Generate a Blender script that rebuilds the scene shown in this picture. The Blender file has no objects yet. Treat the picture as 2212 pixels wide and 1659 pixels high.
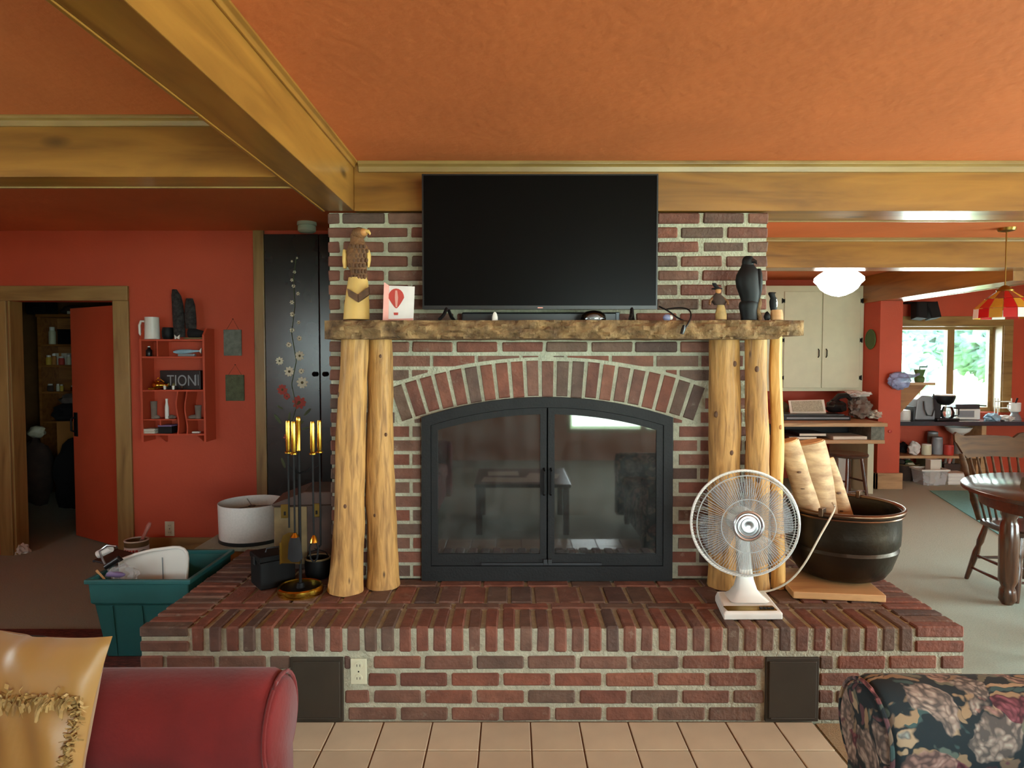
import bpy, bmesh, math, random
from mathutils import Vector, Matrix, noise
random.seed(7)
SC = bpy.context.scene
COL = SC.collection
PI = math.pi

# ------------------------------------------------------------------ camera
F, CX, CY, H = 1445.0, 1106.0, 829.5, 1.53
PITCH = math.atan(59.5 / F)
cam_d = bpy.data.cameras.new('camera')
cam_d.sensor_width = 36.0
cam_d.lens = F / 2212.0 * 36.0
cam_d.clip_end = 200
cam = bpy.data.objects.new('camera', cam_d)
COL.objects.link(cam)
cam.location = (0, 0, H)
cam.rotation_euler = (PI / 2 - PITCH, 0, 0)
SC.camera = cam

# ------------------------------------------------------------------ world, daylight, exposure
SC.view_settings.view_transform = 'Standard'
SC.view_settings.look = 'None'
SC.view_settings.gamma = 1.0
SC.view_settings.use_curve_mapping = False
SC.view_settings.exposure = 0.75
world = bpy.data.worlds.new('sky')
SC.world = world
world.use_nodes = True
wn = world.node_tree
wn.nodes.clear()
w_out = wn.nodes.new('ShaderNodeOutputWorld')
w_bg = wn.nodes.new('ShaderNodeBackground')
w_bg.inputs[0].default_value = (0.84, 0.95, 1.0, 1)      # bright overcast sky
w_bg.inputs[1].default_value = 7.0
wn.links.new(w_bg.outputs[0], w_out.inputs[0])


def window_light(name, loc, rot, sx, sy, power, col=(0.88, 1.0, 0.96)):
    l = bpy.data.lights.new(name, 'AREA')
    l.shape = 'RECTANGLE'
    l.size, l.size_y, l.energy, l.color = sx, sy, power, col
    o = bpy.data.objects.new(name, l)
    o.location, o.rotation_euler = loc, rot
    COL.objects.link(o)
    return o


# daylight entering by the windows: behind the camera (mirrored in the stove glass), on the right, on the left (it throws the
# wall shelf's shadow), rear left (mirrored in the black closet doors), and the kitchen window in view
window_light('daylight_rear_window_offscreen', (3.1, -3.62, 1.3), (PI / 2 + 0.3, 0, 0), 4.4, 1.7, 210)
window_light('daylight_right_window_offscreen', (7.6, 1.2, 1.2), (PI / 2 + 0.2, 0, PI / 2), 6.2, 2.0, 560)
window_light('daylight_left_window_offscreen', (-4.68, 1.2, 1.6), (PI / 2 - 0.15, 0, -PI / 2), 1.8, 1.2, 34)
window_light('daylight_rear_left_window_offscreen', (-3.75, -3.42, 1.55), (PI / 2, 0, 0), 1.0, 1.2, 14)
window_light('daylight_kitchen_window', (5.45, 9.0, 1.35), (-PI / 2, 0, 0), 1.2, 1.0, 60)


# ------------------------------------------------------------------ pixel helpers (photograph frame 2212 x 1659)
def ray(px, py):
    dx, dy = (px - CX) / F, (CY - py) / F
    return (dx, math.cos(PITCH) + dy * math.sin(PITCH), -math.sin(PITCH) + dy * math.cos(PITCH))


def aY(px, py, Y):
    v = ray(px, py)
    t = Y / v[1]
    return Vector((v[0] * t, Y, H + v[2] * t))


def aZ(px, py, z):
    v = ray(px, py)
    t = (z - H) / v[2]
    return Vector((v[0] * t, v[1] * t, z))


# ------------------------------------------------------------------ materials
def lin(c):
    return tuple(((v / 255) / 12.92 if v / 255 <= 0.04045 else ((v / 255 + 0.055) / 1.055) ** 2.4) for v in c) + (1.0,)


MATS = {}


def mat(name, rgb, rough=0.6, metal=0.0, var=0.12, scale=8.0, stretch=(1, 1, 1), bump=0.0, bscale=None, rgb2=None,
        rand=0.0, coat=0.0, alpha=1.0, spec=0.5, emit=None, estr=0.0, detail=4.0, sheen=0.0, trans=0.0):
    m = bpy.data.materials.new(name)
    m.use_nodes = True
    nt = m.node_tree
    N, L = nt.nodes, nt.links
    b = N['Principled BSDF']
    b.inputs['Roughness'].default_value = rough
    b.inputs['Metallic'].default_value = metal
    b.inputs['Specular IOR Level'].default_value = spec
    b.inputs['Coat Weight'].default_value = coat
    b.inputs['Coat Roughness'].default_value = 0.12
    b.inputs['Sheen Weight'].default_value = sheen
    b.inputs['Alpha'].default_value = alpha
    b.inputs['Transmission Weight'].default_value = trans
    c1 = lin(rgb)
    tc = N.new('ShaderNodeTexCoord')
    mp = N.new('ShaderNodeMapping')
    mp.inputs['Scale'].default_value = stretch
    L.new(tc.outputs['Object'], mp.inputs[0])
    nz = N.new('ShaderNodeTexNoise')
    nz.inputs['Scale'].default_value = scale
    nz.inputs['Detail'].default_value = detail
    L.new(mp.outputs[0], nz.inputs['Vector'])
    ramp = N.new('ShaderNodeValToRGB')
    ramp.color_ramp.elements[0].position = 0.3
    ramp.color_ramp.elements[1].position = 0.72
    ramp.color_ramp.elements[0].color = tuple(max(0, v * (1 - var)) for v in c1[:3]) + (1,) if rgb2 is None else lin(rgb2)
    ramp.color_ramp.elements[1].color = tuple(min(1, v * (1 + var)) for v in c1[:3]) + (1,) if rgb2 is None else c1
    L.new(nz.outputs['Fac'], ramp.inputs[0])
    out = ramp.outputs[0]
    if rand > 0:
        oi = N.new('ShaderNodeObjectInfo')
        hs = N.new('ShaderNodeHueSaturation')
        mr = N.new('ShaderNodeMapRange')
        mr.inputs['To Min'].default_value = 1 - rand
        mr.inputs['To Max'].default_value = 1 + rand
        L.new(oi.outputs['Random'], mr.inputs[0])
        L.new(mr.outputs[0], hs.inputs['Value'])
        L.new(out, hs.inputs['Color'])
        out = hs.outputs[0]
    L.new(out, b.inputs['Base Color'])
    if bump > 0:
        bn = N.new('ShaderNodeTexNoise')
        bn.inputs['Scale'].default_value = bscale or scale * 3
        bn.inputs['Detail'].default_value = 5
        L.new(mp.outputs[0], bn.inputs['Vector'])
        bp = N.new('ShaderNodeBump')
        bp.inputs['Strength'].default_value = bump
        bp.inputs['Distance'].default_value = 0.02
        L.new(bn.outputs['Fac'], bp.inputs['Height'])
        L.new(bp.outputs[0], b.inputs['Normal'])
    if emit is not None:
        b.inputs['Emission Color'].default_value = lin(emit)
        b.inputs['Emission Strength'].default_value = estr
    MATS[name] = m
    return m


def ramp_set(r, stops):
    e = r.color_ramp.elements
    while len(e) > 1:
        e.remove(e[-1])
    e[0].position, e[0].color = stops[0][0], lin(stops[0][1])
    for p, c in stops[1:]:
        k = e.new(p)
        k.color = lin(c)


def brick_mat():
    m = bpy.data.materials.new('brick_clay')
    m.use_nodes = True
    nt = m.node_tree
    N, L = nt.nodes, nt.links
    b = N['Principled BSDF']
    b.inputs['Roughness'].default_value = 0.75
    oi = N.new('ShaderNodeObjectInfo')
    r = N.new('ShaderNodeValToRGB')
    ramp_set(r, [(0, (112, 68, 54)), (0.25, (134, 78, 58)), (0.45, (122, 84, 68)), (0.65, (112, 86, 70)), (0.82, (88, 66, 58)), (1, (144, 90, 68))])
    L.new(oi.outputs['Random'], r.inputs[0])
    tc = N.new('ShaderNodeTexCoord')
    ad = N.new('ShaderNodeVectorMath')
    ad.operation = 'ADD'
    sc = N.new('ShaderNodeVectorMath')
    sc.operation = 'SCALE'
    L.new(oi.outputs['Location'], sc.inputs[0])
    sc.inputs['Scale'].default_value = 3.7
    L.new(tc.outputs['Object'], ad.inputs[0])
    L.new(sc.outputs[0], ad.inputs[1])
    n1 = N.new('ShaderNodeTexNoise')
    n1.inputs['Scale'].default_value = 16
    n1.inputs['Detail'].default_value = 6
    L.new(ad.outputs[0], n1.inputs['Vector'])
    mx = N.new('ShaderNodeMix')
    mx.data_type = 'RGBA'
    mx.blend_type = 'MULTIPLY'
    mx.inputs[0].default_value = 0.75
    rr = N.new('ShaderNodeValToRGB')
    ramp_set(rr, [(0.25, (165, 160, 158)), (0.7, (255, 255, 255))])
    L.new(n1.outputs['Fac'], rr.inputs[0])
    L.new(r.outputs[0], mx.inputs[6])
    L.new(rr.outputs[0], mx.inputs[7])
    # smears of pale mortar left on the clay
    n2 = N.new('ShaderNodeTexNoise')
    n2.inputs['Scale'].default_value = 13
    n2.inputs['Detail'].default_value = 8
    n2.inputs['Roughness'].default_value = 0.7
    ad2 = N.new('ShaderNodeVectorMath')
    ad2.operation = 'ADD'
    ad2.inputs[1].default_value = (31, 7, 3)
    L.new(ad.outputs[0], ad2.inputs[0])
    L.new(ad2.outputs[0], n2.inputs['Vector'])
    r2 = N.new('ShaderNodeValToRGB')
    r2.color_ramp.elements[0].position = 0.60
    r2.color_ramp.elements[1].position = 0.78
    L.new(n2.outputs['Fac'], r2.inputs[0])
    mx2 = N.new('ShaderNodeMix')
    mx2.data_type = 'RGBA'
    mul = N.new('ShaderNodeMath')
    mul.operation = 'MULTIPLY'
    mul.inputs[1].default_value = 0.6
    L.new(r2.outputs[0], mul.inputs[0])
    L.new(mul.outputs[0], mx2.inputs[0])
    L.new(mx.outputs[2], mx2.inputs[6])
    mx2.inputs[7].default_value = lin((170, 160, 140))
    L.new(mx2.outputs[2], b.inputs['Base Color'])
    bp = N.new('ShaderNodeBump')
    bp.inputs['Strength'].default_value = 0.5
    bp.inputs['Distance'].default_value = 0.01
    n3 = N.new('ShaderNodeTexNoise')
    n3.inputs['Scale'].default_value = 60
    n3.inputs['Detail'].default_value = 5
    L.new(ad.outputs[0], n3.inputs['Vector'])
    L.new(n3.outputs['Fac'], bp.inputs['Height'])
    L.new(bp.outputs[0], b.inputs['Normal'])
    MATS['brick_clay'] = m


def wood_mat(name, light, dark, axis='X', scale=3.0, rough=0.4, knots=True, coat=0.15, bump=0.06, rand=0.0):
    """grain running along one object axis, with knots"""
    m = bpy.data.materials.new(name)
    m.use_nodes = True
    nt = m.node_tree
    N, L = nt.nodes, nt.links
    b = N['Principled BSDF']
    b.inputs['Roughness'].default_value = rough
    b.inputs['Coat Weight'].default_value = coat
    b.inputs['Coat Roughness'].default_value = 0.15
    tc = N.new('ShaderNodeTexCoord')
    mp = N.new('ShaderNodeMapping')
    s = {'X': (0.12, 1, 1), 'Y': (1, 0.12, 1), 'Z': (1, 1, 0.12)}[axis]
    mp.inputs['Scale'].default_value = tuple(v * scale for v in s)
    L.new(tc.outputs['Object'], mp.inputs[0])
    n1 = N.new('ShaderNodeTexNoise')
    n1.inputs['Scale'].default_value = 5
    n1.inputs['Detail'].default_value = 6
    n1.inputs['Distortion'].default_value = 0.6
    L.new(mp.outputs[0], n1.inputs['Vector'])
    r = N.new('ShaderNodeValToRGB')
    mid = tuple((a * 0.6 + c * 0.4) for a, c in zip(light, dark))
    ramp_set(r, [(0.28, dark), (0.45, mid), (0.62, light), (0.8, mid)])
    L.new(n1.outputs['Fac'], r.inputs[0])
    out = r.outputs[0]
    if knots:
        v = N.new('ShaderNodeTexVoronoi')
        v.inputs['Scale'].default_value = 1.6
        mp2 = N.new('ShaderNodeMapping')
        s2 = {'X': (0.8, 2.2, 2.2), 'Y': (2.2, 0.8, 2.2), 'Z': (2.2, 2.2, 0.8)}[axis]
        mp2.inputs['Scale'].default_value = tuple(q * scale * 0.4 for q in s2)
        L.new(tc.outputs['Object'], mp2.inputs[0])
        L.new(mp2.outputs[0], v.inputs['Vector'])
        kr = N.new('ShaderNodeValToRGB')
        kr.color_ramp.elements[0].position = 0.03
        kr.color_ramp.elements[0].color = (1, 1, 1, 1)
        kr.color_ramp.elements[1].position = 0.10
        kr.color_ramp.elements[1].color = (0, 0, 0, 1)
        L.new(v.outputs['Distance'], kr.inputs[0])
        mx = N.new('ShaderNodeMix')
        mx.data_type = 'RGBA'
        L.new(kr.outputs[0], mx.inputs[0])
        L.new(out, mx.inputs[6])
        mx.inputs[7].default_value = lin(tuple(q * 0.7 for q in dark))
        out = mx.outputs[2]
    if rand:
        oi = N.new('ShaderNodeObjectInfo')
        hs = N.new('ShaderNodeHueSaturation')
        mr = N.new('ShaderNodeMapRange')
        mr.inputs['To Min'].default_value = 1 - rand
        mr.inputs['To Max'].default_value = 1 + rand
        L.new(oi.outputs['Random'], mr.inputs[0])
        L.new(mr.outputs[0], hs.inputs['Value'])
        L.new(out, hs.inputs['Color'])
        out = hs.outputs[0]
    L.new(out, b.inputs['Base Color'])
    if bump:
        bp = N.new('ShaderNodeBump')
        bp.inputs['Strength'].default_value = bump
        bp.inputs['Distance'].default_value = 0.02
        L.new(n1.outputs['Fac'], bp.inputs['Height'])
        L.new(bp.outputs[0], b.inputs['Normal'])
    MATS[name] = m


def pane_mat(name, tint=(1, 1, 1), gloss=0.12, rough=0.02, dust=0.0):
    """thin glass: mostly see-through, a share mirrored by the viewing angle (Fresnel)"""
    m = bpy.data.materials.new(name)
    m.use_nodes = True
    nt = m.node_tree
    N, L = nt.nodes, nt.links
    N.clear()
    o = N.new('ShaderNodeOutputMaterial')
    t = N.new('ShaderNodeBsdfTransparent')
    t.inputs[0].default_value = (*tint, 1)
    g = N.new('ShaderNodeBsdfGlossy')
    g.inputs['Roughness'].default_value = rough
    fr = N.new('ShaderNodeFresnel')
    fr.inputs['IOR'].default_value = 1.5
    ad = N.new('ShaderNodeMath')
    ad.operation = 'ADD'
    ad.use_clamp = True
    ad.inputs[1].default_value = gloss
    L.new(fr.outputs[0], ad.inputs[0])
    mx = N.new('ShaderNodeMixShader')
    L.new(ad.outputs[0], mx.inputs[0])
    L.new(t.outputs[0], mx.inputs[1])
    L.new(g.outputs[0], mx.inputs[2])
    out = mx.outputs[0]
    if dust:
        df = N.new('ShaderNodeBsdfDiffuse')
        df.inputs[0].default_value = (0.42, 0.46, 0.44, 1)
        nz = N.new('ShaderNodeTexNoise')
        nz.inputs['Scale'].default_value = 6
        mr = N.new('ShaderNodeMapRange')
        mr.inputs['From Min'].default_value = 0.35
        mr.inputs['From Max'].default_value = 0.7
        mr.inputs['To Min'].default_value = dust * 0.5
        mr.inputs['To Max'].default_value = dust * 1.5
        L.new(nz.outputs['Fac'], mr.inputs[0])
        m2 = N.new('ShaderNodeMixShader')
        L.new(mr.outputs[0], m2.inputs[0])
        L.new(out, m2.inputs[1])
        L.new(df.outputs[0], m2.inputs[2])
        out = m2.outputs[0]
    L.new(out, o.inputs[0])
    MATS[name] = m


def floral_mat():
    m = bpy.data.materials.new('floral_tapestry')
    m.use_nodes = True
    nt = m.node_tree
    N, L = nt.nodes, nt.links
    b = N['Principled BSDF']
    b.inputs['Roughness'].default_value = 0.9
    tc = N.new('ShaderNodeTexCoord')
    nz = N.new('ShaderNodeTexNoise')
    nz.inputs['Scale'].default_value = 9
    nz.inputs['Detail'].default_value = 3
    L.new(tc.outputs['Object'], nz.inputs['Vector'])
    mixv = N.new('ShaderNodeMix')
    mixv.data_type = 'VECTOR'
    mixv.inputs[0].default_value = 0.16
    L.new(tc.outputs['Object'], mixv.inputs[4])
    L.new(nz.outputs['Color'], mixv.inputs[5])
    # long leaves in two directions on the dark ground
    col = None
    for rot, sc_, seed_, stops in ((0.6, (14, 36, 14), 0.0, [(0, (150, 134, 108)), (0.3, (176, 160, 132)), (0.55, (92, 112, 104)), (0.8, (120, 108, 92))]),
                                  (-0.8, (12, 30, 18), 4.0, [(0, (104, 76, 82)), (0.35, (66, 96, 96)), (0.6, (160, 142, 112)), (0.85, (112, 120, 104))])):
        mp = N.new('ShaderNodeMapping')
        mp.inputs['Rotation'].default_value = (rot * 0.6, rot, rot)
        mp.inputs['Location'].default_value = (seed_, seed_ * 2, 0)
        mp.inputs['Scale'].default_value = sc_
        L.new(mixv.outputs[1], mp.inputs[0])
        vo = N.new('ShaderNodeTexVoronoi')
        vo.inputs['Scale'].default_value = 1.0
        L.new(mp.outputs[0], vo.inputs['Vector'])
        sp_ = N.new('ShaderNodeSeparateColor')
        L.new(vo.outputs['Color'], sp_.inputs[0])
        cr = N.new('ShaderNodeValToRGB')
        cr.color_ramp.interpolation = 'CONSTANT'
        ramp_set(cr, stops)
        L.new(sp_.outputs[0], cr.inputs[0])
        mk = N.new('ShaderNodeValToRGB')
        mk.color_ramp.elements[0].position, mk.color_ramp.elements[0].color = 0.34, (1, 1, 1, 1)
        mk.color_ramp.elements[1].position, mk.color_ramp.elements[1].color = 0.42, (0, 0, 0, 1)
        L.new(vo.outputs['Distance'], mk.inputs[0])
        mz = N.new('ShaderNodeMix')
        mz.data_type = 'RGBA'
        L.new(mk.outputs[0], mz.inputs[0])
        if col is None:
            mz.inputs[6].default_value = lin((34, 50, 56))
        else:
            L.new(col, mz.inputs[6])
        L.new(cr.outputs[0], mz.inputs[7])
        col = mz.outputs[2]
    # blossoms: large cells, petals by wave around the centre
    v2 = N.new('ShaderNodeTexVoronoi')
    v2.inputs['Scale'].default_value = 9.0
    L.new(mixv.outputs[1], v2.inputs['Vector'])
    pet = N.new('ShaderNodeTexVoronoi')
    pet.inputs['Scale'].default_value = 55
    L.new(mixv.outputs[1], pet.inputs['Vector'])
    sep = N.new('ShaderNodeSeparateColor')
    L.new(v2.outputs['Color'], sep.inputs[0])
    fc = N.new('ShaderNodeValToRGB')
    ramp_set(fc, [(0.0, (150, 92, 112)), (0.3, (186, 156, 150)), (0.5, (206, 200, 186)), (0.7, (150, 176, 174)), (1.0, (180, 122, 126))])
    L.new(sep.outputs[0], fc.inputs[0])
    pr = N.new('ShaderNodeValToRGB')
    ramp_set(pr, [(0.0, (255, 250, 244)), (0.35, (200, 180, 176)), (0.7, (70, 62, 70))])
    L.new(pet.outputs['Distance'], pr.inputs[0])
    mm = N.new('ShaderNodeMix')
    mm.data_type = 'RGBA'
    mm.blend_type = 'MULTIPLY'
    mm.inputs[0].default_value = 0.85
    L.new(fc.outputs[0], mm.inputs[6])
    L.new(pr.outputs[0], mm.inputs[7])
    msk = N.new('ShaderNodeValToRGB')
    msk.color_ramp.elements[0].position = 0.42
    msk.color_ramp.elements[0].color = (1, 1, 1, 1)
    msk.color_ramp.elements[1].position = 0.47
    msk.color_ramp.elements[1].color = (0, 0, 0, 1)
    L.new(v2.outputs['Distance'], msk.inputs[0])
    fin = N.new('ShaderNodeMix')
    fin.data_type = 'RGBA'
    L.new(msk.outputs[0], fin.inputs[0])
    L.new(col, fin.inputs[6])
    L.new(mm.outputs[2], fin.inputs[7])
    L.new(fin.outputs[2], b.inputs['Base Color'])
    MATS['floral_tapestry'] = m


brick_mat()
floral_mat()
mat('mortar', (172, 170, 148), 0.9, var=0.16, scale=30, bump=0.5, bscale=90)
mat('red_paint', (190, 74, 44), 0.6, var=0.06, scale=3, bump=0.08, bscale=60)
mat('ceiling_paint', (216, 118, 62), 0.75, var=0.08, scale=2.2, bump=0.12, bscale=22)
mat('rear_paint', (172, 120, 92), 0.8, var=0.05)
mat('carpet', (166, 176, 156), 0.95, var=0.14, scale=120, bump=0.6, bscale=300, sheen=0.2)
mat('tan_carpet', (158, 130, 92), 0.95, var=0.2, scale=160, bump=0.6, bscale=260)
mat('tile', (206, 192, 164), 0.38, var=0.1, scale=5, rand=0.05, coat=0.1)
mat('grout', (120, 92, 66), 0.9)
wood_mat('beam_x', (158, 108, 44), (112, 72, 26), 'X', 2.4, 0.34, coat=0.3)
wood_mat('beam_y', (158, 108, 44), (112, 72, 26), 'Y', 2.4, 0.34, coat=0.3)
wood_mat('trim_x', (158, 126, 72), (118, 88, 46), 'X', 3, 0.4, knots=False)
wood_mat('trim_z', (158, 126, 72), (118, 88, 46), 'Z', 3, 0.4, knots=False)
wood_mat('pine_z', (190, 142, 78), (120, 82, 40), 'Z', 9, 0.7, coat=0.04, bump=0.35)
wood_mat('pine_light', (224, 176, 100), (184, 128, 58), 'Z', 9, 0.65, coat=0.05, bump=0.2)
wood_mat('oak', (84, 56, 28), (54, 34, 16), 'X', 6, 0.85, knots=False, coat=0.0)
wood_mat('dark_oak', (74, 46, 30), (42, 24, 16), 'X', 6, 0.3, knots=False, coat=0.4)
wood_mat('dark_oak_z', (92, 54, 32), (52, 28, 16), 'Z', 6, 0.25, knots=False, coat=0.6)
wood_mat('desk_wood', (186, 148, 104), (146, 108, 70), 'X', 4, 0.45, knots=False)
wood_mat('shelf_wood', (160, 104, 48), (118, 70, 28), 'X', 4, 0.45, knots=False)
wood_mat('plank', (206, 160, 106), (172, 122, 74), 'X', 4, 0.6, knots=False)
mat('bark', (164, 130, 86), 0.9, var=0.5, scale=14, rgb2=(78, 56, 36), bump=1.0, bscale=30, detail=8)
mat('birch_bark', (214, 182, 138), 0.8, scale=9, stretch=(1, 1, 3.2), rgb2=(150, 116, 84), bump=0.5, bscale=16, detail=7)
mat('log_end', (206, 150, 96), 0.8, var=0.15, scale=30)
mat('black_iron', (12, 11, 11), 0.6, 0.0, spec=0.2, var=0.2, scale=12)
mat('stove_iron', (20, 20, 20), 0.6, 0.0, spec=0.3, var=0.2, scale=14, bump=0.1, bscale=90)
mat('black_plastic', (20, 20, 21), 0.35)
mat('screen', (10, 9, 9), 0.28, spec=0.07, var=0.05)
mat('white_plastic', (226, 224, 216), 0.35, var=0.03)
mat('cream_plastic', (206, 204, 176), 0.4, var=0.04)
mat('cabinet_white', (206, 206, 176), 0.5, var=0.04)
mat('white_cloth', (214, 210, 204), 0.9, var=0.06, scale=90)
mat('brass', (212, 172, 66), 0.18, 1.0, var=0.08)
mat('old_brass', (150, 122, 60), 0.35, 1.0, var=0.2)
mat('copper_dark', (54, 46, 36), 0.36, 0.75, var=0.4, scale=5, bump=0.25, bscale=12)
mat('copper_rim', (110, 84, 64), 0.3, 0.9, var=0.3, scale=6)
mat('chest_tan', (112, 92, 58), 0.6, var=0.35, scale=9)
mat('chest_brown', (66, 44, 34), 0.5, var=0.4, scale=9)
mat('teal_plastic', (36, 98, 98), 0.45, var=0.06)
mat('clear_plastic', (210, 212, 214), 0.25, alpha=0.35)
mat('smoke_plastic', (120, 122, 124), 0.2, alpha=0.5)
mat('grille_plastic', (190, 194, 192), 0.25, alpha=0.5)
mat('purple_plastic', (126, 106, 150), 0.5)
mat('red_velvet', (116, 26, 24), 0.9, var=0.25, scale=5, sheen=0.15, bump=0.1, bscale=60)
mat('gold_satin', (160, 118, 56), 0.42, var=0.1, scale=5, sheen=0.3)
mat('gold_fringe', (172, 140, 84), 0.6, var=0.25, scale=40)
mat('rug_red', (126, 66, 58), 0.95, scale=26, stretch=(1, 2.6, 1), rgb2=(66, 40, 38), bump=0.5, bscale=90)
mat('teal_rug', (110, 178, 180), 0.95, var=0.12, scale=60)
mat('slate', (112, 118, 108), 0.7, var=0.3, scale=26, bump=0.4)
mat('slate_green', (86, 92, 66), 0.7, var=0.3, scale=26, bump=0.4)
mat('dark_fur', (74, 70, 68), 0.9, var=0.6, scale=40, rgb2=(24, 22, 22), bump=0.8)
mat('green_paint', (74, 104, 52), 0.6)
mat('cabinet_black', (36, 38, 36), 0.22, var=0.2, scale=3, spec=0.6)
mat('petal_white', (246, 244, 216), 0.6)
mat('petal_red', (190, 78, 66), 0.6)
mat('leaf_paint', (84, 100, 62), 0.6)
mat('flower_eye', (88, 84, 44), 0.6)
mat('smoke_alarm', (186, 206, 184), 0.5)
mat('dark_cloth', (24, 22, 24), 0.95, var=0.3, scale=10)
mat('brown_cloth', (66, 50, 42), 0.95, var=0.3, scale=10)
mat('grey_cloth', (120, 108, 98), 0.95, var=0.2, scale=10)
mat('cardboard', (178, 118, 56), 0.8)
mat('yellow_paint', (206, 170, 60), 0.6)
mat('paper', (214, 206, 190), 0.8, var=0.05)
mat('newsprint', (168, 162, 140), 0.8, var=0.35, scale=60, stretch=(1, 5, 1))
mat('pink_card', (214, 150, 138), 0.7)
mat('card_white', (222, 214, 210), 0.7)
mat('balloon_red', (186, 62, 52), 0.6)
mat('eagle_brown', (116, 76, 42), 0.7, var=0.3, scale=30, bump=0.4)
mat('eagle_dark', (92, 60, 36), 0.7, var=0.3, scale=30)
mat('eagle_head', (190, 130, 74), 0.6)
mat('raw_yellow', (214, 172, 96), 0.6, var=0.1)
mat('raven_black', (16, 17, 19), 0.55, spec=0.25, var=0.3, scale=14)
mat('blue_cloth', (150, 186, 206), 0.8, var=0.2, scale=30)
mat('blue_bag', (150, 160, 200), 0.3, var=0.35, scale=18, alpha=0.8)
mat('steel', (190, 190, 192), 0.28, 1.0)
mat('dark_steel', (70, 72, 74), 0.35, 0.8)
mat('glass_red', (196, 24, 30), 0.15)
mat('glass_amber', (196, 140, 44), 0.15)
mat('glass_white', (232, 218, 208), 0.15)
mat('glass_brown', (140, 62, 44), 0.2)
mat('lamp_globe', (255, 252, 244), 0.3, emit=(255, 250, 238), estr=9.0)
mat('counter_dark', (44, 52, 60), 0.15, coat=0.5)
mat('grey_plastic', (134, 138, 142), 0.4)
mat('red_ceramic', (184, 60, 50), 0.35)
mat('vent_brown', (58, 50, 40), 0.5, 0.2)
mat('firebox', (12, 11, 10), 0.9)
mat('leaves', (146, 186, 172), 0.8, var=0.4, scale=6)
mat('grass', (150, 176, 110), 0.9, var=0.2, scale=4)
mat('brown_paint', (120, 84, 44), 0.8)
mat('rubber_cord', (200, 190, 170), 0.5)
mat('bottle_green', (52, 80, 50), 0.15)
mat('amber_jar', (150, 96, 40), 0.2)
pane_mat('window_pane', (0.97, 1.0, 1.0), 0.02)
pane_mat('stove_glass', (0.16, 0.17, 0.17), 0.10, 0.03, dust=0.05)
pane_mat('clear_glass', (0.92, 0.95, 0.95), 0.06, 0.03)


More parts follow.
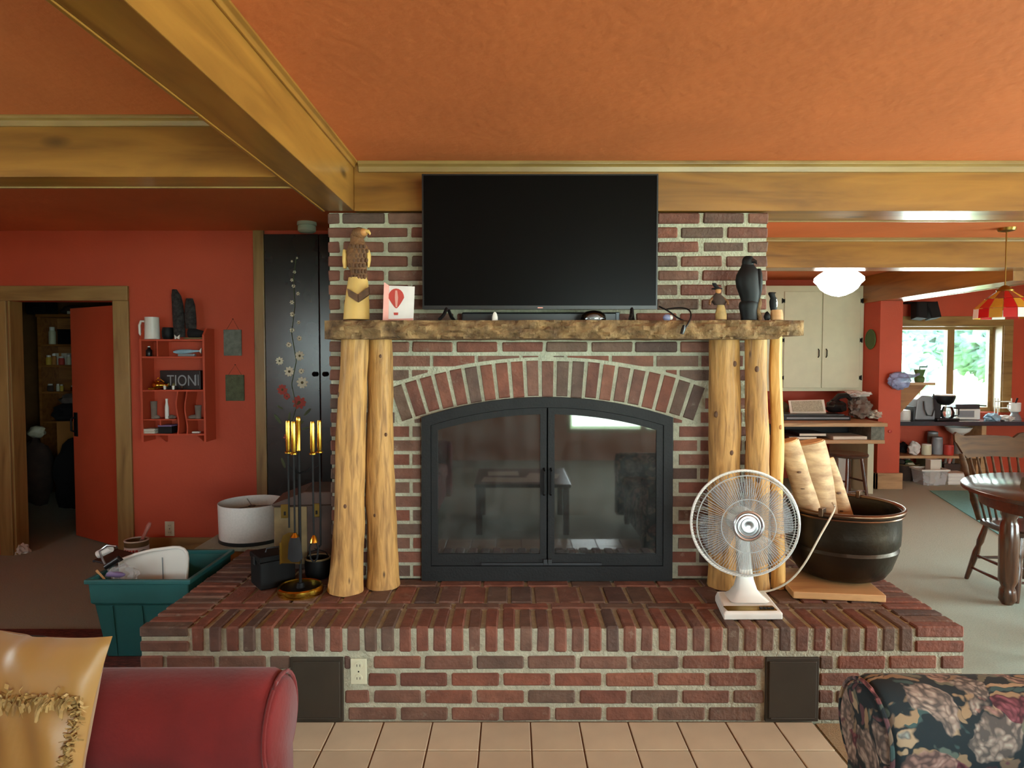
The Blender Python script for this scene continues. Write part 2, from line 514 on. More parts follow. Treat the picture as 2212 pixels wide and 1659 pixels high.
# ------------------------------------------------------------------ mesh builder
class MB:
    def __init__(s):
        s.v, s.f = [], []

    def add(s, vs, fs):
        b = len(s.v)
        s.v += [Vector(p) for p in vs]
        s.f += [tuple(i + b for i in q) for q in fs]
        return s

    def box(s, x0, x1, y0, y1, z0, z1, M=None):
        vs = [(x0, y0, z0), (x1, y0, z0), (x1, y1, z0), (x0, y1, z0), (x0, y0, z1), (x1, y0, z1), (x1, y1, z1), (x0, y1, z1)]
        if M is not None:
            vs = [M @ Vector(p) for p in vs]
        return s.add(vs, [(0, 3, 2, 1), (4, 5, 6, 7), (0, 1, 5, 4), (1, 2, 6, 5), (2, 3, 7, 6), (3, 0, 4, 7)])

    def cbox(s, c, d, M=None):
        return s.box(c[0] - d[0] / 2, c[0] + d[0] / 2, c[1] - d[1] / 2, c[1] + d[1] / 2, c[2] - d[2] / 2, c[2] + d[2] / 2, M)

    def chamfer(s, x0, x1, y0, y1, z0, z1, c=0.004, M=None):
        """box with all twelve edges cut: 24 corners"""
        vs, fs = [], []
        xs, ys, zs = (x0, x1), (y0, y1), (z0, z1)
        idx = {}
        for i in (0, 1):
            for j in (0, 1):
                for k in (0, 1):
                    sx, sy, sz = (1 if i == 0 else -1) * c, (1 if j == 0 else -1) * c, (1 if k == 0 else -1) * c
                    for a, p in enumerate(((xs[i], ys[j] + sy, zs[k] + sz), (xs[i] + sx, ys[j], zs[k] + sz), (xs[i] + sx, ys[j] + sy, zs[k]))):
                        idx[i, j, k, a] = len(vs)
                        vs.append(p)
        for i in (0, 1):
            q = [idx[i, 0, 0, 0], idx[i, 1, 0, 0], idx[i, 1, 1, 0], idx[i, 0, 1, 0]]
            fs.append(tuple(q if i else q[::-1]))
            q = [idx[0, i, 0, 1], idx[1, i, 0, 1], idx[1, i, 1, 1], idx[0, i, 1, 1]]
            fs.append(tuple(q[::-1] if i else q))
            q = [idx[0, 0, i, 2], idx[1, 0, i, 2], idx[1, 1, i, 2], idx[0, 1, i, 2]]
            fs.append(tuple(q if i else q[::-1]))
        for a in (0, 1):
            for b in (0, 1):
                fs.append((idx[a, b, 0, 0], idx[a, b, 1, 0], idx[a, b, 1, 1], idx[a, b, 0, 1]))
                fs.append((idx[a, 0, b, 0], idx[a, 1, b, 0], idx[a, 1, b, 2], idx[a, 0, b, 2]))
                fs.append((idx[0, a, b, 1], idx[1, a, b, 1], idx[1, a, b, 2], idx[0, a, b, 2]))
        for i in (0, 1):
            for j in (0, 1):
                for k in (0, 1):
                    fs.append(tuple(idx[i, j, k, a] for a in range(3)))
        if M is not None:
            vs = [M @ Vector(p) for p in vs]
        return s.add(vs, fs)

    def prism(s, poly, d0, d1, axis='Y'):
        """poly: list of 2D points; extruded along an axis (Y: poly in XZ, Z: poly in XY, X: poly in YZ)"""
        n = len(poly)

        def P(a, b, d):
            return {'Y': (a, d, b), 'Z': (a, b, d), 'X': (d, a, b)}[axis]
        vs = [P(a, b, d0) for a, b in poly] + [P(a, b, d1) for a, b in poly]
        fs = [tuple(range(n)), tuple(range(2 * n - 1, n - 1, -1))]
        fs += [(i, n + i, n + (i + 1) % n, (i + 1) % n) for i in range(n)]
        return s.add(vs, fs)

    def rings(s, rings, cap=True, closed=False):
        n = len(rings[0])
        vs = [p for r in rings for p in r]
        fs = []
        m = len(rings)
        for i in range(m if closed else m - 1):
            a, b = i * n, ((i + 1) % m) * n
            for j in range(n):
                k = (j + 1) % n
                fs.append((a + j, a + k, b + k, b + j))
        if cap and not closed:
            fs.append(tuple(range(n - 1, -1, -1)))
            fs.append(tuple((m - 1) * n + j for j in range(n)))
        return s.add(vs, fs)

    def lathe(s, prof, n=24, c=(0, 0, 0), cap=True, M=None, sy=1.0):
        R = []
        for r, z in prof:
            ring = [Vector((c[0] + r * math.cos(2 * PI * j / n), c[1] + sy * r * math.sin(2 * PI * j / n), c[2] + z)) for j in range(n)]
            R.append([M @ p for p in ring] if M is not None else ring)
        return s.rings(R, cap)

    def tube(s, pts, rad, n=8, cap=True, jitter=0.0, nscale=3.0, seed=0.0):
        pts = [Vector(p) for p in pts]
        R = []
        for i, p in enumerate(pts):
            t = (pts[min(i + 1, len(pts) - 1)] - pts[max(i - 1, 0)])
            if t.length < 1e-9:
                t = Vector((0, 0, 1))
            t.normalize()
            ref = Vector((0, 1, 0)) if abs(t.y) < 0.9 else Vector((1, 0, 0))
            u = t.cross(ref).normalized()
            w = t.cross(u)
            r = rad[i] if isinstance(rad, (list, tuple)) else rad
            ring = []
            for j in range(n):
                a = 2 * PI * j / n
                q = 1.0
                if jitter:
                    q += jitter * noise.noise(Vector((math.cos(a) * nscale * 0.5, math.sin(a) * nscale * 0.5 + seed * 9.1, i * 0.35 + seed)))
                ring.append(p + (u * math.cos(a) + w * math.sin(a)) * r * q)
            R.append(ring)
        return s.rings(R, cap)

    def ell(s, c, r, nu=14, nv=9, M=None):
        R = []
        for i in range(1, nv):
            t = PI * i / nv
            ring = [Vector((c[0] + r[0] * math.sin(t) * math.cos(2 * PI * j / nu), c[1] + r[1] * math.sin(t) * math.sin(2 * PI * j / nu), c[2] - r[2] * math.cos(t))) for j in range(nu)]
            R.append([M @ p for p in ring] if M is not None else ring)
        s.rings(R, True)
        return s

    def torus(s, c, R, r, axis='Z', n=32, m=8, sy=1.0):
        rg = []
        for i in range(n):
            a = 2 * PI * i / n
            ring = []
            for j in range(m):
                b = 2 * PI * j / m
                x, y, z = (R + r * math.cos(b)) * math.cos(a), (R + r * math.cos(b)) * math.sin(a) * sy, r * math.sin(b)
                p = {'Z': (x, y, z), 'Y': (x, z, y), 'X': (z, x, y)}[axis]
                ring.append(Vector(c) + Vector(p))
            rg.append(ring)
        return s.rings(rg, False, True)

    def grid(s, fn, nu, nv):
        vs = [fn(i / nu, j / nv) for j in range(nv + 1) for i in range(nu + 1)]
        fs = [(j * (nu + 1) + i, j * (nu + 1) + i + 1, (j + 1) * (nu + 1) + i + 1, (j + 1) * (nu + 1) + i) for j in range(nv) for i in range(nu)]
        return s.add(vs, fs)

    def lump(s, c, r, amp=0.25, sub=3, ns=2.0, seed=0.0, flat=None):
        """crumpled blob (cloth heap, bag, foliage)"""
        bm = bmesh.new()
        bmesh.ops.create_icosphere(bm, subdivisions=sub, radius=1)
        vs = []
        for v in bm.verts:
            q = 1 + amp * noise.noise(v.co * ns + Vector((seed * 7.3, seed, -seed * 3))) + amp * 0.5 * noise.noise(v.co * ns * 2.7 + Vector((seed, 0, 5)))
            p = Vector((v.co.x * r[0] * q, v.co.y * r[1] * q, v.co.z * r[2] * q))
            if flat is not None:
                p.z = max(p.z, flat)
            vs.append(Vector(c) + p)
        fs = [tuple(x.index for x in f.verts) for f in bm.faces]
        bm.free()
        return s.add(vs, fs)

    def mesh(s, name, off=None):
        me = bpy.data.meshes.new(name)
        me.from_pydata([p - off for p in s.v] if off is not None else s.v, [], s.f)
        bm = bmesh.new()
        bm.from_mesh(me)
        bmesh.ops.recalc_face_normals(bm, faces=bm.faces)
        bm.to_mesh(me)
        bm.free()
        return me


def finish(o, m, smooth=False, bevel=0.0, auto=None):
    if m is not None:
        o.data.materials.append(MATS[m] if isinstance(m, str) else m)
    if smooth:
        o.data.polygons.foreach_set('use_smooth', [True] * len(o.data.polygons))
        o.data.update()
        if auto is not None:
            o.data.set_sharp_from_angle(angle=auto)
    if bevel:
        md = o.modifiers.new('bevel', 'BEVEL')
        md.width = bevel
        md.segments = 2
        md.limit_method = 'ANGLE'


def obj(name, mb, m, parent=None, smooth=False, bevel=0.0, auto=0.7, origin=None):
    """mesh object; vertices are given in world space, or in the parent's own space when the parent is a thing made at the origin"""
    if parent is not None:
        base = parent.get('_org')
        off = Vector(base) if base is not None else Vector((0, 0, 0))
        par_off = off
    else:
        par_off = Vector((0, 0, 0))
    if origin is None:
        lo = Vector((min(p.x for p in mb.v), min(p.y for p in mb.v), min(p.z for p in mb.v)))
        hi = Vector((max(p.x for p in mb.v), max(p.y for p in mb.v), max(p.z for p in mb.v)))
        origin = Vector(((lo.x + hi.x) / 2, (lo.y + hi.y) / 2, lo.z))
    me = mb.mesh(name, Vector(origin))
    o = bpy.data.objects.new(name, me)
    COL.objects.link(o)
    o.location = Vector(origin) - par_off
    if parent is not None:
        o.parent = parent
        o['_org'] = list(origin)
    else:
        o['_org'] = list(origin)
    finish(o, m, smooth, bevel, auto)
    return o


def tag(o, label, cat, group=None, kind=None):
    if label:
        o['label'] = label
    if cat:
        o['category'] = cat
    if group:
        o['group'] = group
    if kind:
        o['kind'] = kind
    return o


def thing(name, label, cat, loc, group=None, kind=None):
    o = bpy.data.objects.new(name, None)
    COL.objects.link(o)
    o.empty_display_size = 0.1
    o.location = loc
    o['_org'] = list(loc)
    return tag(o, label, cat, group, kind)


def struct(name, mb, m, parent=None, **k):
    o = obj(name, mb, m, parent, **k)
    if parent is None:
        o['kind'] = 'structure'
    return o


def copy_tree(o, parent=None):
    c = o.copy()
    COL.objects.link(c)
    c.parent = parent
    for ch in o.children:
        copy_tree(ch, c)
    return c


def text_mb(txt, size, M, ext=0.001):
    cu = bpy.data.curves.new('t', 'FONT')
    cu.body = txt
    cu.size = size
    cu.extrude = ext
    cu.align_x = 'CENTER'
    o = bpy.data.objects.new('t', cu)
    COL.objects.link(o)
    dg = bpy.context.evaluated_depsgraph_get()
    me = o.evaluated_get(dg).to_mesh()
    mb = MB()
    mb.add([M @ v.co for v in me.vertices], [tuple(p.vertices) for p in me.polygons])
    bpy.data.objects.remove(o)
    return mb


def rotz(a, c=(0, 0, 0)):
    return Matrix.Translation(c) @ Matrix.Rotation(a, 4, 'Z') @ Matrix.Translation([-q for q in c])
# ================================================================== THE SETTING
CZ = 2.48            # ceiling
BZ = 2.244           # underside of the beams
Y1, YW = 2.726, 3.331   # hearth front, chimney face
HT = 0.41            # hearth top
HX0, HX1 = -1.545, 1.877
WX0, WX1 = -0.909, 1.265

fl = struct('floor', MB().box(-6.2, 7.4, -3.4, 8.9, -0.1, 0.0), 'carpet')
struct('ceiling', MB().box(-6.2, 7.4, -3.4, 8.9, CZ, CZ + 0.12), 'ceiling_paint')

# tan carpet patch right of the tiles, tiled apron in front of the hearth
obj('carpet_strip', MB().box(1.262, 2.6, 1.1, 2.72, 0.0, 0.006), 'tan_carpet', fl)
TX0, TX1 = -0.907, 1.25
obj('tile_bed', MB().box(TX0, TX1, 1.1, 2.735, 0.0, 0.006), 'grout', fl)
tp = 0.2028
xj = [TX0] + [-0.735 + tp * k for k in range(10)] + [TX1]
for r in range(8):
    ya, yb = Y1 - 0.004 - tp * (r + 1), Y1 - 0.004 - tp * r
    for a, b in zip(xj[:-1], xj[1:]):
        if b - a > 0.03:
            obj('tile', MB().chamfer(a + 0.003, b - 0.003, ya + 0.003, yb - 0.003, 0.0, 0.012 + random.uniform(0, 0.0008), 0.0025), 'tile', fl)

# --- walls
LWY = 5.1
dx0, dx1, dz = -3.83, -3.02, aY(150, 650, 5.1).z
wl = MB().box(-4.4, dx0, LWY, LWY + 0.12, 0, CZ).box(dx1, 1.2, LWY, LWY + 0.12, 0, CZ).box(dx0, dx1, LWY, LWY + 0.12, dz, CZ)
struct('wall_back_left', wl, 'red_paint')
struct('wall_left', MB().box(-4.52, -4.4, -3.2, 0.2, 0, CZ).box(-4.52, -4.4, 2.2, LWY + 0.12, 0, CZ).box(-4.52, -4.4, 0.2, 2.2, 0, 0.9).box(-4.52, -4.4, 0.2, 2.2, 2.25, CZ), 'red_paint')
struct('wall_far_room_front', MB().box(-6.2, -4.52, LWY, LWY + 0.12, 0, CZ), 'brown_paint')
struct('wall_kitchen_side', MB().box(1.14, 1.26, 4.3, 8.4, 0, CZ), 'red_paint')
struct('wall_back_right', MB().box(1.26, 4.21, 8.36, 8.48, 0, CZ), 'red_paint')
px0 = aY(1897, 900, 7.68).x
px1 = aY(1945, 900, 7.68).x
NWY = 8.5
struct('wall_pillar', MB().box(px0, px1, 7.68, NWY, 0, CZ), 'red_paint')
trim_base = MB().box(px0 - 0.03, px1 + 0.03, 7.655, 7.7, 0, aY(1920, 1022, 7.66).z).box(px0 - 0.03, px0, 7.655, 8.3, 0, aY(1920, 1022, 7.66).z)
struct('baseboard_pillar', trim_base, 'desk_wood', bevel=0.004)
kx0, kx1, kz0, kz1 = 4.75, 6.22, 0.82, aY(2060, 703, NWY).z
struct('wall_kitchen_window', MB().box(px0, kx0, NWY, NWY + 0.22, 0, CZ).box(kx1, 7.3, NWY, NWY + 0.22, 0, CZ)
       .box(kx0, kx1, NWY, NWY + 0.22, kz1, CZ).box(kx0, kx1, NWY, NWY + 0.22, 0, kz0), 'red_paint')
struct('wall_right', MB().box(7.2, 7.32, -3.2, -2.0, 0, CZ).box(7.2, 7.32, 4.4, NWY + 0.2, 0, CZ)
       .box(7.2, 7.32, -2.0, 4.4, 2.2, CZ).box(7.2, 7.32, -2.0, 4.4, 0, 0.2), 'red_paint')
struct('wall_rear', MB().box(-4.52, -4.3, -3.32, -3.2, 0, CZ).box(-3.2, 0.8, -3.32, -3.2, 0, CZ).box(5.4, 7.32, -3.32, -3.2, 0, CZ)
       .box(0.8, 5.4, -3.32, -3.2, 2.2, CZ).box(0.8, 5.4, -3.32, -3.2, 0, 0.4).box(-4.3, -3.2, -3.32, -3.2, 2.2, CZ).box(-4.3, -3.2, -3.32, -3.2, 0, 0.9), 'rear_paint')
# dim room behind the open door
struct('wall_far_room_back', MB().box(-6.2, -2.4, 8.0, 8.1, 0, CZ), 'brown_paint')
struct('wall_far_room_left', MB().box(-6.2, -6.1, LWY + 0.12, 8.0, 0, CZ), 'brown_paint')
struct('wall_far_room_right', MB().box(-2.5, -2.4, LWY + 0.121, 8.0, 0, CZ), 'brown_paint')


# --- windows
def window(name, x0, x1, y, z0, z1, divs, axis='X', fw=0.06, fd=0.06, m='trim_x', deep=None):
    """frame, mullions and one pane per light; axis X: in the XZ plane at y; axis Y: in the YZ plane at x=y"""
    w = thing(name, None, None, ((x0 + x1) / 2, y, z0) if axis == 'X' else (y, (x0 + x1) / 2, z0), kind='structure')

    def bx(a, b, d0, d1, c, d):
        return (a, b, d0, d1, c, d) if axis == 'X' else (d0, d1, a, b, c, d)
    f = MB()
    f.box(*bx(x0, x1, y - fd / 2, y + fd / 2, z1 - fw, z1)).box(*bx(x0, x1, y - fd / 2, y + fd / 2, z0, z0 + fw))
    f.box(*bx(x0, x0 + fw, y - fd / 2, y + fd / 2, z0 + fw, z1 - fw)).box(*bx(x1 - fw, x1, y - fd / 2, y + fd / 2, z0 + fw, z1 - fw))
    obj('frame', f, m, w)
    e = [x0 + fw] + divs + [x1 - fw]
    for d in divs:
        obj('mullion', MB().box(*bx(d - 0.045, d + 0.045, y - fd / 2 - 0.01, y + fd / 2, z0 + fw, z1 - fw)), 'trim_z', w)
    for a, b in zip(e[:-1], e[1:]):
        obj('pane', MB().box(*bx(a, b, y - 0.003, y + 0.003, z0 + fw, z1 - fw)), 'window_pane', w)
    return w


k = window('window_1', kx0, kx1, NWY + 0.19, kz0, kz1, [aY(2048, 800, NWY + 0.19).x], fw=0.05)
# deep wooden reveal and casing of the kitchen window
obj('jamb', MB().box(kx1 - 0.012, kx1 + 0.0, NWY - 0.01, NWY + 0.17, kz0, kz1), 'trim_z', k)
obj('jamb', MB().box(kx0, kx0 + 0.012, NWY - 0.01, NWY + 0.17, kz0, kz1), 'trim_z', k)
obj('head', MB().box(kx0 + 0.012, kx1 - 0.012, NWY - 0.01, NWY + 0.17, kz1 - 0.012, kz1), 'trim_x', k)
struct('trim_1', MB().box(kx0 - 0.11, kx1 + 0.12, NWY - 0.025, NWY, kz1, kz1 + 0.115).box(kx1, kx1 + 0.12, NWY - 0.025, NWY, kz0, kz1)
       .box(kx0 - 0.11, kx0, NWY - 0.025, NWY, kz0, kz1), 'trim_x', bevel=0.004)
window('window_2', 0.8, 5.4, -3.26, 0.4, 2.2, [1.95, 3.1, 4.25])
window('window_5', -4.3, -3.2, -3.26, 0.9, 2.2, [-3.75])
window('window_4', 0.2, 2.2, -4.46, 0.9, 2.25, [1.2], axis='Y')
window('window_3', -2.0, 4.4, 7.26, 0.2, 2.2, [-0.4, 1.2, 2.8], axis='Y')

# --- doorway, open door, painted closet
cz = aY(150, 617, 5.07).z
cas = thing('trim_2', None, None, ((dx0 + dx1) / 2, LWY, 0), kind='structure')
obj('casing', MB().box(dx1, aY(280, 800, 5.08).x, LWY - 0.022, LWY, 0, dz), 'trim_z', cas, bevel=0.004)
obj('casing', MB().box(dx0 - 0.1, dx0, LWY - 0.022, LWY, 0, dz), 'trim_z', cas, bevel=0.004)
obj('head_casing', MB().box(dx0 - 0.1, aY(280, 800, 5.08).x, LWY - 0.026, LWY, dz, cz), 'trim_x', cas, bevel=0.004)
obj('jamb', MB().box(dx0, dx0 + 0.015, LWY, LWY + 0.13, 0, dz), 'trim_z', cas)
obj('jamb', MB().box(dx1 - 0.015, dx1, LWY, LWY + 0.13, 0, dz), 'trim_z', cas)
hinge = Vector((dx1 - 0.02, LWY + 0.14, 0))
tip = aZ(177, 1160, 0)
ang = math.atan2(tip.y - hinge.y, tip.x - hinge.x)
M = Matrix.Translation(hinge) @ Matrix.Rotation(ang, 4, 'Z')
dr = struct('door_1', MB().box(0, 0.77, -0.02, 0.02, 0.012, dz - 0.02, M), 'red_paint', bevel=0.003)
hd = obj('handle_plate', MB().box(0.69, 0.74, 0.02, 0.028, 0.86, 1.06, M), 'black_iron', dr)
obj('handle', MB().tube([M @ Vector(p) for p in ((0.715, 0.028, 0.9), (0.715, 0.06, 0.91), (0.715, 0.06, 1.01), (0.715, 0.028, 1.02))], 0.008, 8), 'black_iron', hd, smooth=True)

cl = thing('door_2', None, None, (-1.45, LWY, 0), kind='structure')
cx0 = aY(572, 800, 5.06).x
cxm = aY(690, 800, 5.06).x
cx1 = 2 * cxm - cx0
ct = CZ - 0.03
obj('casing', MB().box(aY(549, 800, 5.06).x, cx0, LWY - 0.03, LWY, 0, CZ - 0.002), 'trim_z', cl, bevel=0.004)
obj('casing', MB().box(cx1, cx1 + 0.08, LWY - 0.03, LWY, 0, CZ - 0.002), 'trim_z', cl, bevel=0.004)
leaf1 = obj('door_leaf', MB().box(cx0 + 0.003, cxm - 0.003, LWY - 0.025, LWY, 0.02, ct), 'cabinet_black', cl, bevel=0.003)
leaf2 = obj('door_leaf', MB().box(cxm + 0.003, cx1 - 0.003, LWY - 0.025, LWY, 0.02, ct), 'cabinet_black', cl, bevel=0.003)
for px, lf in ((681, leaf1), (703, leaf2)):
    p = aY(px, 808, LWY - 0.03)
    obj('knob', MB().lathe([(0.006, 0), (0.008, 0.014), (0.017, 0.02), (0.019, 0.028), (0.012, 0.036), (0.001, 0.038)], 14,
                           M=Matrix.Translation((p.x, LWY - 0.025, p.z)) @ Matrix.Rotation(PI / 2, 4, 'X')), 'black_iron', lf, smooth=True)
FY = LWY - 0.0265


def flower(px, py, d, mt, petals=9):
    c = aY(px, py, FY)
    R = d * LWY / F / 2
    mb = MB()
    for q in range(petals):
        a = 2 * PI * q / petals + random.random() * 0.3
        ctr = Vector((c.x + math.cos(a) * R * 0.62, FY, c.z + math.sin(a) * R * 0.62))
        pts = []
        for s in range(8):
            b = 2 * PI * s / 8
            u, v = math.cos(b) * R * 0.44, math.sin(b) * R * 0.26
            pts.append((ctr.x + u * math.cos(a) - v * math.sin(a), ctr.z + u * math.sin(a) + v * math.cos(a)))
        mb.prism(pts, FY - 0.0012 - 0.0002 * (q % 3), FY + 0.0014)
    o = obj('painted_flower', mb, mt, leaf1)
    if d > 5:
        obj('flower_eye', MB().lathe([(R * 0.28, 0), (R * 0.2, 0.002)], 8, M=Matrix.Translation((c.x, FY - 0.001, c.z)) @ Matrix.Rotation(PI / 2, 4, 'X')), 'flower_eye', o)


zs = 4.147
for zx, zy, d, q in ((420, 320, 20, 1), (375, 350, 20, 1), (398, 448, 30, 0), (375, 518, 30, 0), (390, 572, 34, 0), (430, 640, 34, 1), (375, 718, 40, 1),
                     (380, 825, 44, 1), (435, 898, 36, 1), (378, 968, 42, 0), (442, 1040, 46, 0), (348, 1098, 48, 0), (445, 1197, 84, 0), (265, 1243, 70, 0),
                     (352, 1338, 88, 0), (460, 1335, 50, 1), (468, 1437, 100, 0), (290, 1500, 92, 2), (440, 1615, 120, 2), (330, 1560, 60, 2)):
    flower(540 + zx / zs, 480 + zy / zs, d / zs, ('petal_white', 'petal_white', 'petal_red')[q], 9 if d > 40 else 6)
for px, py, d in ((643, 873, 18), (620, 945, 16)):
    flower(px, py, d, 'petal_red', 6)
for px, py, a, ln in ((600, 905, 2.2, 26), (612, 1000, 1.9, 24), (664, 890, 0.8, 22), (625, 900, 1.4, 20), (648, 915, 0.6, 20), (605, 880, 2.6, 16), (660, 925, 0.3, 18)):
    c = aY(px, py, FY)
    R = ln * LWY / F / 2
    pts = []
    for s in range(10):
        b = 2 * PI * s / 10
        u, v = math.cos(b) * R, math.sin(b) * R * 0.26
        pts.append((c.x + u * math.cos(a) - v * math.sin(a), c.z + u * math.sin(a) + v * math.cos(a)))
    obj('painted_leaf', MB().prism(pts, FY - 0.001, FY + 0.001), 'leaf_paint', leaf1)
stem = [aY(x, y, FY) for x, y in ((640, 555), (634, 600), (637, 660), (630, 720), (640, 780), (630, 830), (640, 880), (625, 930))]
obj('painted_stem', MB().tube(stem, 0.003, 5), 'leaf_paint', leaf1)

struct('baseboard_back_left', MB().box(aY(281, 1100, 5.09).x, aY(549, 1100, 5.09).x, LWY - 0.018, LWY, 0, 0.14), 'trim_x', bevel=0.004)

sa = thing('smoke_alarm', 'round pale green smoke alarm on the ceiling above the black flowered closet', 'smoke alarm', (aY(663, 500, 4.78).x, 4.78, CZ))
sx, sy = sa.location.x, sa.location.y
obj('alarm_base', MB().lathe([(0.066, 0), (0.068, -0.022), (0.06, -0.026)], 28, (sx, sy, CZ)), 'smoke_alarm', sa, smooth=True)
obj('alarm_cover', MB().lathe([(0.056, -0.026), (0.062, -0.034), (0.062, -0.062), (0.05, -0.072), (0.001, -0.074)], 28, (sx, sy, CZ)), 'smoke_alarm', sa, smooth=True)


# --- ceiling beams: boxed boards with a moulding
def beam(label, x0, x1, y0, y1, z0, axis, mouldings):
    b = thing('ceiling_beam', label, 'beam', ((x0 + x1) / 2, (y0 + y1) / 2, z0), 'boxed pine ceiling beams')
    mt = 'beam_x' if axis == 'X' else 'beam_y'
    obj('beam_box', MB().box(x0, x1, y0, y1, z0, CZ), mt, b, bevel=0.003)
    for q in mouldings:
        obj('moulding', q, 'trim_x' if axis == 'X' else 'beam_y', b, bevel=0.002)


bx0, bx1 = -0.92, -0.776


def cove(p0, p1, side, axis, z=CZ, w=0.026, h=0.03):
    """small cove under the ceiling; side = +1/-1 outward direction across the beam"""
    prof = [(0, -h), (w * 0.35, -h), (w * 0.5, -h * 0.5), (w, -h * 0.3), (w, 0), (0, 0)]
    mb = MB()
    if axis == 'X':      # runs along X at y=p[1]
        mb.prism([(p0[1] + side * a, z + b) for a, b in prof], p0[0], p1[0], 'X')
    else:
        mb.prism([(p0[0] + side * a, z + b) for a, b in prof], p0[1], p1[1], 'Y')
    return mb


beam('long pine beam running from the room up to the brick chimney', bx0, bx1, -3.2, YW - 0.012, BZ, 'Y',
     [cove((bx1, -3.2), (bx1, YW - 0.03), 1, 'Y'), cove((bx0, -3.2), (bx0, 2.69), -1, 'Y'), MB().box(bx0 - 0.012, bx0, -3.2, YW - 0.012, BZ - 0.004, BZ + 0.016)])
lb0, lb1 = 2.693, 2.852
beam('pale pine cross beam over the left side, butting against the long beam', -4.4, bx0 - 0.012, lb0, lb1, BZ, 'X',
     [cove((-4.4, lb0), (bx0 - 0.03, lb0), -1, 'X', h=0.04), MB().box(-4.4, bx0 - 0.012, lb1, lb1 + 0.014, BZ - 0.004, BZ + 0.016)])
beam('wide pine beam lying across the top of the brick chimney', bx1, 7.2, YW - 0.014, 3.56, BZ, 'X',
     [cove((bx1 + 0.026, YW - 0.014), (7.2, YW - 0.014), -1, 'X', h=0.05, w=0.03), MB().box(WX1, 7.2, 3.56, 3.574, BZ - 0.004, BZ + 0.016)])
kb0 = aZ(1800, 578, BZ).y
beam('knotty pine cross beam in the kitchen in front of the white globe light', 1.26, 7.2, kb0, kb0 + 0.22, BZ, 'X', [cove((1.26, kb0), (7.2, kb0), -1, 'X')])
pz = aY(1900, 650, 7.68).z
beam('dark pine beam running from the knotty beam back to the red pillar', px0 - 0.02, px1 + 0.0, kb0 + 0.22, NWY, pz, 'Y',
     [MB().box(px1, px1 + 0.02, kb0 + 0.22, NWY, pz - 0.005, pz + 0.03)])
# ================================================================== CHIMNEY AND HEARTH, brick by brick
J = 0.018          # joint
fp = thing('fireplace', 'red brick chimney breast with an arch of upright bricks over the firebox', 'fireplace', ((WX0 + WX1) / 2, YW, HT))
MJ = 0.006         # mortar lies this far behind the brick faces
AC = aY(1183, 857, YW)
RIN, ROUT = 950 * YW / F, 1028 * YW / F
ACX, ACZ = AC.x, AC.z - RIN
IX0, IX1 = aY(910, 1000, YW).x, aY(1453, 1000, YW).x
core = MB()
core.box(WX0 + 0.006, IX0 + 0.03, YW + MJ, 4.3, HT, BZ - 0.006).box(IX1 - 0.03, WX1 - 0.006, YW + MJ, 4.3, HT, BZ - 0.006)
ns = 16
for i in range(ns):      # masonry above the curved opening
    a, b = IX0 + 0.03 + (IX1 - IX0 - 0.06) * i / ns, IX0 + 0.03 + (IX1 - IX0 - 0.06) * (i + 1) / ns
    za, zb_ = [ACZ + math.sqrt(RIN ** 2 - (q - ACX) ** 2) - 0.02 for q in (a, b)]
    core.prism([(a, za), (b, zb_), (b, BZ - 0.006), (a, BZ - 0.006)], YW + MJ, 4.3)
obj('mortar_core', core, 'mortar', fp)
obj('firebox', MB().box(IX0 + 0.03, IX1 - 0.03, 3.95, 3.97, HT, 1.4).box(IX0 + 0.031, IX0 + 0.04, YW + 0.02, 3.95, HT, 1.3)
    .box(IX1 - 0.04, IX1 - 0.031, YW + 0.02, 3.95, HT, 1.3).box(IX0 + 0.03, IX1 - 0.03, YW + 0.02, 3.95, HT, HT + 0.01), 'firebox', fp)

BL, BH = 0.2045, 0.0525
BP, BC = 0.2225, 0.0705


def jit(a=0.0015):
    return random.uniform(-a, a)


def worn(mb, a=0.0022):
    """nudge the corners so that no two bricks have the same edges"""
    for i in range(0, len(mb.v), 3):
        d = Vector((jit(a), jit(a * 0.6), jit(a)))
        for q in range(3):
            if i + q < len(mb.v):
                mb.v[i + q] += d
    return mb


# shared full-brick meshes
VAR = []
for q in range(14):
    me_ = worn(MB().chamfer(-BL / 2 + jit(0.003), BL / 2 + jit(0.003), jit(0.002), 0.05, jit(), BH + jit(), 0.006)).mesh('brick')
    me_.materials.append(MATS['brick_clay'])
    VAR.append(me_)


def put(me, loc, parent, rot=None, name='brick'):
    o = bpy.data.objects.new(name, me)
    COL.objects.link(o)
    o.parent = parent
    o.location = Vector(loc) - Vector(parent['_org'])
    if rot:
        o.rotation_euler = rot
    return o


def arc(x, R):
    d = R * R - (x - ACX) ** 2
    return ACZ + math.sqrt(d) if d > 0 else -9


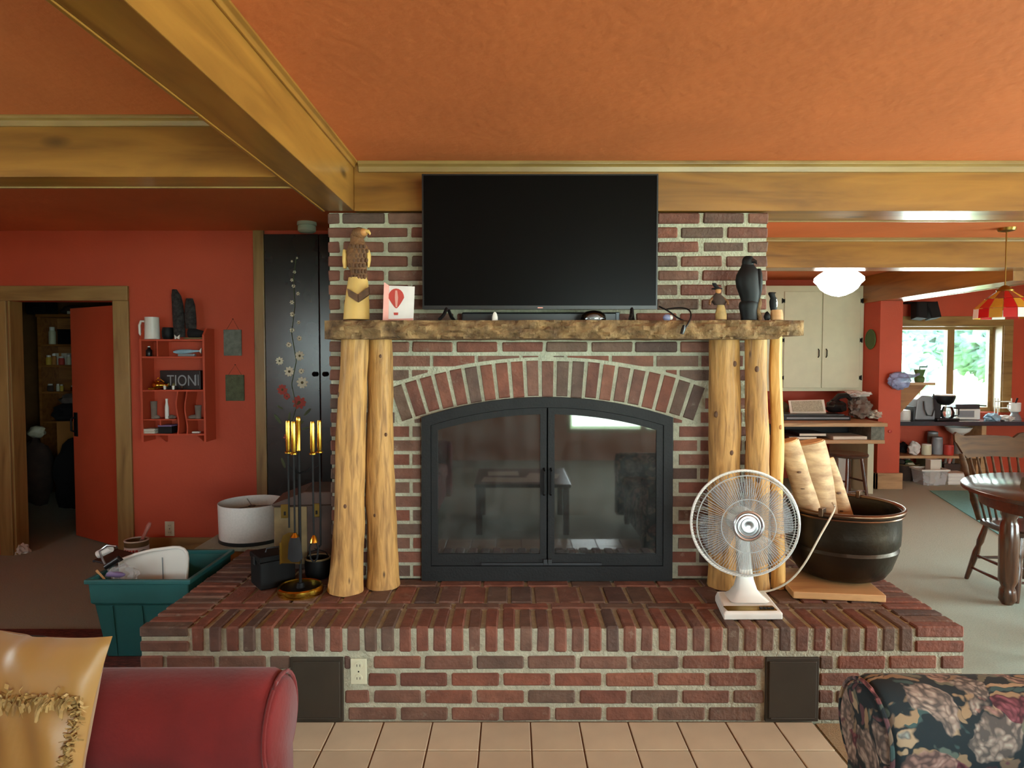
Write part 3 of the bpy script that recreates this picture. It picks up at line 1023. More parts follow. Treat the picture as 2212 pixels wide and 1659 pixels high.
A_END = math.radians(19.6)
AXE0, AXE1 = ACX - ROUT * math.sin(A_END), ACX + ROUT * math.sin(A_END)
nrow = int(round((BZ - HT) / BC))
top = BZ - 0.006
for r in range(nrow):
    z1 = top - r * BC
    z0 = z1 - BH
    if z0 < HT:
        z0 = HT + 0.004
    if z1 - z0 < 0.015:
        continue
    x = WX1
    first = True
    while x > WX0 + 0.02:
        ln = BL
        if first and r % 2 == 0:
            ln = BL / 2 - 0.004
        a, b = max(WX0, x - ln), x
        x -= ln + J
        first = False
        # cut by the arch ring: a piece above the extrados, a piece below the intrados and beside the insert
        xm = [a + (b - a) * s / 8 for s in range(9)]
        if b < AXE0 - J or a > AXE1 + J or z0 > arc(ACX, ROUT) + J:
            if abs((b - a) - BL) < 1e-4 and abs((z1 - z0) - BH) < 1e-4:
                put(random.choice(VAR), ((a + b) / 2, YW + jit(0.002), z0), fp)
            else:
                obj('brick', worn(MB().chamfer(a, b, YW + jit(0.002), YW + 0.05, z0, z1, 0.005)), 'brick_clay', fp)
            continue
        for side in ('above', 'below'):
            cols_ = []
            us = list(xm)
            if side == 'below':
                us = sorted(set(us + [u for u in (IX0 - 0.004, IX1 + 0.004) if a < u < b]))
            for u in us:
                du = abs(u - ACX)
                if side == 'above':
                    lo_ = max(z0, arc(u, ROUT) + J) if du < AXE1 - ACX + J else (z0 if z0 > ACZ + ROUT * math.cos(A_END) else None)
                    cols_.append((u, lo_, z1) if lo_ is not None and z1 - lo_ > 0.006 else None)
                else:
                    if IX0 - 0.003 < u < IX1 + 0.003:
                        cols_.append(None)
                        continue
                    if du < RIN * math.sin(A_END):
                        hi_ = min(z1, arc(u, RIN) - 0.012)
                    elif du < ROUT * math.sin(A_END) + J:
                        hi_ = min(z1, ACZ + du / math.tan(A_END) - 0.03)
                    else:
                        hi_ = z1 if z1 < ACZ + ROUT * math.cos(A_END) + J else None
                    cols_.append((u, z0, hi_) if hi_ is not None and hi_ - z0 > 0.008 else None)
            cur = []
            for c_ in cols_ + [None]:
                if c_ is not None:
                    cur.append(c_)
                    continue
                if len(cur) > 1 and cur[-1][0] - cur[0][0] > 0.018:
                    poly = [(u, l_) for u, l_, h_ in cur] + [(u, h_) for u, l_, h_ in reversed(cur)]
                    obj('brick', MB().prism(poly, YW + jit(0.002), YW + 0.05), 'brick_clay', fp)
                cur = []

NA = 21
for i in range(NA):
    a0 = -A_END + 2 * A_END * i / NA
    a1 = -A_END + 2 * A_END * (i + 1) / NA
    gi, go = 0.0085 / RIN, 0.0095 / ROUT
    ri, ro = RIN + 0.002 + jit(0.003), ROUT + jit(0.003)
    P = lambda R, t: (ACX + R * math.sin(t), ACZ + R * math.cos(t))
    y0 = YW + jit(0.002)
    c = 0.004
    mb = MB()
    outer = [P(ri, a0 + gi), P(ri, a1 - gi), P(ro, a1 - go), P(ro, a0 + go)]
    cxy = (sum(p[0] for p in outer) / 4, sum(p[1] for p in outer) / 4)
    inner = [(p[0] + (cxy[0] - p[0]) * 0.06, p[1] + (cxy[1] - p[1]) * 0.06) for p in outer]
    vs = [(p[0], y0, p[1]) for p in inner] + [(p[0], y0 + c, p[1]) for p in outer] + [(p[0], y0 + 0.05, p[1]) for p in outer]
    fs = [(0, 1, 2, 3)] + [(q, (q + 1) % 4, 4 + (q + 1) % 4, 4 + q) for q in range(4)] + [(4 + q, 4 + (q + 1) % 4, 8 + (q + 1) % 4, 8 + q) for q in range(4)] + [(8, 9, 10, 11)]
    mb.add(vs, fs)
    obj('arch_brick', mb, 'brick_clay', fp)

# ------------------------------------------------------------------ hearth
he = thing('hearth', 'long raised red brick hearth with upright edge bricks below the fireplace', 'hearth', ((HX0 + HX1) / 2, 3.2, 0))
HB = 3.86
ob = obj('mortar_core', MB().box(HX0 + 0.006, HX1 - 0.006, Y1 + 0.007, HB - 0.006, 0, HT - 0.009), 'mortar', he)
vxa, vxb = aY(628, 1500, Y1).x, aY(742, 1500, Y1).x
vxc, vxd = aY(1653, 1500, Y1).x, aY(1768, 1500, Y1).x
vz0, vz1 = 0.012, aY(700, 1420, Y1).z
oxa, oxb, oz0, oz1 = aY(758, 1450, Y1).x, aY(793, 1450, Y1).x, aY(775, 1477, Y1).z, aY(775, 1422, Y1).z


def hbrick(x0, x1, y0, y1, z0, z1, name='brick', c=0.006):
    return obj(name, worn(MB().chamfer(x0 + jit(), x1 + jit(), y0, y1, z0 + jit(0.001), z1 + jit(0.001), c), 0.0016), 'brick_clay', he)


hp, hc = 0.2145, 0.0728
for r in range(4):
    z0 = 0.300 - hc * (r + 1) + 0.004
    z1 = z0 + hc - 0.018
    off = aY(913 if r % 2 == 0 else 859, 1450, Y1).x
    kk = math.floor((HX0 - off) / hp)
    while off + kk * hp < HX1:
        a, b = off + kk * hp + 0.009, off + (kk + 1) * hp - 0.009
        kk += 1
        a, b = max(a, HX0), min(b, HX1)
        if b - a < 0.02:
            continue
        parts = [(a, b)]
        for (ca, cb, cz0, cz1) in ((vxa, vxb, vz0, vz1), (vxc, vxd, vz0, vz1), (oxa, oxb, oz0 + 0.01, oz1)):
            if z0 < cz1 and z1 > cz0:
                nw = []
                for lo, hi in parts:
                    if hi <= ca or lo >= cb:
                        nw.append((lo, hi))
                    else:
                        nw += [(lo, ca - 0.004), (cb + 0.004, hi)]
                parts = nw
        for lo, hi in parts:
            if hi - lo > 0.02:
                hbrick(lo, hi, Y1 + jit(0.002), Y1 + 0.06, z0, z1)
# upright edge bricks along the front, two laid bricks at each corner
ex0, ex1 = HX0 + 0.205, HX1 - 0.205
n_edge = 42
pe = (ex1 - ex0) / n_edge
for i in range(n_edge):
    a, b = ex0 + pe * i + 0.0095, ex0 + pe * (i + 1) - 0.0095
    hbrick(a, b, Y1 + jit(0.003), Y1 + 0.207 + jit(0.003), 0.304, HT - 0.0005 + jit(0.0008), 'edge_brick', 0.007)
for xa, xb in ((HX0, ex0 - 0.004), (ex1 + 0.004, HX1)):
    for za, zb_ in ((0.303, 0.35), (0.365, HT - 0.0005)):
        hbrick(xa, xb, Y1 + jit(0.002), Y1 + 0.06, za, zb_)
    y = Y1 + 0.07
    while y + 0.06 < HB:
        hbrick(xa, xb, y, y + 0.058, HT - 0.04, HT - 0.0005 + jit(0.0008))
        y += 0.0715
# field of the top: a row of stretchers, a row of headers, another row against the chimney and the two wings
ya = Y1 + 0.217


def row(x0, x1, y0, y1, pitch, off=0.0):
    x = x0 + off
    while x < x1 - 0.02:
        a, b = max(x0, x), min(x1, x + pitch - 0.015)
        if b - a > 0.02:
            hbrick(a, b, y0, y1, HT - 0.04, HT - 0.0005 + jit(0.0008))
        x += pitch


row(ex0 + 0.004, ex1 - 0.004, ya, ya + 0.058, 0.216)
row(ex0 + 0.004, ex1 - 0.004, ya + 0.069, ya + 0.069 + 0.205, 0.111)
row(ex0 + 0.004, ex1 - 0.004, ya + 0.285, YW - 0.002, 0.216, -0.1)
for xa, xb in ((ex0 + 0.004, WX0 - 0.006), (WX1 + 0.006, ex1 - 0.004)):
    row(xa, xb, YW + 0.01, YW + 0.215, 0.111)
    row(xa, xb, YW + 0.226, YW + 0.43, 0.111, -0.05)

# iron ash doors and the socket in the hearth face
for xa, xb, lb in ((vxa, vxb, 'dark metal ash door in the hearth face beside the wall socket'), (vxc, vxd, 'dark metal ash door in the hearth face below the white fan')):
    v = thing('ash_door', lb, 'vent cover', ((xa + xb) / 2, Y1, vz0), 'ash doors in the hearth')
    obj('frame', MB().box(xa, xb, Y1 - 0.004, Y1 + 0.01, vz0, vz1), 'vent_brown', v, bevel=0.003)
    obj('plate', MB().box(xa + 0.012, xb - 0.012, Y1 - 0.010, Y1 - 0.004, vz0 + 0.016, vz1 - 0.014), 'vent_brown', v, bevel=0.003)
    obj('hinge', MB().tube([(xa + 0.02, Y1 - 0.01, vz0 + 0.018), (xb - 0.02, Y1 - 0.01, vz0 + 0.018)], 0.004, 8), 'vent_brown', v)


def outlet(label, c, yface, h=0.115, w=0.072):
    o = thing('wall_socket', label, 'socket', (c.x, yface, c.z))
    obj('cover_plate', MB().box(c.x - w / 2, c.x + w / 2, yface - 0.006, yface, c.z - h / 2, c.z + h / 2), 'cream_plastic', o, bevel=0.003)
    for s in (-1, 1):
        f = obj('receptacle', MB().lathe([(0.017, 0), (0.016, 0.003)], 16, M=Matrix.Translation((c.x, yface - 0.006, c.z + s * 0.027)) @ Matrix.Rotation(PI / 2, 4, 'X')), 'cream_plastic', o)
        for u in (-0.006, 0.006):
            obj('slot', MB().box(c.x + u - 0.0012, c.x + u + 0.0012, yface - 0.0095, yface - 0.009, c.z + s * 0.027 - 0.005, c.z + s * 0.027 + 0.005), 'black_plastic', f)
    obj('screw', MB().lathe([(0.0035, 0), (0.002, 0.002)], 8, M=Matrix.Translation((c.x, yface - 0.006, c.z)) @ Matrix.Rotation(PI / 2, 4, 'X')), 'black_iron', o)


outlet('cream wall socket set into the brick face of the hearth', aY(775, 1450, Y1), Y1 + 0.002, h=(oz1 - oz0), w=(oxb - oxa))
outlet('cream wall socket on the red wall above the baseboard', aY(367, 1142, LWY), LWY)
# ================================================================== INSERT, LOG POSTS, MANTEL AND WHAT STANDS ON IT
def q2(px, py, Y):
    p = aY(px, py, Y)
    return (p.x, p.z)


YI = 3.30
ins = thing('fireplace_insert', 'black iron fireplace insert with two arched glass doors', 'fireplace insert', (aY(1182, 1250, YI).x, YI, HT))
s_ = YI / F
iC = (q2(1182, 858, YI)[0], q2(1182, 858, YI)[1] - 870 * s_)
zb_in = HT + 0.002


def arcpt(R, dx):
    R *= s_
    return (iC[0] + dx * s_, iC[1] + math.sqrt(R * R - (dx * s_) ** 2))


def arch_bar(Ro, Ri, d0, d1, n=12):
    A = [arcpt(Ro, d0 + (d1 - d0) * i / n) for i in range(n + 1)]
    B = [arcpt(Ri, d1 + (d0 - d1) * i / n) for i in range(n + 1)]
    mb = []
    for i in range(n):
        mb.append([A[i], A[i + 1], B[n - i - 1], B[n - i]])
    return mb


def xz(px):
    return aY(px, 1000, YI).x


def zz(py):
    return aY(1182, py, YI).z


fr = MB()
for xa, xb in ((910, 930), (1434, 1454)):
    d0, d1 = xa - 1182, xb - 1182
    fr.prism([(xz(xa), zb_in), (xz(xb), zb_in), arcpt(870, d1), arcpt(870, d0)], YI - 0.01, YW + 0.02)
for qd in arch_bar(870, 848, -252, 252, 16):
    fr.prism(qd, YI - 0.01, YW + 0.02)
fr.box(xz(930), xz(1434), YI - 0.01, YW + 0.02, zb_in, zz(1222))
obj('frame', fr, 'stove_iron', ins)
obj('ledge', MB().box(xz(1040), xz(1300), YI - 0.018, YI - 0.01, zz(1219), zz(1214)), 'dark_steel', ins)
for sd, (xa, xb) in enumerate(((931, 1181), (1184, 1433))):
    d = MB()
    sw = 14
    for a, b in ((xa, xa + sw), (xb - sw, xb)):
        d.prism([(xz(a), zz(1221)), (xz(b), zz(1221)), arcpt(847, b - 1182), arcpt(847, a - 1182)], YI - 0.004, YI + 0.016)
    for qd in arch_bar(847, 833, xa + sw - 1182, xb - sw - 1182):
        d.prism(qd, YI - 0.004, YI + 0.016)
    d.box(xz(xa + sw), xz(xb - sw), YI - 0.004, YI + 0.016, zz(1221), zz(1196))
    door = obj('glass_door', d, 'stove_iron', ins)
    pl = [(xz(xa + sw), zz(1196)), (xz(xb - sw), zz(1196))]
    n = 12
    for i in range(n + 1):
        dx = (xb - sw - 1182) + ((xa + sw) - (xb - sw)) * i / n
        pl.append(arcpt(833, dx))
    obj('pane', MB().prism(pl, YI + 0.004, YI + 0.009), 'stove_glass', door)
    hx = xz(1175 if sd == 0 else 1190)
    obj('handle', MB().tube([(hx, YI - 0.004, zz(1068)), (hx, YI - 0.035, zz(1064)), (hx, YI - 0.035, zz(1016)), (hx, YI - 0.004, zz(1012))], 0.006, 8), 'black_iron', door, smooth=True)
    hx2 = xz(1178 if sd == 0 else 1188)
    obj('latch', MB().box(hx2 - 0.01, hx2 + 0.01, YI - 0.02, YI - 0.004, zz(1218), zz(1206)), 'dark_steel', door, bevel=0.002)

# iron grate with burnt logs inside the firebox
gr = thing('fire_grate', 'black iron grate with charred logs inside the firebox', 'grate', (0.18, 3.65, HT + 0.01))
for i in range(6):
    x = -0.1 + 0.11 * i
    obj('grate_bar', MB().tube([(x, 3.5, HT + 0.1), (x, 3.52, HT + 0.06), (x, 3.8, HT + 0.06), (x, 3.82, HT + 0.14)], 0.008, 6), 'black_iron', gr)
for i, x in enumerate((-0.02, 0.36)):
    obj('leg', MB().box(x - 0.01, x + 0.01, 3.54, 3.56, HT + 0.011, HT + 0.055), 'black_iron', gr)
for i, (z, yy) in enumerate(((HT + 0.115, 3.6), (HT + 0.115, 3.71), (HT + 0.2, 3.655))):
    obj('burnt_log', MB().tube([(-0.15 + 0.65 * t / 6, yy, z) for t in range(7)], 0.047, 10, jitter=0.25, seed=i), 'firebox', gr, smooth=True)


def log_post(label, tx, bx, yt, yb, wt, wb, seed, bumps=()):
    t = thing('log_post', label, 'post', (aY(bx, 1280, yb).x, yb, HT), 'peeled log posts under the mantel')
    zt = MANT_Z0 + 0.008
    p0 = Vector((aY(bx, 1280, yb).x, yb, HT + 0.001))
    p1 = Vector((aY(tx, 735, yt).x, yt, zt))
    r0, r1 = wb * yb / F / 2, wt * yt / F / 2
    pts, rad = [], []
    n = 26
    for i in range(n + 1):
        u = i / n
        c = p0.lerp(p1, u)
        c.x += 0.010 * math.sin(u * 5 + seed) * u * (1 - u) * 3
        r = r0 + (r1 - r0) * (u ** 0.7)
        r *= 1 + 0.025 * math.sin(u * 9 + seed * 2)
        if u < 0.06:
            r *= 1.06 - u
        pts.append(c)
        rad.append(r)
    mb = MB().tube(pts, rad, 22, jitter=0.09, nscale=2.6, seed=seed)
    post = obj('trunk', mb, 'pine_z', t, smooth=True, auto=0.9)
    for (u, a, s) in bumps:
        c = p0.lerp(p1, u)
        r = (r0 + (r1 - r0) * (u ** 0.7))
        k = c + Vector((math.cos(a) * r * 0.96, -math.sin(a) * r * 0.96, 0))
        obj('knot', MB().ell(k, (s, s * 0.7, s * 1.4), 10, 7), 'eagle_dark', t, smooth=True)
    return t


MANT_Z0, MANT_Z1 = aY(1106, 733, 3.04).z, aY(1106, 692, 3.04).z
log_post('thick golden peeled log post beside the brass fire tools', 768, 747, 3.15, 3.165, 58, 74, 1.0, ((0.78, 2.6, 0.012), (0.48, 2.9, 0.014), (0.35, 1.6, 0.008)))
log_post('golden peeled log post with a dark knot close to the left edge of the stove', 820, 828, 3.22, 3.235, 52, 72, 2.3, ((0.93, 1.35, 0.008), (0.62, 1.0, 0.007), (0.3, 1.9, 0.008)))
log_post('olive toned peeled log post right beside the stove behind the fan', 1563, 1566, 3.225, 3.235, 64, 70, 3.7, ((0.9, 1.1, 0.011), (0.55, 1.4, 0.010), (0.7, 2.4, 0.012)))
log_post('peeled log post with a pale split edge next to the birch firewood', 1632, 1634, 3.17, 3.18, 46, 54, 4.9, ((0.88, 1.8, 0.011), (0.45, 1.7, 0.013)))
# pale split half against the last post
sp = thing('split_log', 'pale yellow split log standing against the right log post', 'log', (aY(1673, 1280, 3.2).x, 3.2, HT))
pa, pb = aY(1676, 735, 3.2), aY(1680, 1280, 3.2)
pts = [Vector((pb.x + (pa.x - pb.x) * i / 14 + 0.004 * math.sin(i * 0.9), 3.2, HT + 0.001 + (MANT_Z0 - HT + 0.02) * i / 14)) for i in range(15)]
obj('trunk', MB().tube(pts, [0.033 - 0.005 * (i / 14) for i in range(15)], 14, jitter=0.18, seed=8), 'pine_light', sp, smooth=True)
for u in (3, 6, 9):
    obj('knot', MB().ell((pts[u].x + 0.004, 3.2 - 0.03, pts[u].z), (0.008, 0.005, 0.012), 10, 7), 'eagle_head', sp, smooth=True)

# mantel slab with live bark edge
MX0, MX1 = aY(700, 710, 3.05).x, aY(1735, 705, 3.05).x
rings = []
nx = 130
for i in range(nx + 1):
    u = i / nx
    x = MX0 + (MX1 - MX0) * u
    e = min(1, u * 40, (1 - u) * 40)
    sec = []
    zlo = MANT_Z0 + 0.001 + 0.006 * abs(noise.noise(Vector((x * 6, 0, 0))))
    zhi = MANT_Z1
    if u > 0.95:
        zlo += 0.016
    yf = 3.03 + 0.016 * noise.noise(Vector((x * 4, 3, 0)))
    ms = 9
    front = []
    for j in range(ms + 1):
        v = j / ms
        z = zlo + (zhi - zlo) * v
        bulge = -0.02 * math.sin(PI * v) + 0.026 * noise.noise(Vector((x * 16, v * 2.5, 1))) + 0.022 * noise.noise(Vector((x * 40, v * 5, 4)))
        front.append((yf + bulge * e + (1 - e) * 0.02, z))
    sec = front + [(3.15, zhi), (YW - 0.004, zhi), (YW - 0.004, zlo), (3.2, zlo)]
    xx = x + (0.012 * noise.noise(Vector((5, u * 3, 1))))
    rings.append([Vector((xx, a, b)) for a, b in sec])
man = obj('mantel', MB().rings(rings), 'bark', None, smooth=True, auto=0.8)
tag(man, 'rough live-edge bark slab mantel shelf resting on the log posts', 'mantel')
MT = MANT_Z1
# small bark lumps on the front edge are part of the slab
for px, py, r in ((1135, 696, 0.009), (1152, 695, 0.008), (1192, 697, 0.007), (1213, 700, 0.006), (1000, 703, 0.012), (1290, 712, 0.014), (905, 712, 0.012), (1470, 716, 0.012)):
    p = aY(px, py, 3.03)
    obj('bark_lump', MB().lump(p, (r, r * 0.8, r), 0.4, 2, 2, px), 'bark', man, smooth=True)

# ------------------------------------------------------------------ television
YT = 3.15
tv = thing('television', 'large flat black television standing on the bark mantel', 'television', (aY(1166, 690, YT).x, YT, MT))
tx0, tx1, tz0, tz1 = aY(912, 500, YT).x, aY(1421, 500, YT).x, aY(1166, 668, YT).z, aY(1166, 376, YT).z
obj('housing', MB().box(tx0, tx1, YT + 0.001, YT + 0.028, tz0, tz1).box(tx0 + 0.12, tx1 - 0.12, YT + 0.028, YT + 0.07, tz0 + 0.02, tz0 + 0.3), 'black_plastic', tv, bevel=0.004)
obj('screen', MB().box(tx0 + 0.007, tx1 - 0.007, YT - 0.001, YT + 0.001, tz0 + 0.017, tz1 - 0.007), 'screen', tv)
bz = MB().box(tx0, tx1, YT - 0.004, YT + 0.001, tz0, tz0 + 0.017).box(tx0, tx1, YT - 0.004, YT + 0.001, tz1 - 0.007, tz1)
bz.box(tx0, tx0 + 0.007, YT - 0.004, YT + 0.001, tz0 + 0.017, tz1 - 0.007).box(tx1 - 0.007, tx1, YT - 0.004, YT + 0.001, tz0 + 0.017, tz1 - 0.007)
obj('bezel', bz, 'black_plastic', tv)
lx = aY(1167, 665, YT).x
obj('logo', MB().box(lx - 0.012, lx + 0.012, YT - 0.0055, YT - 0.004, tz0 + 0.004, tz0 + 0.009), 'pink_card', tv)
for px in (966, 1366):
    x = aY(px, 680, YT).x
    f = MB()
    for s in (-1, 1):
        f.tube([(x, YT + 0.012, tz0 + 0.012), (x + s * 0.012, YT + 0.012 + s * 0.05, (tz0 + MT) / 2), (x + s * 0.026, YT + 0.012 + s * 0.1, MT + 0.0075)], 0.008, 8)
    obj('foot', f, 'black_plastic', tv)


# shapes turned from a silhouette: rows of (y, x left, x right) pixels, elliptical sections
def silh(rows, Y, dr=0.8, n=18, yoff=0.0):
    R = []
    rows = sorted(rows, key=lambda r: -r[0])
    for y, xl, xr in rows:
        p = aY((xl + xr) / 2, y, Y)
        rx = (xr - xl) / 2 * Y / F
        R.append([Vector((p.x + rx * math.cos(2 * PI * j / n), Y + yoff + rx * dr * math.sin(2 * PI * j / n), p.z)) for j in range(n)])
    return MB().rings(R)


# carved eagle
YE = 3.17
ea = thing('carved_eagle', 'carved wooden eagle statue with yellow wing edges on a pale log base', 'statue', (aY(770, 690, YE).x, YE, MT))
r0 = [(690.5, 742, 798), (660, 744, 798), (640, 747, 797), (618, 750, 796), (600, 753, 794)]
obj('base', silh(r0, YE, 0.85), 'raw_yellow', ea, smooth=True)
for pl in ([(750, 623), (773, 636), (773, 653), (753, 640)], [(774, 636), (796, 620), (797, 636), (774, 653)]):
    obj('carved_band', MB().prism([q2(a, b, YE - 0.055) for a, b in pl], YE - 0.058, YE - 0.035), 'eagle_dark', ea)
obj('body', silh([(622, 764, 786), (612, 758, 794), (600, 757, 795), (585, 757, 793), (575, 751, 792), (560, 748, 796), (545, 748, 798), (535, 752, 795), (525, 756, 789), (515, 757, 785), (506, 758, 784)], YE, 0.7), 'eagle_brown', ea, smooth=True)
fe = MB()
for rI, (py, xa_, xb_) in enumerate(((532, 757, 791), (542, 753, 793), (552, 752, 793), (562, 752, 792), (573, 756, 790), (586, 760, 790), (598, 761, 791))):
    for kI in range(5):
        pxx = xa_ + (xb_ - xa_) * (kI + 0.5 * (rI % 2)) / 4.5
        u_ = (pxx - 774) / 24.0
        pp_ = aY(pxx, py, YE - 0.033 * math.sqrt(max(0.05, 1 - u_ * u_)) * 1.05)
        fe.ell(pp_, (0.0075, 0.005, 0.012), 8, 5)
obj('plumage', fe, 'eagle_dark', ea, smooth=True)
for rows in ([(580, 742, 748), (566, 740, 750), (550, 740, 751), (540, 741, 748)], [(578, 794, 798), (562, 792, 801), (550, 792, 801), (540, 790, 798)]):
    obj('wing', silh(rows, YE, 2.2), 'raw_yellow', ea, smooth=True)
hd = aY(776, 504, YE)
h_ = obj('head', MB().ell(hd, (0.036, 0.034, 0.028), 16, 10), 'eagle_brown', ea, smooth=True)
obj('face', MB().ell(hd + Vector((0.024, -0.014, 0.002)), (0.02, 0.022, 0.018), 14, 9), 'eagle_head', h_, smooth=True)
obj('beak', MB().tube([hd + Vector(p) for p in ((0.03, -0.02, 0.006), (0.048, -0.024, 0.004), (0.056, -0.026, -0.006), (0.056, -0.026, -0.013))], [0.011, 0.009, 0.005, 0.001], 8), 'raw_yellow', h_, smooth=True)

# greeting card
YCD = 3.12
cd = thing('greeting_card', 'white greeting card printed with a red hot air balloon', 'card', (aY(865, 690, YCD).x, YCD, MT))
a0, a1 = q2(839, 692, YCD), q2(893, 692, YCD)
t0, t1 = q2(841, 617, YCD), q2(896, 619, YCD)
obj('front_leaf', MB().prism([(a0[0], MT), (a1[0], MT), t1, t0], YCD - 0.001, YCD), 'card_white', cd)
b0, bt = aY(831, 692, YCD + 0.02), aY(834, 612, YCD + 0.02)
mbk = MB().add([(a0[0], YCD, MT), (b0.x - 0.0, YCD - 0.03, MT), (bt.x, YCD - 0.03, bt.z), (t0[0], YCD, t0[1])], [(0, 1, 2, 3)])
mbk.add([(a0[0], YCD + 0.001, MT), (b0.x - 0.0, YCD - 0.029, MT), (bt.x, YCD - 0.029, bt.z), (t0[0], YCD + 0.001, t0[1])], [(3, 2, 1, 0)])
obj('back_leaf', mbk, 'pink_card', cd)
obj('card_border', MB().prism([(a0[0], MT + 0.001), (a1[0] - 0.001, MT + 0.001), (a1[0] - 0.001, MT + 0.014), (a0[0], MT + 0.01)], YCD - 0.0016, YCD - 0.001), 'pink_card', cd)
bc = q2(856, 643, YCD)
BR = 17 * YCD / F
pts = []
for i in range(20):
    a = 2 * PI * i / 20
    k = 1.0 if math.sin(a) > -0.3 else 1.0 + 0.25 * (-math.sin(a) - 0.3)
    pts.append((bc[0] + BR * math.cos(a) * (1 if math.sin(a) > 0 else math.cos(a * 0) * (1 + 0.5 * math.sin(a))), bc[1] + BR * 1.15 * math.sin(a) * k))
bal = obj('printed_balloon', MB().prism(pts, YCD - 0.002, YCD - 0.001), 'balloon_red', cd)
obj('balloon_gore', MB().prism([(bc[0] - 0.003, bc[1] - BR * 1.2), (bc[0] + 0.004, bc[1] - BR * 1.2), (bc[0] + 0.009, bc[1]), (bc[0] + 0.005, bc[1] + BR * 0.9), (bc[0] - 0.004, bc[1] + BR * 0.9), (bc[0] - 0.006, bc[1])], YCD - 0.0026, YCD - 0.002), 'pink_card', bal)
bk = q2(855, 678, YCD)
obj('balloon_basket', MB().prism([(bk[0] - 0.008, bk[1] - 0.006), (bk[0] + 0.01, bk[1] - 0.006), (bk[0] + 0.012, bk[1] + 0.006), (bk[0] - 0.01, bk[1] + 0.006)], YCD - 0.002, YCD - 0.001), 'balloon_red', bal)

# under the television
cn = aY(1069, 690, 3.1)
c_ = thing('candle', 'small white pointed candle under the television', 'candle', (cn.x, 3.1, MT))
obj('wax', MB().lathe([(0.014, 0), (0.013, 0.02), (0.009, 0.034), (0.003, 0.042)], 14, (cn.x, 3.1, MT)), 'white_plastic', c_, smooth=True)
obj('wick', MB().tube([(cn.x, 3.1, MT + 0.041), (cn.x + 0.001, 3.1, MT + 0.048)], 0.001, 5), 'black_iron', c_)
sb = thing('sound_bar', 'low black speaker bar lying behind the television feet', 'speaker', (aY(1180, 690, 3.27).x, 3.27, MT))
sa0, sa1 = aY(998, 690, 3.27).x, aY(1336, 690, 3.27).x
obj('cabinet', MB().box(sa0, sa1, 3.24, 3.31, MT, MT + 0.05), 'black_plastic', sb, bevel=0.008)
obj('end_cap', MB().box(sa1 - 0.02, sa1 + 0.001, 3.238, 3.311, MT + 0.001, MT + 0.051), 'dark_steel', sb, bevel=0.004)
gd = aY(1282, 690, 3.12)
g_ = thing('glass_dome', 'clear glass paperweight dome under the television', 'paperweight', (gd.x, 3.12, MT))
obj('dome', MB().lathe([(0.056, 0), (0.06, 0.012), (0.054, 0.03), (0.036, 0.044), (0.012, 0.05), (0.001, 0.051)], 24, (gd.x, 3.12, MT)), 'clear_glass', g_, smooth=True)
obj('dome_core', MB().lathe([(0.03, 0.004), (0.032, 0.02), (0.02, 0.03), (0.001, 0.032)], 16, (gd.x, 3.12, MT)), 'grey_plastic', g_, smooth=True)
bt_ = aY(1441, 690, 3.1)
b_ = thing('glass_bead', 'small blue and white glass bead beside the television cable', 'ornament', (bt_.x, 3.1, MT))
obj('bead', MB().ell((bt_.x, 3.1, MT + 0.016), (0.02, 0.016, 0.016), 14, 9), 'blue_bag', b_, smooth=True)
obj('bead_tip', MB().ell((bt_.x + 0.016, 3.095, MT + 0.016), (0.01, 0.01, 0.012), 10, 7), 'white_plastic', b_, smooth=True)


def cable(name, label, px, r, m='black_plastic', cat='cable'):
    pts = [aY(*p) for p in px]
    # smooth the polyline
    for _ in range(2):
        nw = [pts[0]]
        for a, b in zip(pts[:-1], pts[1:]):
            nw += [a.lerp(b, 0.25), a.lerp(b, 0.75)]
        nw.append(pts[-1])
        pts = nw
    return tag(obj(name, MB().tube(pts, r, 7), m, None, smooth=True), label, cat)


cable('television_cable', 'black cable looping from the television over the mantel edge', [(1424, 662, 3.17), (1445, 672, 3.12), (1462, 686, 3.07), (1480, 694, 3.02)], 0.004)
c2 = cable('power_cable', 'black power cable with a plug hanging over the mantel front', [(1440, 668, 3.16), (1468, 664, 3.12), (1490, 668, 3.07), (1494, 684, 3.02), (1486, 700, 2.995), (1478, 712, 2.99)], 0.004)
pp = aY(1476, 712, 2.99)
obj('plug', MB().tube([pp + Vector((0.004, 0, 0.02)), pp, pp + Vector((-0.006, 0, -0.02))], [0.006, 0.01, 0.008], 8), 'black_plastic', c2, smooth=True)

zq = 5.185


def z6(rows):
    return [(440 + y / zq, 1400 + a / zq, 1400 + b / zq) for y, a, b in rows]


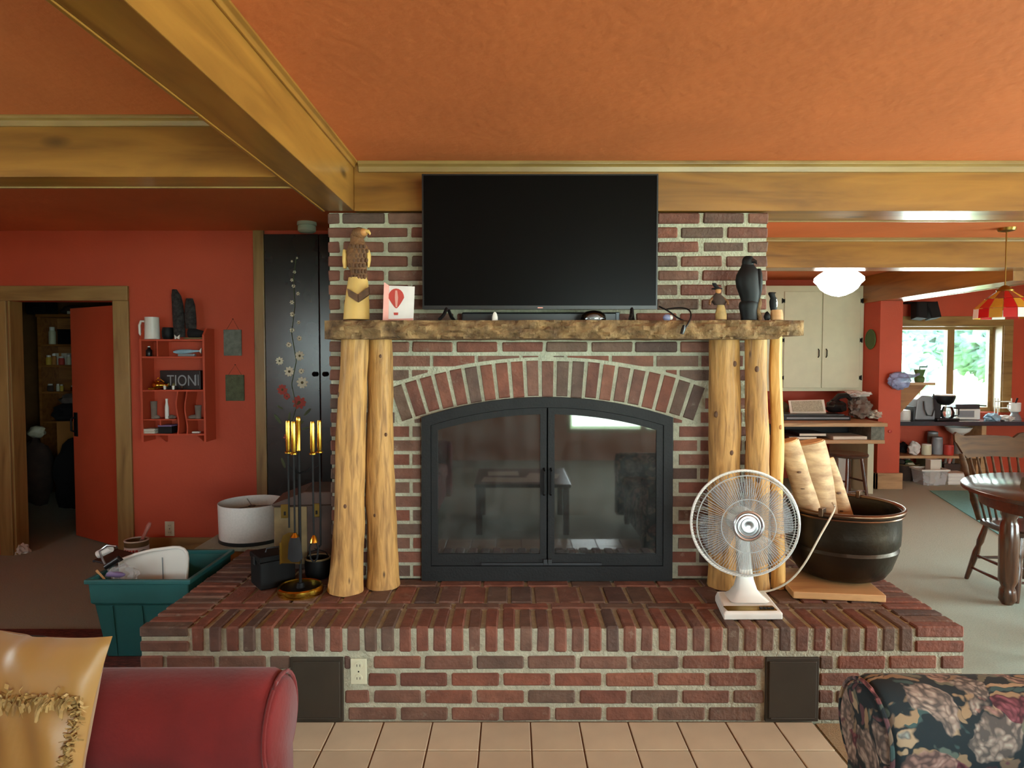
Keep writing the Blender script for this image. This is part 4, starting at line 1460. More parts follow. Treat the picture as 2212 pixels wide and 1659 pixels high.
# little scarecrow figure
YS = 3.14
sc_ = thing('scarecrow_figurine', 'small brown scarecrow figurine with a pointed hat', 'figurine', (aY(1550, 690, YS).x, YS, MT))
obj('skirt', silh(z6([(1300, 755, 880), (1245, 750, 880), (1180, 765, 865), (1130, 775, 850)]), YS, 0.7), 'gold_fringe', sc_, smooth=True)
obj('torso', silh(z6([(1135, 740, 860), (1090, 700, 880), (1050, 710, 850), (1020, 740, 820), (1000, 755, 805)]), YS, 0.6), 'brown_cloth', sc_, smooth=True)
obj('head', silh(z6([(1010, 765, 800), (990, 755, 815), (965, 755, 815), (945, 765, 805)]), YS, 0.9), 'eagle_head', sc_, smooth=True)
obj('hat', silh(z6([(958, 710, 830), (948, 712, 828), (940, 745, 800), (915, 725, 775), (890, 715, 760)]), YS, 0.9), 'dark_cloth', sc_, smooth=True)
for s in (-1, 1):
    sh = aY(1400 + (780 + s * 50) / zq, 440 + 1050 / zq, YS)
    obj('arm', MB().tube([sh, sh + Vector((s * 0.02, -0.015, -0.02)), sh + Vector((s * 0.022, -0.02, -0.036))], [0.007, 0.006, 0.005], 7), 'eagle_brown', sc_, smooth=True)

# carved black bird
YR = 3.13
rv = thing('carved_raven', 'carved black bird statue on a black block at the end of the mantel', 'statue', (aY(1617, 690, YR).x, YR, MT))
obj('base', silh(z6([(1303, 1042, 1218), (1280, 1042, 1218), (1200, 1028, 1215), (1150, 1018, 1225), (1115, 1022, 1230), (1095, 1035, 1220)]), YR, 0.8), 'raven_black', rv, smooth=True)
obj('body', silh(z6([(1110, 1050, 1235), (1060, 1035, 1245), (1000, 1015, 1250), (930, 990, 1245), (860, 980, 1240), (800, 990, 1235), (750, 1015, 1230), (710, 1040, 1200), (680, 1050, 1180)]), YR, 0.75), 'raven_black', rv, smooth=True)
obj('head', silh(z6([(690, 1055, 1178), (660, 1052, 1182), (630, 1056, 1180), (605, 1066, 1174), (588, 1085, 1160)]), YR, 0.85), 'raven_black', rv, smooth=True)
hb = aY(1400 + 1165 / zq, 440 + 660 / zq, YR)
obj('beak', MB().tube([hb + Vector((0, -0.012, 0.006)), hb + Vector((0.008, -0.026, 0.0)), hb + Vector((0.01, -0.034, -0.012))], [0.012, 0.008, 0.002], 8), 'dark_steel', rv, smooth=True)
obj('wing', silh(z6([(1060, 1225, 1255), (980, 1210, 1272), (880, 1200, 1280), (780, 1205, 1275), (730, 1215, 1260)]), YR, 1.4), 'raven_black', rv, smooth=True)
obj('perch', silh(z6([(1303, 1222, 1282), (1260, 1225, 1275), (1200, 1210, 1255), (1120, 1215, 1275), (1060, 1235, 1268)]), YR, 0.9), 'bark', rv, smooth=True)
# little black and white bird on a block
YP = 3.13
pg = thing('bird_figurine', 'tiny black and white bird figurine on a wooden block', 'figurine', (aY(1672, 690, YP).x, YP, MT))
obj('block', silh(z6([(1303, 1372, 1512), (1250, 1372, 1510), (1190, 1376, 1500)]), YP, 0.8), 'plank', pg, smooth=True)
obj('body', silh(z6([(1195, 1372, 1440), (1150, 1362, 1448), (1100, 1358, 1450), (1060, 1368, 1440), (1040, 1360, 1425), (1010, 1345, 1420), (992, 1352, 1405)]), YP, 0.8), 'raven_black', pg, smooth=True)
obj('breast', silh(z6([(1160, 1405, 1440), (1110, 1398, 1446), (1070, 1405, 1436)]), YP, 0.8, yoff=-0.006), 'white_plastic', pg, smooth=True)
pb_ = aY(1400 + 1410 / zq, 440 + 1000 / zq, YP)
obj('beak', MB().tube([pb_, pb_ + Vector((0.008, -0.006, 0.001))], [0.004, 0.001], 6), 'raven_black', pg)
bl_ = aY(1400 + 1335 / zq, 690, 3.12)
tag(obj('black_stone', MB().lump(bl_ + Vector((0, 0, 0.012)), (0.014, 0.013, 0.024), 0.3, 2, 2, 3, flat=-0.02), 'raven_black', None, smooth=True), 'small black stone between the two bird statues', 'stone')
# ================================================================== ON THE HEARTH: FAN, POT, FIREWOOD, FIRE TOOLS, BOXES
# ---- desk fan
FX, FYc = aY(1610, 1130, 2.93).x, 2.93
fc = aY(1609, 1130, 2.93)
fan = thing('desk_fan', 'white desk fan with a clear round grille standing on the hearth edge', 'fan', (FX, 2.92, HT))
FR = 0.232
Mf = Matrix.Translation(fc) @ Matrix.Rotation(math.radians(-3), 4, 'X') @ Matrix.Rotation(math.radians(-6), 4, 'Z')


def fp_(x, y, z):
    return Mf @ Vector((x, y, z))


def ring(R, y, r, n=56, m=8):
    mb = MB().torus((0, y, 0), R, r, 'Y', n, m)
    mb.v = [Mf @ p for p in mb.v]
    return mb


cage = obj('front_grille', ring(FR * 0.93, -0.052, 0.003), 'grille_plastic', fan, smooth=True)
wires = MB()
nw = 110
for i in range(nw):
    a = 2 * PI * i / nw
    ca, sa_ = math.cos(a), math.sin(a)
    wires.tube([fp_(ca * r, y, sa_ * r) for r, y in ((0.066, -0.066), (0.13, -0.068), (0.19, -0.063), (FR * 0.93, -0.05), (FR * 0.985, -0.02), (FR, 0.0))], 0.0009, 4, cap=False)
obj('grille_wires', wires, 'grille_plastic', cage)['kind'] = 'stuff'
obj('grille_ring', ring(0.115, -0.0675, 0.0022), 'grille_plastic', cage, smooth=True)
obj('outer_ring', ring(FR, 0.0, 0.006), 'white_plastic', fan, smooth=True)
back = obj('rear_grille', ring(FR * 0.97, 0.03, 0.003), 'grille_plastic', fan, smooth=True)
wb = MB()
for i in range(60):
    a = 2 * PI * i / 60
    ca, sa_ = math.cos(a), math.sin(a)
    wb.tube([fp_(ca * r, y, sa_ * r) for r, y in ((0.05, 0.075), (0.14, 0.07), (0.2, 0.05), (FR, 0.0))], 0.0009, 4, cap=False)
obj('grille_wires', wb, 'grille_plastic', back)['kind'] = 'stuff'
hub = MB()
for R_, y_, r_ in ((0.060, -0.066, 0.007), (0.046, -0.07, 0.003)):
    t = MB().torus((0, y_, 0), R_, r_, 'Y', 40, 8)
    t.v = [Mf @ p for p in t.v]
    hub.add(t.v, t.f)
obj('hub_ring', hub, 'steel', fan, smooth=True)
disc = MB().lathe([(0.058, 0), (0.056, 0.004), (0.034, 0.006), (0.032, 0.012), (0.02, 0.014), (0.012, 0.01), (0.001, 0.01)], 32, M=Mf @ Matrix.Translation((0, -0.06, 0)) @ Matrix.Rotation(PI / 2, 4, 'X'))
obj('hub_badge', disc, 'steel', fan, smooth=True)
for k in range(4):
    a0 = k * PI / 2 + 0.35
    mbb = MB()

    def blade(u, v):
        r = 0.03 + (0.2 - 0.03) * u
        a = a0 + (v - 0.5) * (0.95 + 0.35 * math.sin(PI * u))
        return fp_(r * math.cos(a), -0.01 + 0.035 * (v - 0.5), r * math.sin(a))
    mbb.grid(blade, 10, 8)
    obj('blade', mbb, 'smoke_plastic', fan, smooth=True)
obj('motor', MB().lathe([(0.001, -0.02), (0.03, -0.02), (0.05, 0.0), (0.062, 0.03), (0.062, 0.09), (0.045, 0.12), (0.001, 0.124)], 24, M=Mf @ Matrix.Rotation(-PI / 2, 4, 'X')), 'white_plastic', fan, smooth=True)
# base and neck
A = [aZ(1545, 1290, HT), aZ(1565, 1340, HT), aZ(1690, 1335, HT), aZ(1640, 1282, HT)]
bw = [(aZ(1563, 1340, HT).x, aZ(1563, 1340, HT).y), (aZ(1690, 1338, HT).x, aZ(1690, 1338, HT).y)]
x0b, x1b, yb0 = bw[0][0], bw[1][0], bw[0][1]
base_poly = [(x0b, yb0), (x1b, yb0 + 0.004), (x1b + 0.01, yb0 + 0.22), (x0b + 0.03, yb0 + 0.22)]
b = MB()
lo = [(x, y, HT + 0.001) for x, y in base_poly]
mid = [(x, y, HT + 0.026) for x, y in base_poly]
cxb, cyb = sum(p[0] for p in base_poly) / 4, sum(p[1] for p in base_poly) / 4
up = [(cxb + (x - cxb) * 0.93, cyb + (y - cyb) * 0.93, HT + (0.036 if y < cyb else 0.05)) for x, y in base_poly]
b.rings([lo, mid, up])
fb = obj('base', b, 'white_plastic', fan, bevel=0.005)
pn = [(up[0][0] + 0.012, up[0][1] + 0.004), (up[1][0] - 0.012, up[1][1] + 0.004), (up[1][0] - 0.018, up[1][1] + 0.045), (up[0][0] + 0.006, up[0][1] + 0.045)]
obj('control_panel', MB().add([(x, y, HT + 0.0385 + (0.0036 if i > 1 else 0)) for i, (x, y) in enumerate(pn)] + [(x, y, HT + 0.034) for x, y in pn],
                              [(0, 1, 2, 3), (4, 5, 6, 7), (0, 1, 5, 4), (1, 2, 6, 5), (2, 3, 7, 6), (3, 0, 4, 7)]), 'old_brass', fb)
for i in range(4):
    obj('push_button', MB().box(pn[1][0] - 0.07 + i * 0.016, pn[1][0] - 0.058 + i * 0.016, pn[0][1] + 0.012, pn[0][1] + 0.026, HT + 0.038, HT + 0.046), 'black_plastic', fb, bevel=0.001)
ncx, ncy = cxb + 0.01, cyb + 0.03
nk = []
for z, wx, wy, dx in ((HT + 0.046, 0.085, 0.07, 0), (HT + 0.062, 0.062, 0.05, 0.0), (HT + 0.09, 0.042, 0.036, 0.0), (HT + 0.13, 0.032, 0.028, 0), (HT + 0.19, 0.027, 0.024, 0), (fc.z - 0.04, 0.024, 0.022, 0)):
    u = (z - HT) / (fc.z - HT)
    cxn = ncx + (fc.x + 0.005 - ncx) * u
    cyn = ncy + (fc.y + 0.06 - ncy) * u
    nk.append([Vector((cxn + sx_ * wx, cyn + sy_ * wy, z)) for sx_, sy_ in ((-1, -0.8), (-0.8, -1), (0.8, -1), (1, -0.8), (1, 0.8), (0.8, 1), (-0.8, 1), (-1, 0.8))])
obj('neck', MB().rings(nk), 'white_plastic', fan, smooth=True, auto=0.9)
cable('fan_cord', 'pale fan cord draped from the fan base over the rim of the iron pot',
      [(1632, 1278, 2.99), (1665, 1277, 2.97), (1705, 1258, 2.93), (1738, 1220, 2.92), (1770, 1160, 2.93), (1800, 1108, 2.965), (1804, 1094, 3.0), (1798, 1086, 3.06)], 0.0045, 'rubber_cord', 'cord')

# ---- board, copper pot, birch logs
bd = thing('wood_plank', 'flat pale wooden board under the dark copper pot', 'board', (1.52, 3.26, HT))
Mb = rotz(math.radians(-7), (1.70, 2.995, 0))
obj('plank', MB().box(1.295, 1.70, 2.995, 3.36, HT + 0.003, HT + 0.036, Mb), 'plank', bd, bevel=0.004)
BT = HT + 0.037
PX, PY, PR = 1.64, 3.30, 0.28
PZ = aY(1820, 1120, PY - PR).z
pot = thing('copper_pot', 'big dark copper cauldron holding birch firewood', 'pot', (PX, PY, BT))
hgt = PZ - BT
prof = [(0.02, 0), (0.165, 0.004), (0.2, 0.02), (0.226, 0.06), (0.246, 0.12), (0.256, 0.15), (0.25, 0.165), (0.26, 0.18), (0.263, 0.24), (0.262, hgt - 0.03), (0.27, hgt - 0.012), (0.272, hgt),
        (0.258, hgt - 0.004), (0.252, hgt - 0.04), (0.248, 0.2), (0.2, 0.06), (0.15, 0.02), (0.02, 0.016)]
obj('bowl', MB().lathe(prof, 48, (PX, PY, BT + 0.001)), 'copper_dark', pot, smooth=True)
obj('rim', MB().torus((PX, PY, PZ), 0.272, 0.011, 'Z', 56, 10).torus((PX, PY, PZ - 0.022), 0.27, 0.006, 'Z', 56, 8), 'copper_rim', pot, smooth=True)
for s in (-1, 1):
    ax, ay = PX + s * 0.19 * 1.0, PY + s * 0.2
    obj('lug', MB().cbox((ax, ay, PZ + 0.012), (0.05, 0.02, 0.04), rotz(math.radians(45), (ax, ay, 0))), 'copper_rim', pot, bevel=0.004)


def birch(label, top, bot, Yt, Yb, wt, wb_, seed, zb=None):
    p1 = aY(top[0], top[1], Yt)
    p0 = aY(bot[0], bot[1], Yb)
    # run the log on down to the floor of the pot, staying inside its wall
    d = (p0 - p1)
    t = (BT + 0.05 - p1.z) / d.z
    e = p1 + d * t
    off_ = Vector((e.x - PX, e.y - PY, 0))
    if off_.length > 0.12:
        off_ *= 0.12 / off_.length
        e.x, e.y = PX + off_.x, PY + off_.y
    o = thing('birch_log', label, 'firewood', (e.x, e.y, BT + 0.03), 'birch logs standing in the pot')
    n = 14
    ra = [(wb_ + (wt - wb_) * i / n) * Yt / F / 2 for i in range(n + 1)]
    obj('bark', MB().tube([e.lerp(p1, i / n) for i in range(n + 1)], ra, 18, jitter=0.14, seed=seed), 'birch_bark', o, smooth=True, auto=0.9)
    ax = (p1 - e).normalized()
    M = Matrix.Translation(p1) @ ax.to_track_quat('Z', 'Y').to_matrix().to_4x4()
    obj('cut_end', MB().lathe([(ra[-1] * 0.94, -0.004), (ra[-1] * 0.9, 0.004), (0.001, 0.005)], 18, M=M), 'log_end', o)
    random.seed(int(seed * 10))
    for q in range(4):      # dark bark scars
        u = random.uniform(0.35, 0.95)
        a = random.uniform(0.6, 2.6)
        c = e.lerp(p1, u)
        r = ra[int(u * n)] * 1.0
        k = c + Vector((math.cos(a) * r, -math.sin(a) * r, 0))
        obj('bark_scar', MB().ell(k, (random.uniform(0.006, 0.016), 0.005, random.uniform(0.002, 0.008)), 8, 5), 'eagle_dark', o, smooth=True)


birch('leaning birch log wedged against the log post', (1703, 952), (1746, 1095), 3.25, 3.25, 42, 48, 1.2)
birch('thickest birch log with a flat sawn top in the middle of the pot', (1742, 956), (1772, 1092), 3.38, 3.36, 76, 58, 2.4)
birch('thin pale birch log leaning outward in the pot', (1786, 992), (1842, 1100), 3.47, 3.44, 30, 46, 3.6)

# ---- fire tool set
tb = aZ(657, 1272, HT)
TCX, TCY = tb.x, 3.13
ts = thing('fire_tool_set', 'brass handled fire tools hanging on a black stand with a round brass base', 'fire tools', (TCX, TCY, HT))
obj('base', MB().lathe([(0.092, 0.001), (0.104, 0.001), (0.106, 0.014), (0.104, 0.032), (0.098, 0.038), (0.092, 0.034), (0.092, 0.001)], 40, (TCX, TCY, HT), cap=False), 'brass', ts, smooth=True, auto=0.6)
obj('base_plate', MB().lathe([(0.091, 0.002), (0.091, 0.024), (0.02, 0.026), (0.016, 0.05), (0.001, 0.05)], 32, (TCX, TCY, HT)), 'black_iron', ts, smooth=True, auto=0.6)
ztop = aY(657, 975, TCY).z
obj('stem', MB().tube([(TCX, TCY, HT + 0.04), (TCX, TCY, ztop)], 0.0075, 10), 'black_iron', ts, smooth=True)
obj('stem_handle', MB().lathe([(0.008, 0), (0.011, 0.004), (0.0095, 0.012), (0.0105, 0.14), (0.013, 0.152), (0.009, 0.164), (0.001, 0.166)], 14, (TCX, TCY, ztop)), 'brass', ts, smooth=True)
arm = MB()
pos = [(622, -0.02), (634, -0.055), (675, -0.055), (690, 0.0)]
zarm = aY(657, 1000, TCY).z
for px, dy in pos:
    hx = aY(px, 940, TCY + dy).x
    arm.tube([(TCX, TCY, zarm - 0.05), (TCX + (hx - TCX) * 0.5, TCY + dy * 0.5, zarm - 0.035), (hx, TCY + dy, zarm - 0.008)], 0.004, 6)
obj('hook_arms', arm, 'black_iron', ts, smooth=True)
hz0, hz1 = aY(640, 975, TCY).z, aY(640, 908, TCY).z
for i, (px, dy) in enumerate(pos):
    hx, hy = aY(px, 940, TCY + dy).x, TCY + dy
    h = obj('tool_handle', MB().lathe([(0.016, -0.006), (0.016, 0), (0.009, 0.004), (0.011, 0.02), (0.011, hz1 - hz0 - 0.01), (0.009, hz1 - hz0), (0.001, hz1 - hz0 + 0.001)], 14, (hx, hy, hz0)), 'brass', ts, smooth=True)
    zl = (aY(632, 1140, hy).z, aY(640, 1160, hy).z, aY(675, 1160, hy).z, aY(690, 1150, hy).z)[i]
    obj('rod', MB().tube([(hx, hy, hz0), (hx, hy, zl)], 0.0045, 8), 'black_iron', h, smooth=True)
    if i == 0:      # shovel with a brass blade
        p = aY(628, 1180, hy)
        pl = [(p.x - 0.045, p.z - 0.08), (p.x + 0.045, p.z - 0.08), (p.x + 0.045, p.z + 0.02), (p.x + 0.034, p.z + 0.052), (p.x + 0.008, p.z + 0.066), (p.x - 0.008, p.z + 0.066), (p.x - 0.034, p.z + 0.052), (p.x - 0.045, p.z + 0.02)]
        obj('shovel_blade', MB().prism(pl, hy - 0.006, hy - 0.002).box(p.x - 0.047, p.x - 0.043, hy - 0.02, hy - 0.002, p.z - 0.08, p.z + 0.02).box(p.x + 0.043, p.x + 0.047, hy - 0.02, hy - 0.002, p.z - 0.08, p.z + 0.02), 'old_brass', h)
    elif i == 1:    # brush
        obj('brush_ferrule', MB().lathe([(0.008, 0.02), (0.02, 0.0)], 12, (hx, hy, zl)), 'brass', h, smooth=True)
        obj('bristles', MB().lathe([(0.02, 0), (0.03, -0.03), (0.035, -0.1), (0.02, -0.115)], 14, (hx, hy, zl), sy=0.6), 'dark_cloth', h, smooth=True)
    elif i == 2:    # tongs
        obj('tongs_pivot', MB().lathe([(0.004, 0.03), (0.012, 0.02), (0.018, 0.002), (0.02, -0.004), (0.002, -0.01)], 12, (hx, hy, zl - 0.02)), 'brass', h, smooth=True)
        for s in (-1, 1):
            obj('tong_arm', MB().tube([(hx, hy, zl), (hx + s * 0.02, hy, zl - 0.05), (hx + s * 0.016, hy, zl - 0.1), (hx, hy, zl - 0.12)], 0.004, 7), 'black_iron', h, smooth=True)
    else:           # poker
        obj('poker_tip', MB().tube([(hx, hy, zl), (hx, hy, zl - 0.06), (hx - 0.02, hy, zl - 0.085), (hx - 0.03, hy, zl - 0.075)], [0.0045, 0.0045, 0.005, 0.002], 7), 'black_iron', h, smooth=True)

# ---- small wooden chest behind the tools
ch = thing('wooden_chest', 'old brown chest with a tan front and sloping lid behind the fire tools', 'chest', (-1.09, 3.62, HT))
Mc = rotz(math.radians(8), (-1.09, 3.62, 0))
c0, c1, d0, d1 = -1.265, -0.935, 3.48, 3.76
cz1 = aY(600, 1092, 3.48).z
obj('body', MB().box(c0, c1, d0, d1, HT + 0.001, cz1, Mc), 'chest_brown', ch, bevel=0.006)
obj('front_panel', MB().box(c0 + 0.004, c0 + 0.17, d0 - 0.008, d0, HT + 0.03, cz1 - 0.004, Mc), 'chest_tan', ch, bevel=0.003)
lid = MB()
lid.prism([(c0 - 0.006, cz1 + 0.001), (c1 + 0.006, cz1 + 0.001), (c1 + 0.006, cz1 + 0.07), (c0 + 0.16, cz1 + 0.075), (c0 - 0.006, cz1 + 0.014)], d0 - 0.01, d1, 'Y')
lid.v = [Mc @ p for p in lid.v]
obj('lid', lid, 'chest_brown', ch, bevel=0.006)
for x in (c0 + 0.06, c0 + 0.22):
    hs = obj('hasp', MB().box(x - 0.02, x + 0.02, d0 - 0.014, d0 - 0.008, cz1 - 0.06, cz1 + 0.012, Mc), 'old_brass', ch, bevel=0.002)
    obj('keyhole', MB().box(x - 0.005, x + 0.005, d0 - 0.016, d0 - 0.014, cz1 - 0.045, cz1 - 0.025, Mc), 'black_iron', hs)
# ---- black iron kettle between chest and posts
kt = thing('iron_kettle', 'squat black iron pan with a pale rim beside the chest', 'pan', (-0.865, 3.2, HT))
kx, ky = -0.985, 3.355
kt.location = (kx, ky, HT)
kt['_org'] = [kx, ky, HT]
obj('bowl', MB().lathe([(0.01, 0.001), (0.05, 0.001), (0.062, 0.02), (0.066, 0.07), (0.062, 0.1), (0.056, 0.1), (0.054, 0.03), (0.01, 0.02)], 28, (kx, ky, HT)), 'black_iron', kt, smooth=True)
obj('rim', MB().torus((kx, ky, HT + 0.101), 0.061, 0.005, 'Z', 32, 8), 'chest_tan', kt, smooth=True)
obj('handle', MB().tube([(kx - 0.06, ky, HT + 0.095), (kx - 0.04, ky, HT + 0.13), (kx, ky, HT + 0.142), (kx + 0.04, ky, HT + 0.13), (kx + 0.06, ky, HT + 0.095)], 0.003, 6), 'black_iron', kt, smooth=True)

# ---- black metal box with lid
mbx = aZ(563, 1277, HT)
bxx = thing('metal_box', 'black metal lockbox with a carrying handle at the hearth corner', 'box', (mbx.x, mbx.y + 0.12, HT))
Mx = Matrix.Translation((mbx.x, mbx.y, 0)) @ Matrix.Rotation(math.radians(38), 4, 'Z')
zt_ = aY(563, 1205, mbx.y).z
obj('body', MB().box(0, 0.17, 0, 0.15, HT + 0.001, zt_ - 0.03, Mx), 'black_iron', bxx, bevel=0.005)
ld = obj('lid', MB().box(-0.004, 0.174, -0.004, 0.154, zt_ - 0.029, zt_, Mx), 'black_iron', bxx, bevel=0.006)
obj('handle', MB().tube([Mx @ Vector(p) for p in ((0.05, 0.075, zt_), (0.055, 0.075, zt_ + 0.018), (0.115, 0.075, zt_ + 0.018), (0.12, 0.075, zt_))], 0.004, 7), 'dark_steel', ld, smooth=True)
obj('latch', MB().box(-0.008, -0.004, 0.06, 0.09, zt_ - 0.05, zt_ - 0.01, Mx), 'dark_steel', bxx, bevel=0.002)

# ---- low carpeted bench and the lampshade on it
BN = 0.385
bn = thing('low_bench', 'low wooden bench with a beige carpet top behind the hearth corner', 'bench', (-1.42, 4.17, 0))
n0, n1, e0, e1 = aZ(410, 1190, BN).x, -0.94, 3.95, 4.4
obj('box', MB().box(n0 + 0.02, n1, e0 + 0.02, e1, 0.001, BN - 0.02), 'shelf_wood', bn, bevel=0.004)
obj('carpet_top', MB().box(n0, n1, e0, e1, BN - 0.02, BN), 'carpet', bn, bevel=0.006)
LSX, LSY, LSR = aY(545, 1120, 4.17).x, 4.17, 0.195
lz = aY(530, 1098, LSY - LSR).z
ls = thing('lampshade', 'upturned white drum lampshade with a dark band on the carpeted bench', 'lampshade', (LSX, LSY, BN))
obj('shade', MB().lathe([(LSR - 0.003, 0.012), (LSR, 0.012), (LSR + 0.005, lz - BN), (LSR + 0.001, lz - BN), (LSR - 0.003, 0.014)], 48, (LSX, LSY, BN), cap=False), 'white_cloth', ls, smooth=True)
obj('trim_band', MB().lathe([(LSR - 0.004, 0.001), (LSR + 0.004, 0.001), (LSR + 0.004, 0.022), (LSR - 0.004, 0.022)], 48, (LSX, LSY, BN), cap=False), 'dark_steel', ls, smooth=True)
sp_ = MB()
for k in range(3):
    a = 2 * PI * k / 3
    sp_.tube([(LSX + 0.02 * math.cos(a), LSY + 0.02 * math.sin(a), lz - 0.03), (LSX + LSR * math.cos(a), LSY + LSR * math.sin(a), lz - 0.02)], 0.002, 6)
sp_.torus((LSX, LSY, lz - 0.03), 0.02, 0.003, 'Z', 16, 6)
obj('spider', sp_, 'dark_steel', ls)
# ================================================================== LEFT SIDE
SF, SD = 4.93, 0.17       # shelf front plane and depth
zl_ = 4.367


def zx(v):
    return 290 + v / zl_


def zy(v):
    return 600 + v / zl_


def sp3(a, b, Y=SF):
    return aY(zx(a), zy(b), Y)


sh = thing('wall_shelf', 'red painted wall shelf with small compartments and wavy dividers', 'shelf', (sp3(360, 1550).x, LWY, sp3(360, 1550).z))
xl, xr = sp3(55, 1000).x, sp3(668, 1000).x
zt, zb0 = sp3(300, 578).z, sp3(300, 1550).z
th = 0.016
obj('side_panel', MB().prism([(SF, zb0), (LWY, zb0), (LWY, sp3(300, 500).z + 0.02), (SF + 0.06, sp3(300, 500).z + 0.02), (SF, zt)], xl, xl + th, 'X'), 'red_paint', sh, bevel=0.002)
obj('side_panel', MB().prism([(SF, zb0), (LWY, zb0), (LWY, sp3(300, 500).z + 0.02), (SF + 0.05, sp3(300, 500).z + 0.02), (SF, sp3(300, 540).z)], xr - th, xr, 'X'), 'red_paint', sh, bevel=0.002)


def board(a, b, yy, t=0.013):
    z = sp3(300, yy).z
    obj('shelf_board', MB().box(a, b, SF + 0.004, LWY - 0.001, z - t, z), 'red_paint', sh, bevel=0.001)
    return z


i0, i1 = xl + th, xr - th
z_top = board(i0, i1, 580)
z_1 = board(i0, i1, 742)
z_2 = board(i0, i1, 1058)
wv1, wv2 = sp3(400, 1200).x, sp3(482, 1200).x
z_3 = board(i0, wv1 - 0.008, 1335, 0.008)
board(wv2 + 0.008, i1, 1335, 0.008)
z_4 = board(i0, i1, 1472)
obj('divider', MB().box(sp3(205, 700).x, sp3(217, 700).x, SF + 0.01, LWY - 0.001, z_1, z_top - 0.013), 'red_paint', sh)
obj('divider', MB().box(sp3(234, 1400).x, sp3(246, 1400).x, SF + 0.01, LWY - 0.001, z_4, z_3 - 0.008), 'red_paint', sh)
for wx in (wv1, wv2):
    rg = []
    for i in range(17):
        u = i / 16
        x = wx + 0.008 * math.sin(u * PI * 2.2 + (0 if wx == wv1 else 0.6))
        z = z_4 + (z_2 - 0.013 - z_4) * u
        rg.append([Vector((x - 0.005, SF + 0.008, z)), Vector((x + 0.005, SF + 0.008, z)), Vector((x + 0.005, LWY - 0.001, z)), Vector((x - 0.005, LWY - 0.001, z))])
    obj('wavy_divider', MB().rings(rg), 'red_paint', sh)
for a in (190, 560):
    x = sp3(a, 1560).x
    obj('bracket', MB().prism([(LWY, z_4 - 0.013), (SF + 0.04, z_4 - 0.013), (LWY, zb0 - 0.02)], x, x + 0.012, 'X'), 'red_paint', sh)


def sil(rows, Y, dr=0.8, n=16, yoff=0):
    return silh([(zy(y), zx(a), zx(b)) for y, a, b in rows], Y, dr, n, yoff)


YM = 5.0
m_ = thing('beer_mug', 'tall white mug on top of the red wall shelf', 'mug', (sp3(165, 585, YM).x, YM, z_top))
mx_, mr_, mz = sp3(168, 480, YM).x, 0.052, sp3(168, 372, YM).z
obj('cup', MB().lathe([(0.05, 0.001), (mr_ + 0.002, 0.004), (mr_, 0.03), (mr_ - 0.003, mz - z_top), (mr_ - 0.008, mz - z_top), (mr_ - 0.008, 0.012), (0.01, 0.01)], 28, (mx_, YM, z_top)), 'white_plastic', m_, smooth=True, auto=0.8)
hxm = mx_ - mr_
obj('handle', MB().tube([(hxm + 0.004, YM, mz - 0.03), (hxm - 0.03, YM, mz - 0.03), (hxm - 0.042, YM, mz - 0.06), (hxm - 0.04, YM, mz - 0.12), (hxm - 0.022, YM, mz - 0.145), (hxm + 0.002, YM, mz - 0.15)], 0.009, 10), 'white_plastic', m_, smooth=True)
# dark boots
for (rows, foot, lb, Y) in (
        ([(560, 375, 480), (500, 372, 480), (440, 368, 475), (350, 362, 470), (250, 358, 460), (170, 352, 440), (110, 358, 400)], None, 'tall dark vase of feathery stems on the red wall shelf', 5.02),
        ([(480, 490, 585), (420, 480, 585), (340, 475, 580), (260, 480, 572), (195, 490, 552)], True, 'tall dark leather boot ornament on the red wall shelf', 5.0)):
    o = thing('boot_ornament' if foot else 'dark_vase', lb, 'ornament', (sp3((rows[0][1] + rows[0][2]) / 2, 560, Y).x, Y, z_top))
    obj('shaft' if foot else 'vessel', sil(rows, Y, 0.7), 'dark_fur', o, smooth=True)
    if foot:
        a, b, c = sp3(520, 520, Y), sp3(590, 525, Y), sp3(660, 530, Y)
        obj('foot', MB().tube([a, b, c], [0.036, 0.032, 0.02], 12), 'dark_cloth', o, smooth=True)
        obj('sole', MB().box(a.x - 0.03, c.x + 0.014, Y - 0.034, Y + 0.034, z_top + 0.001, z_top + 0.014), 'chest_tan', o, bevel=0.004)
Yp = 5.02
cu = thing('dark_cup', 'squat dark purple cup beside the white mug', 'cup', (sp3(318, 560, Yp).x, Yp, z_top))
obj('cup', MB().lathe([(0.03, 0.001), (0.04, 0.02), (0.042, 0.06), (0.036, 0.09), (0.03, 0.09), (0.034, 0.05), (0.02, 0.012), (0.001, 0.012)], 20, (sp3(318, 560, Yp).x, Yp, z_top)), 'raven_black', cu, smooth=True)
bf = sp3(405, 560, 4.95)
bo = thing('porcelain_bow', 'tiny white porcelain bow on the red wall shelf', 'ornament', (bf.x, 4.95, z_top))
for s in (-1, 1):
    obj('wing', MB().prism([(bf.x, z_top + 0.016), (bf.x + s * 0.02, z_top + 0.034), (bf.x + s * 0.016, z_top + 0.001), (bf.x + s * 0.004, z_top + 0.006)], 4.945, 4.955), 'white_plastic', bo)


def bottle(label, a, base, h, r, m, name='bottle', cat='bottle', Y=5.0, neck=0.4, group=None, z=None):
    x = sp3(a, 700, Y).x
    o = thing(name, label, cat, (x, Y, base), group)
    obj('body', MB().lathe([(r * 0.9, 0.001), (r, 0.006), (r, h * 0.6), (r * neck, h * 0.8), (r * neck, h * 0.95), (0.001, h * 0.955)], 16, (x, Y, base)), m, o, smooth=True, auto=0.8)
    obj('cap', MB().lathe([(r * neck * 1.15, h * 0.93), (r * neck * 1.15, h), (0.001, h)], 12, (x, Y, base)), 'white_plastic', o, smooth=True, auto=0.8)
    return o


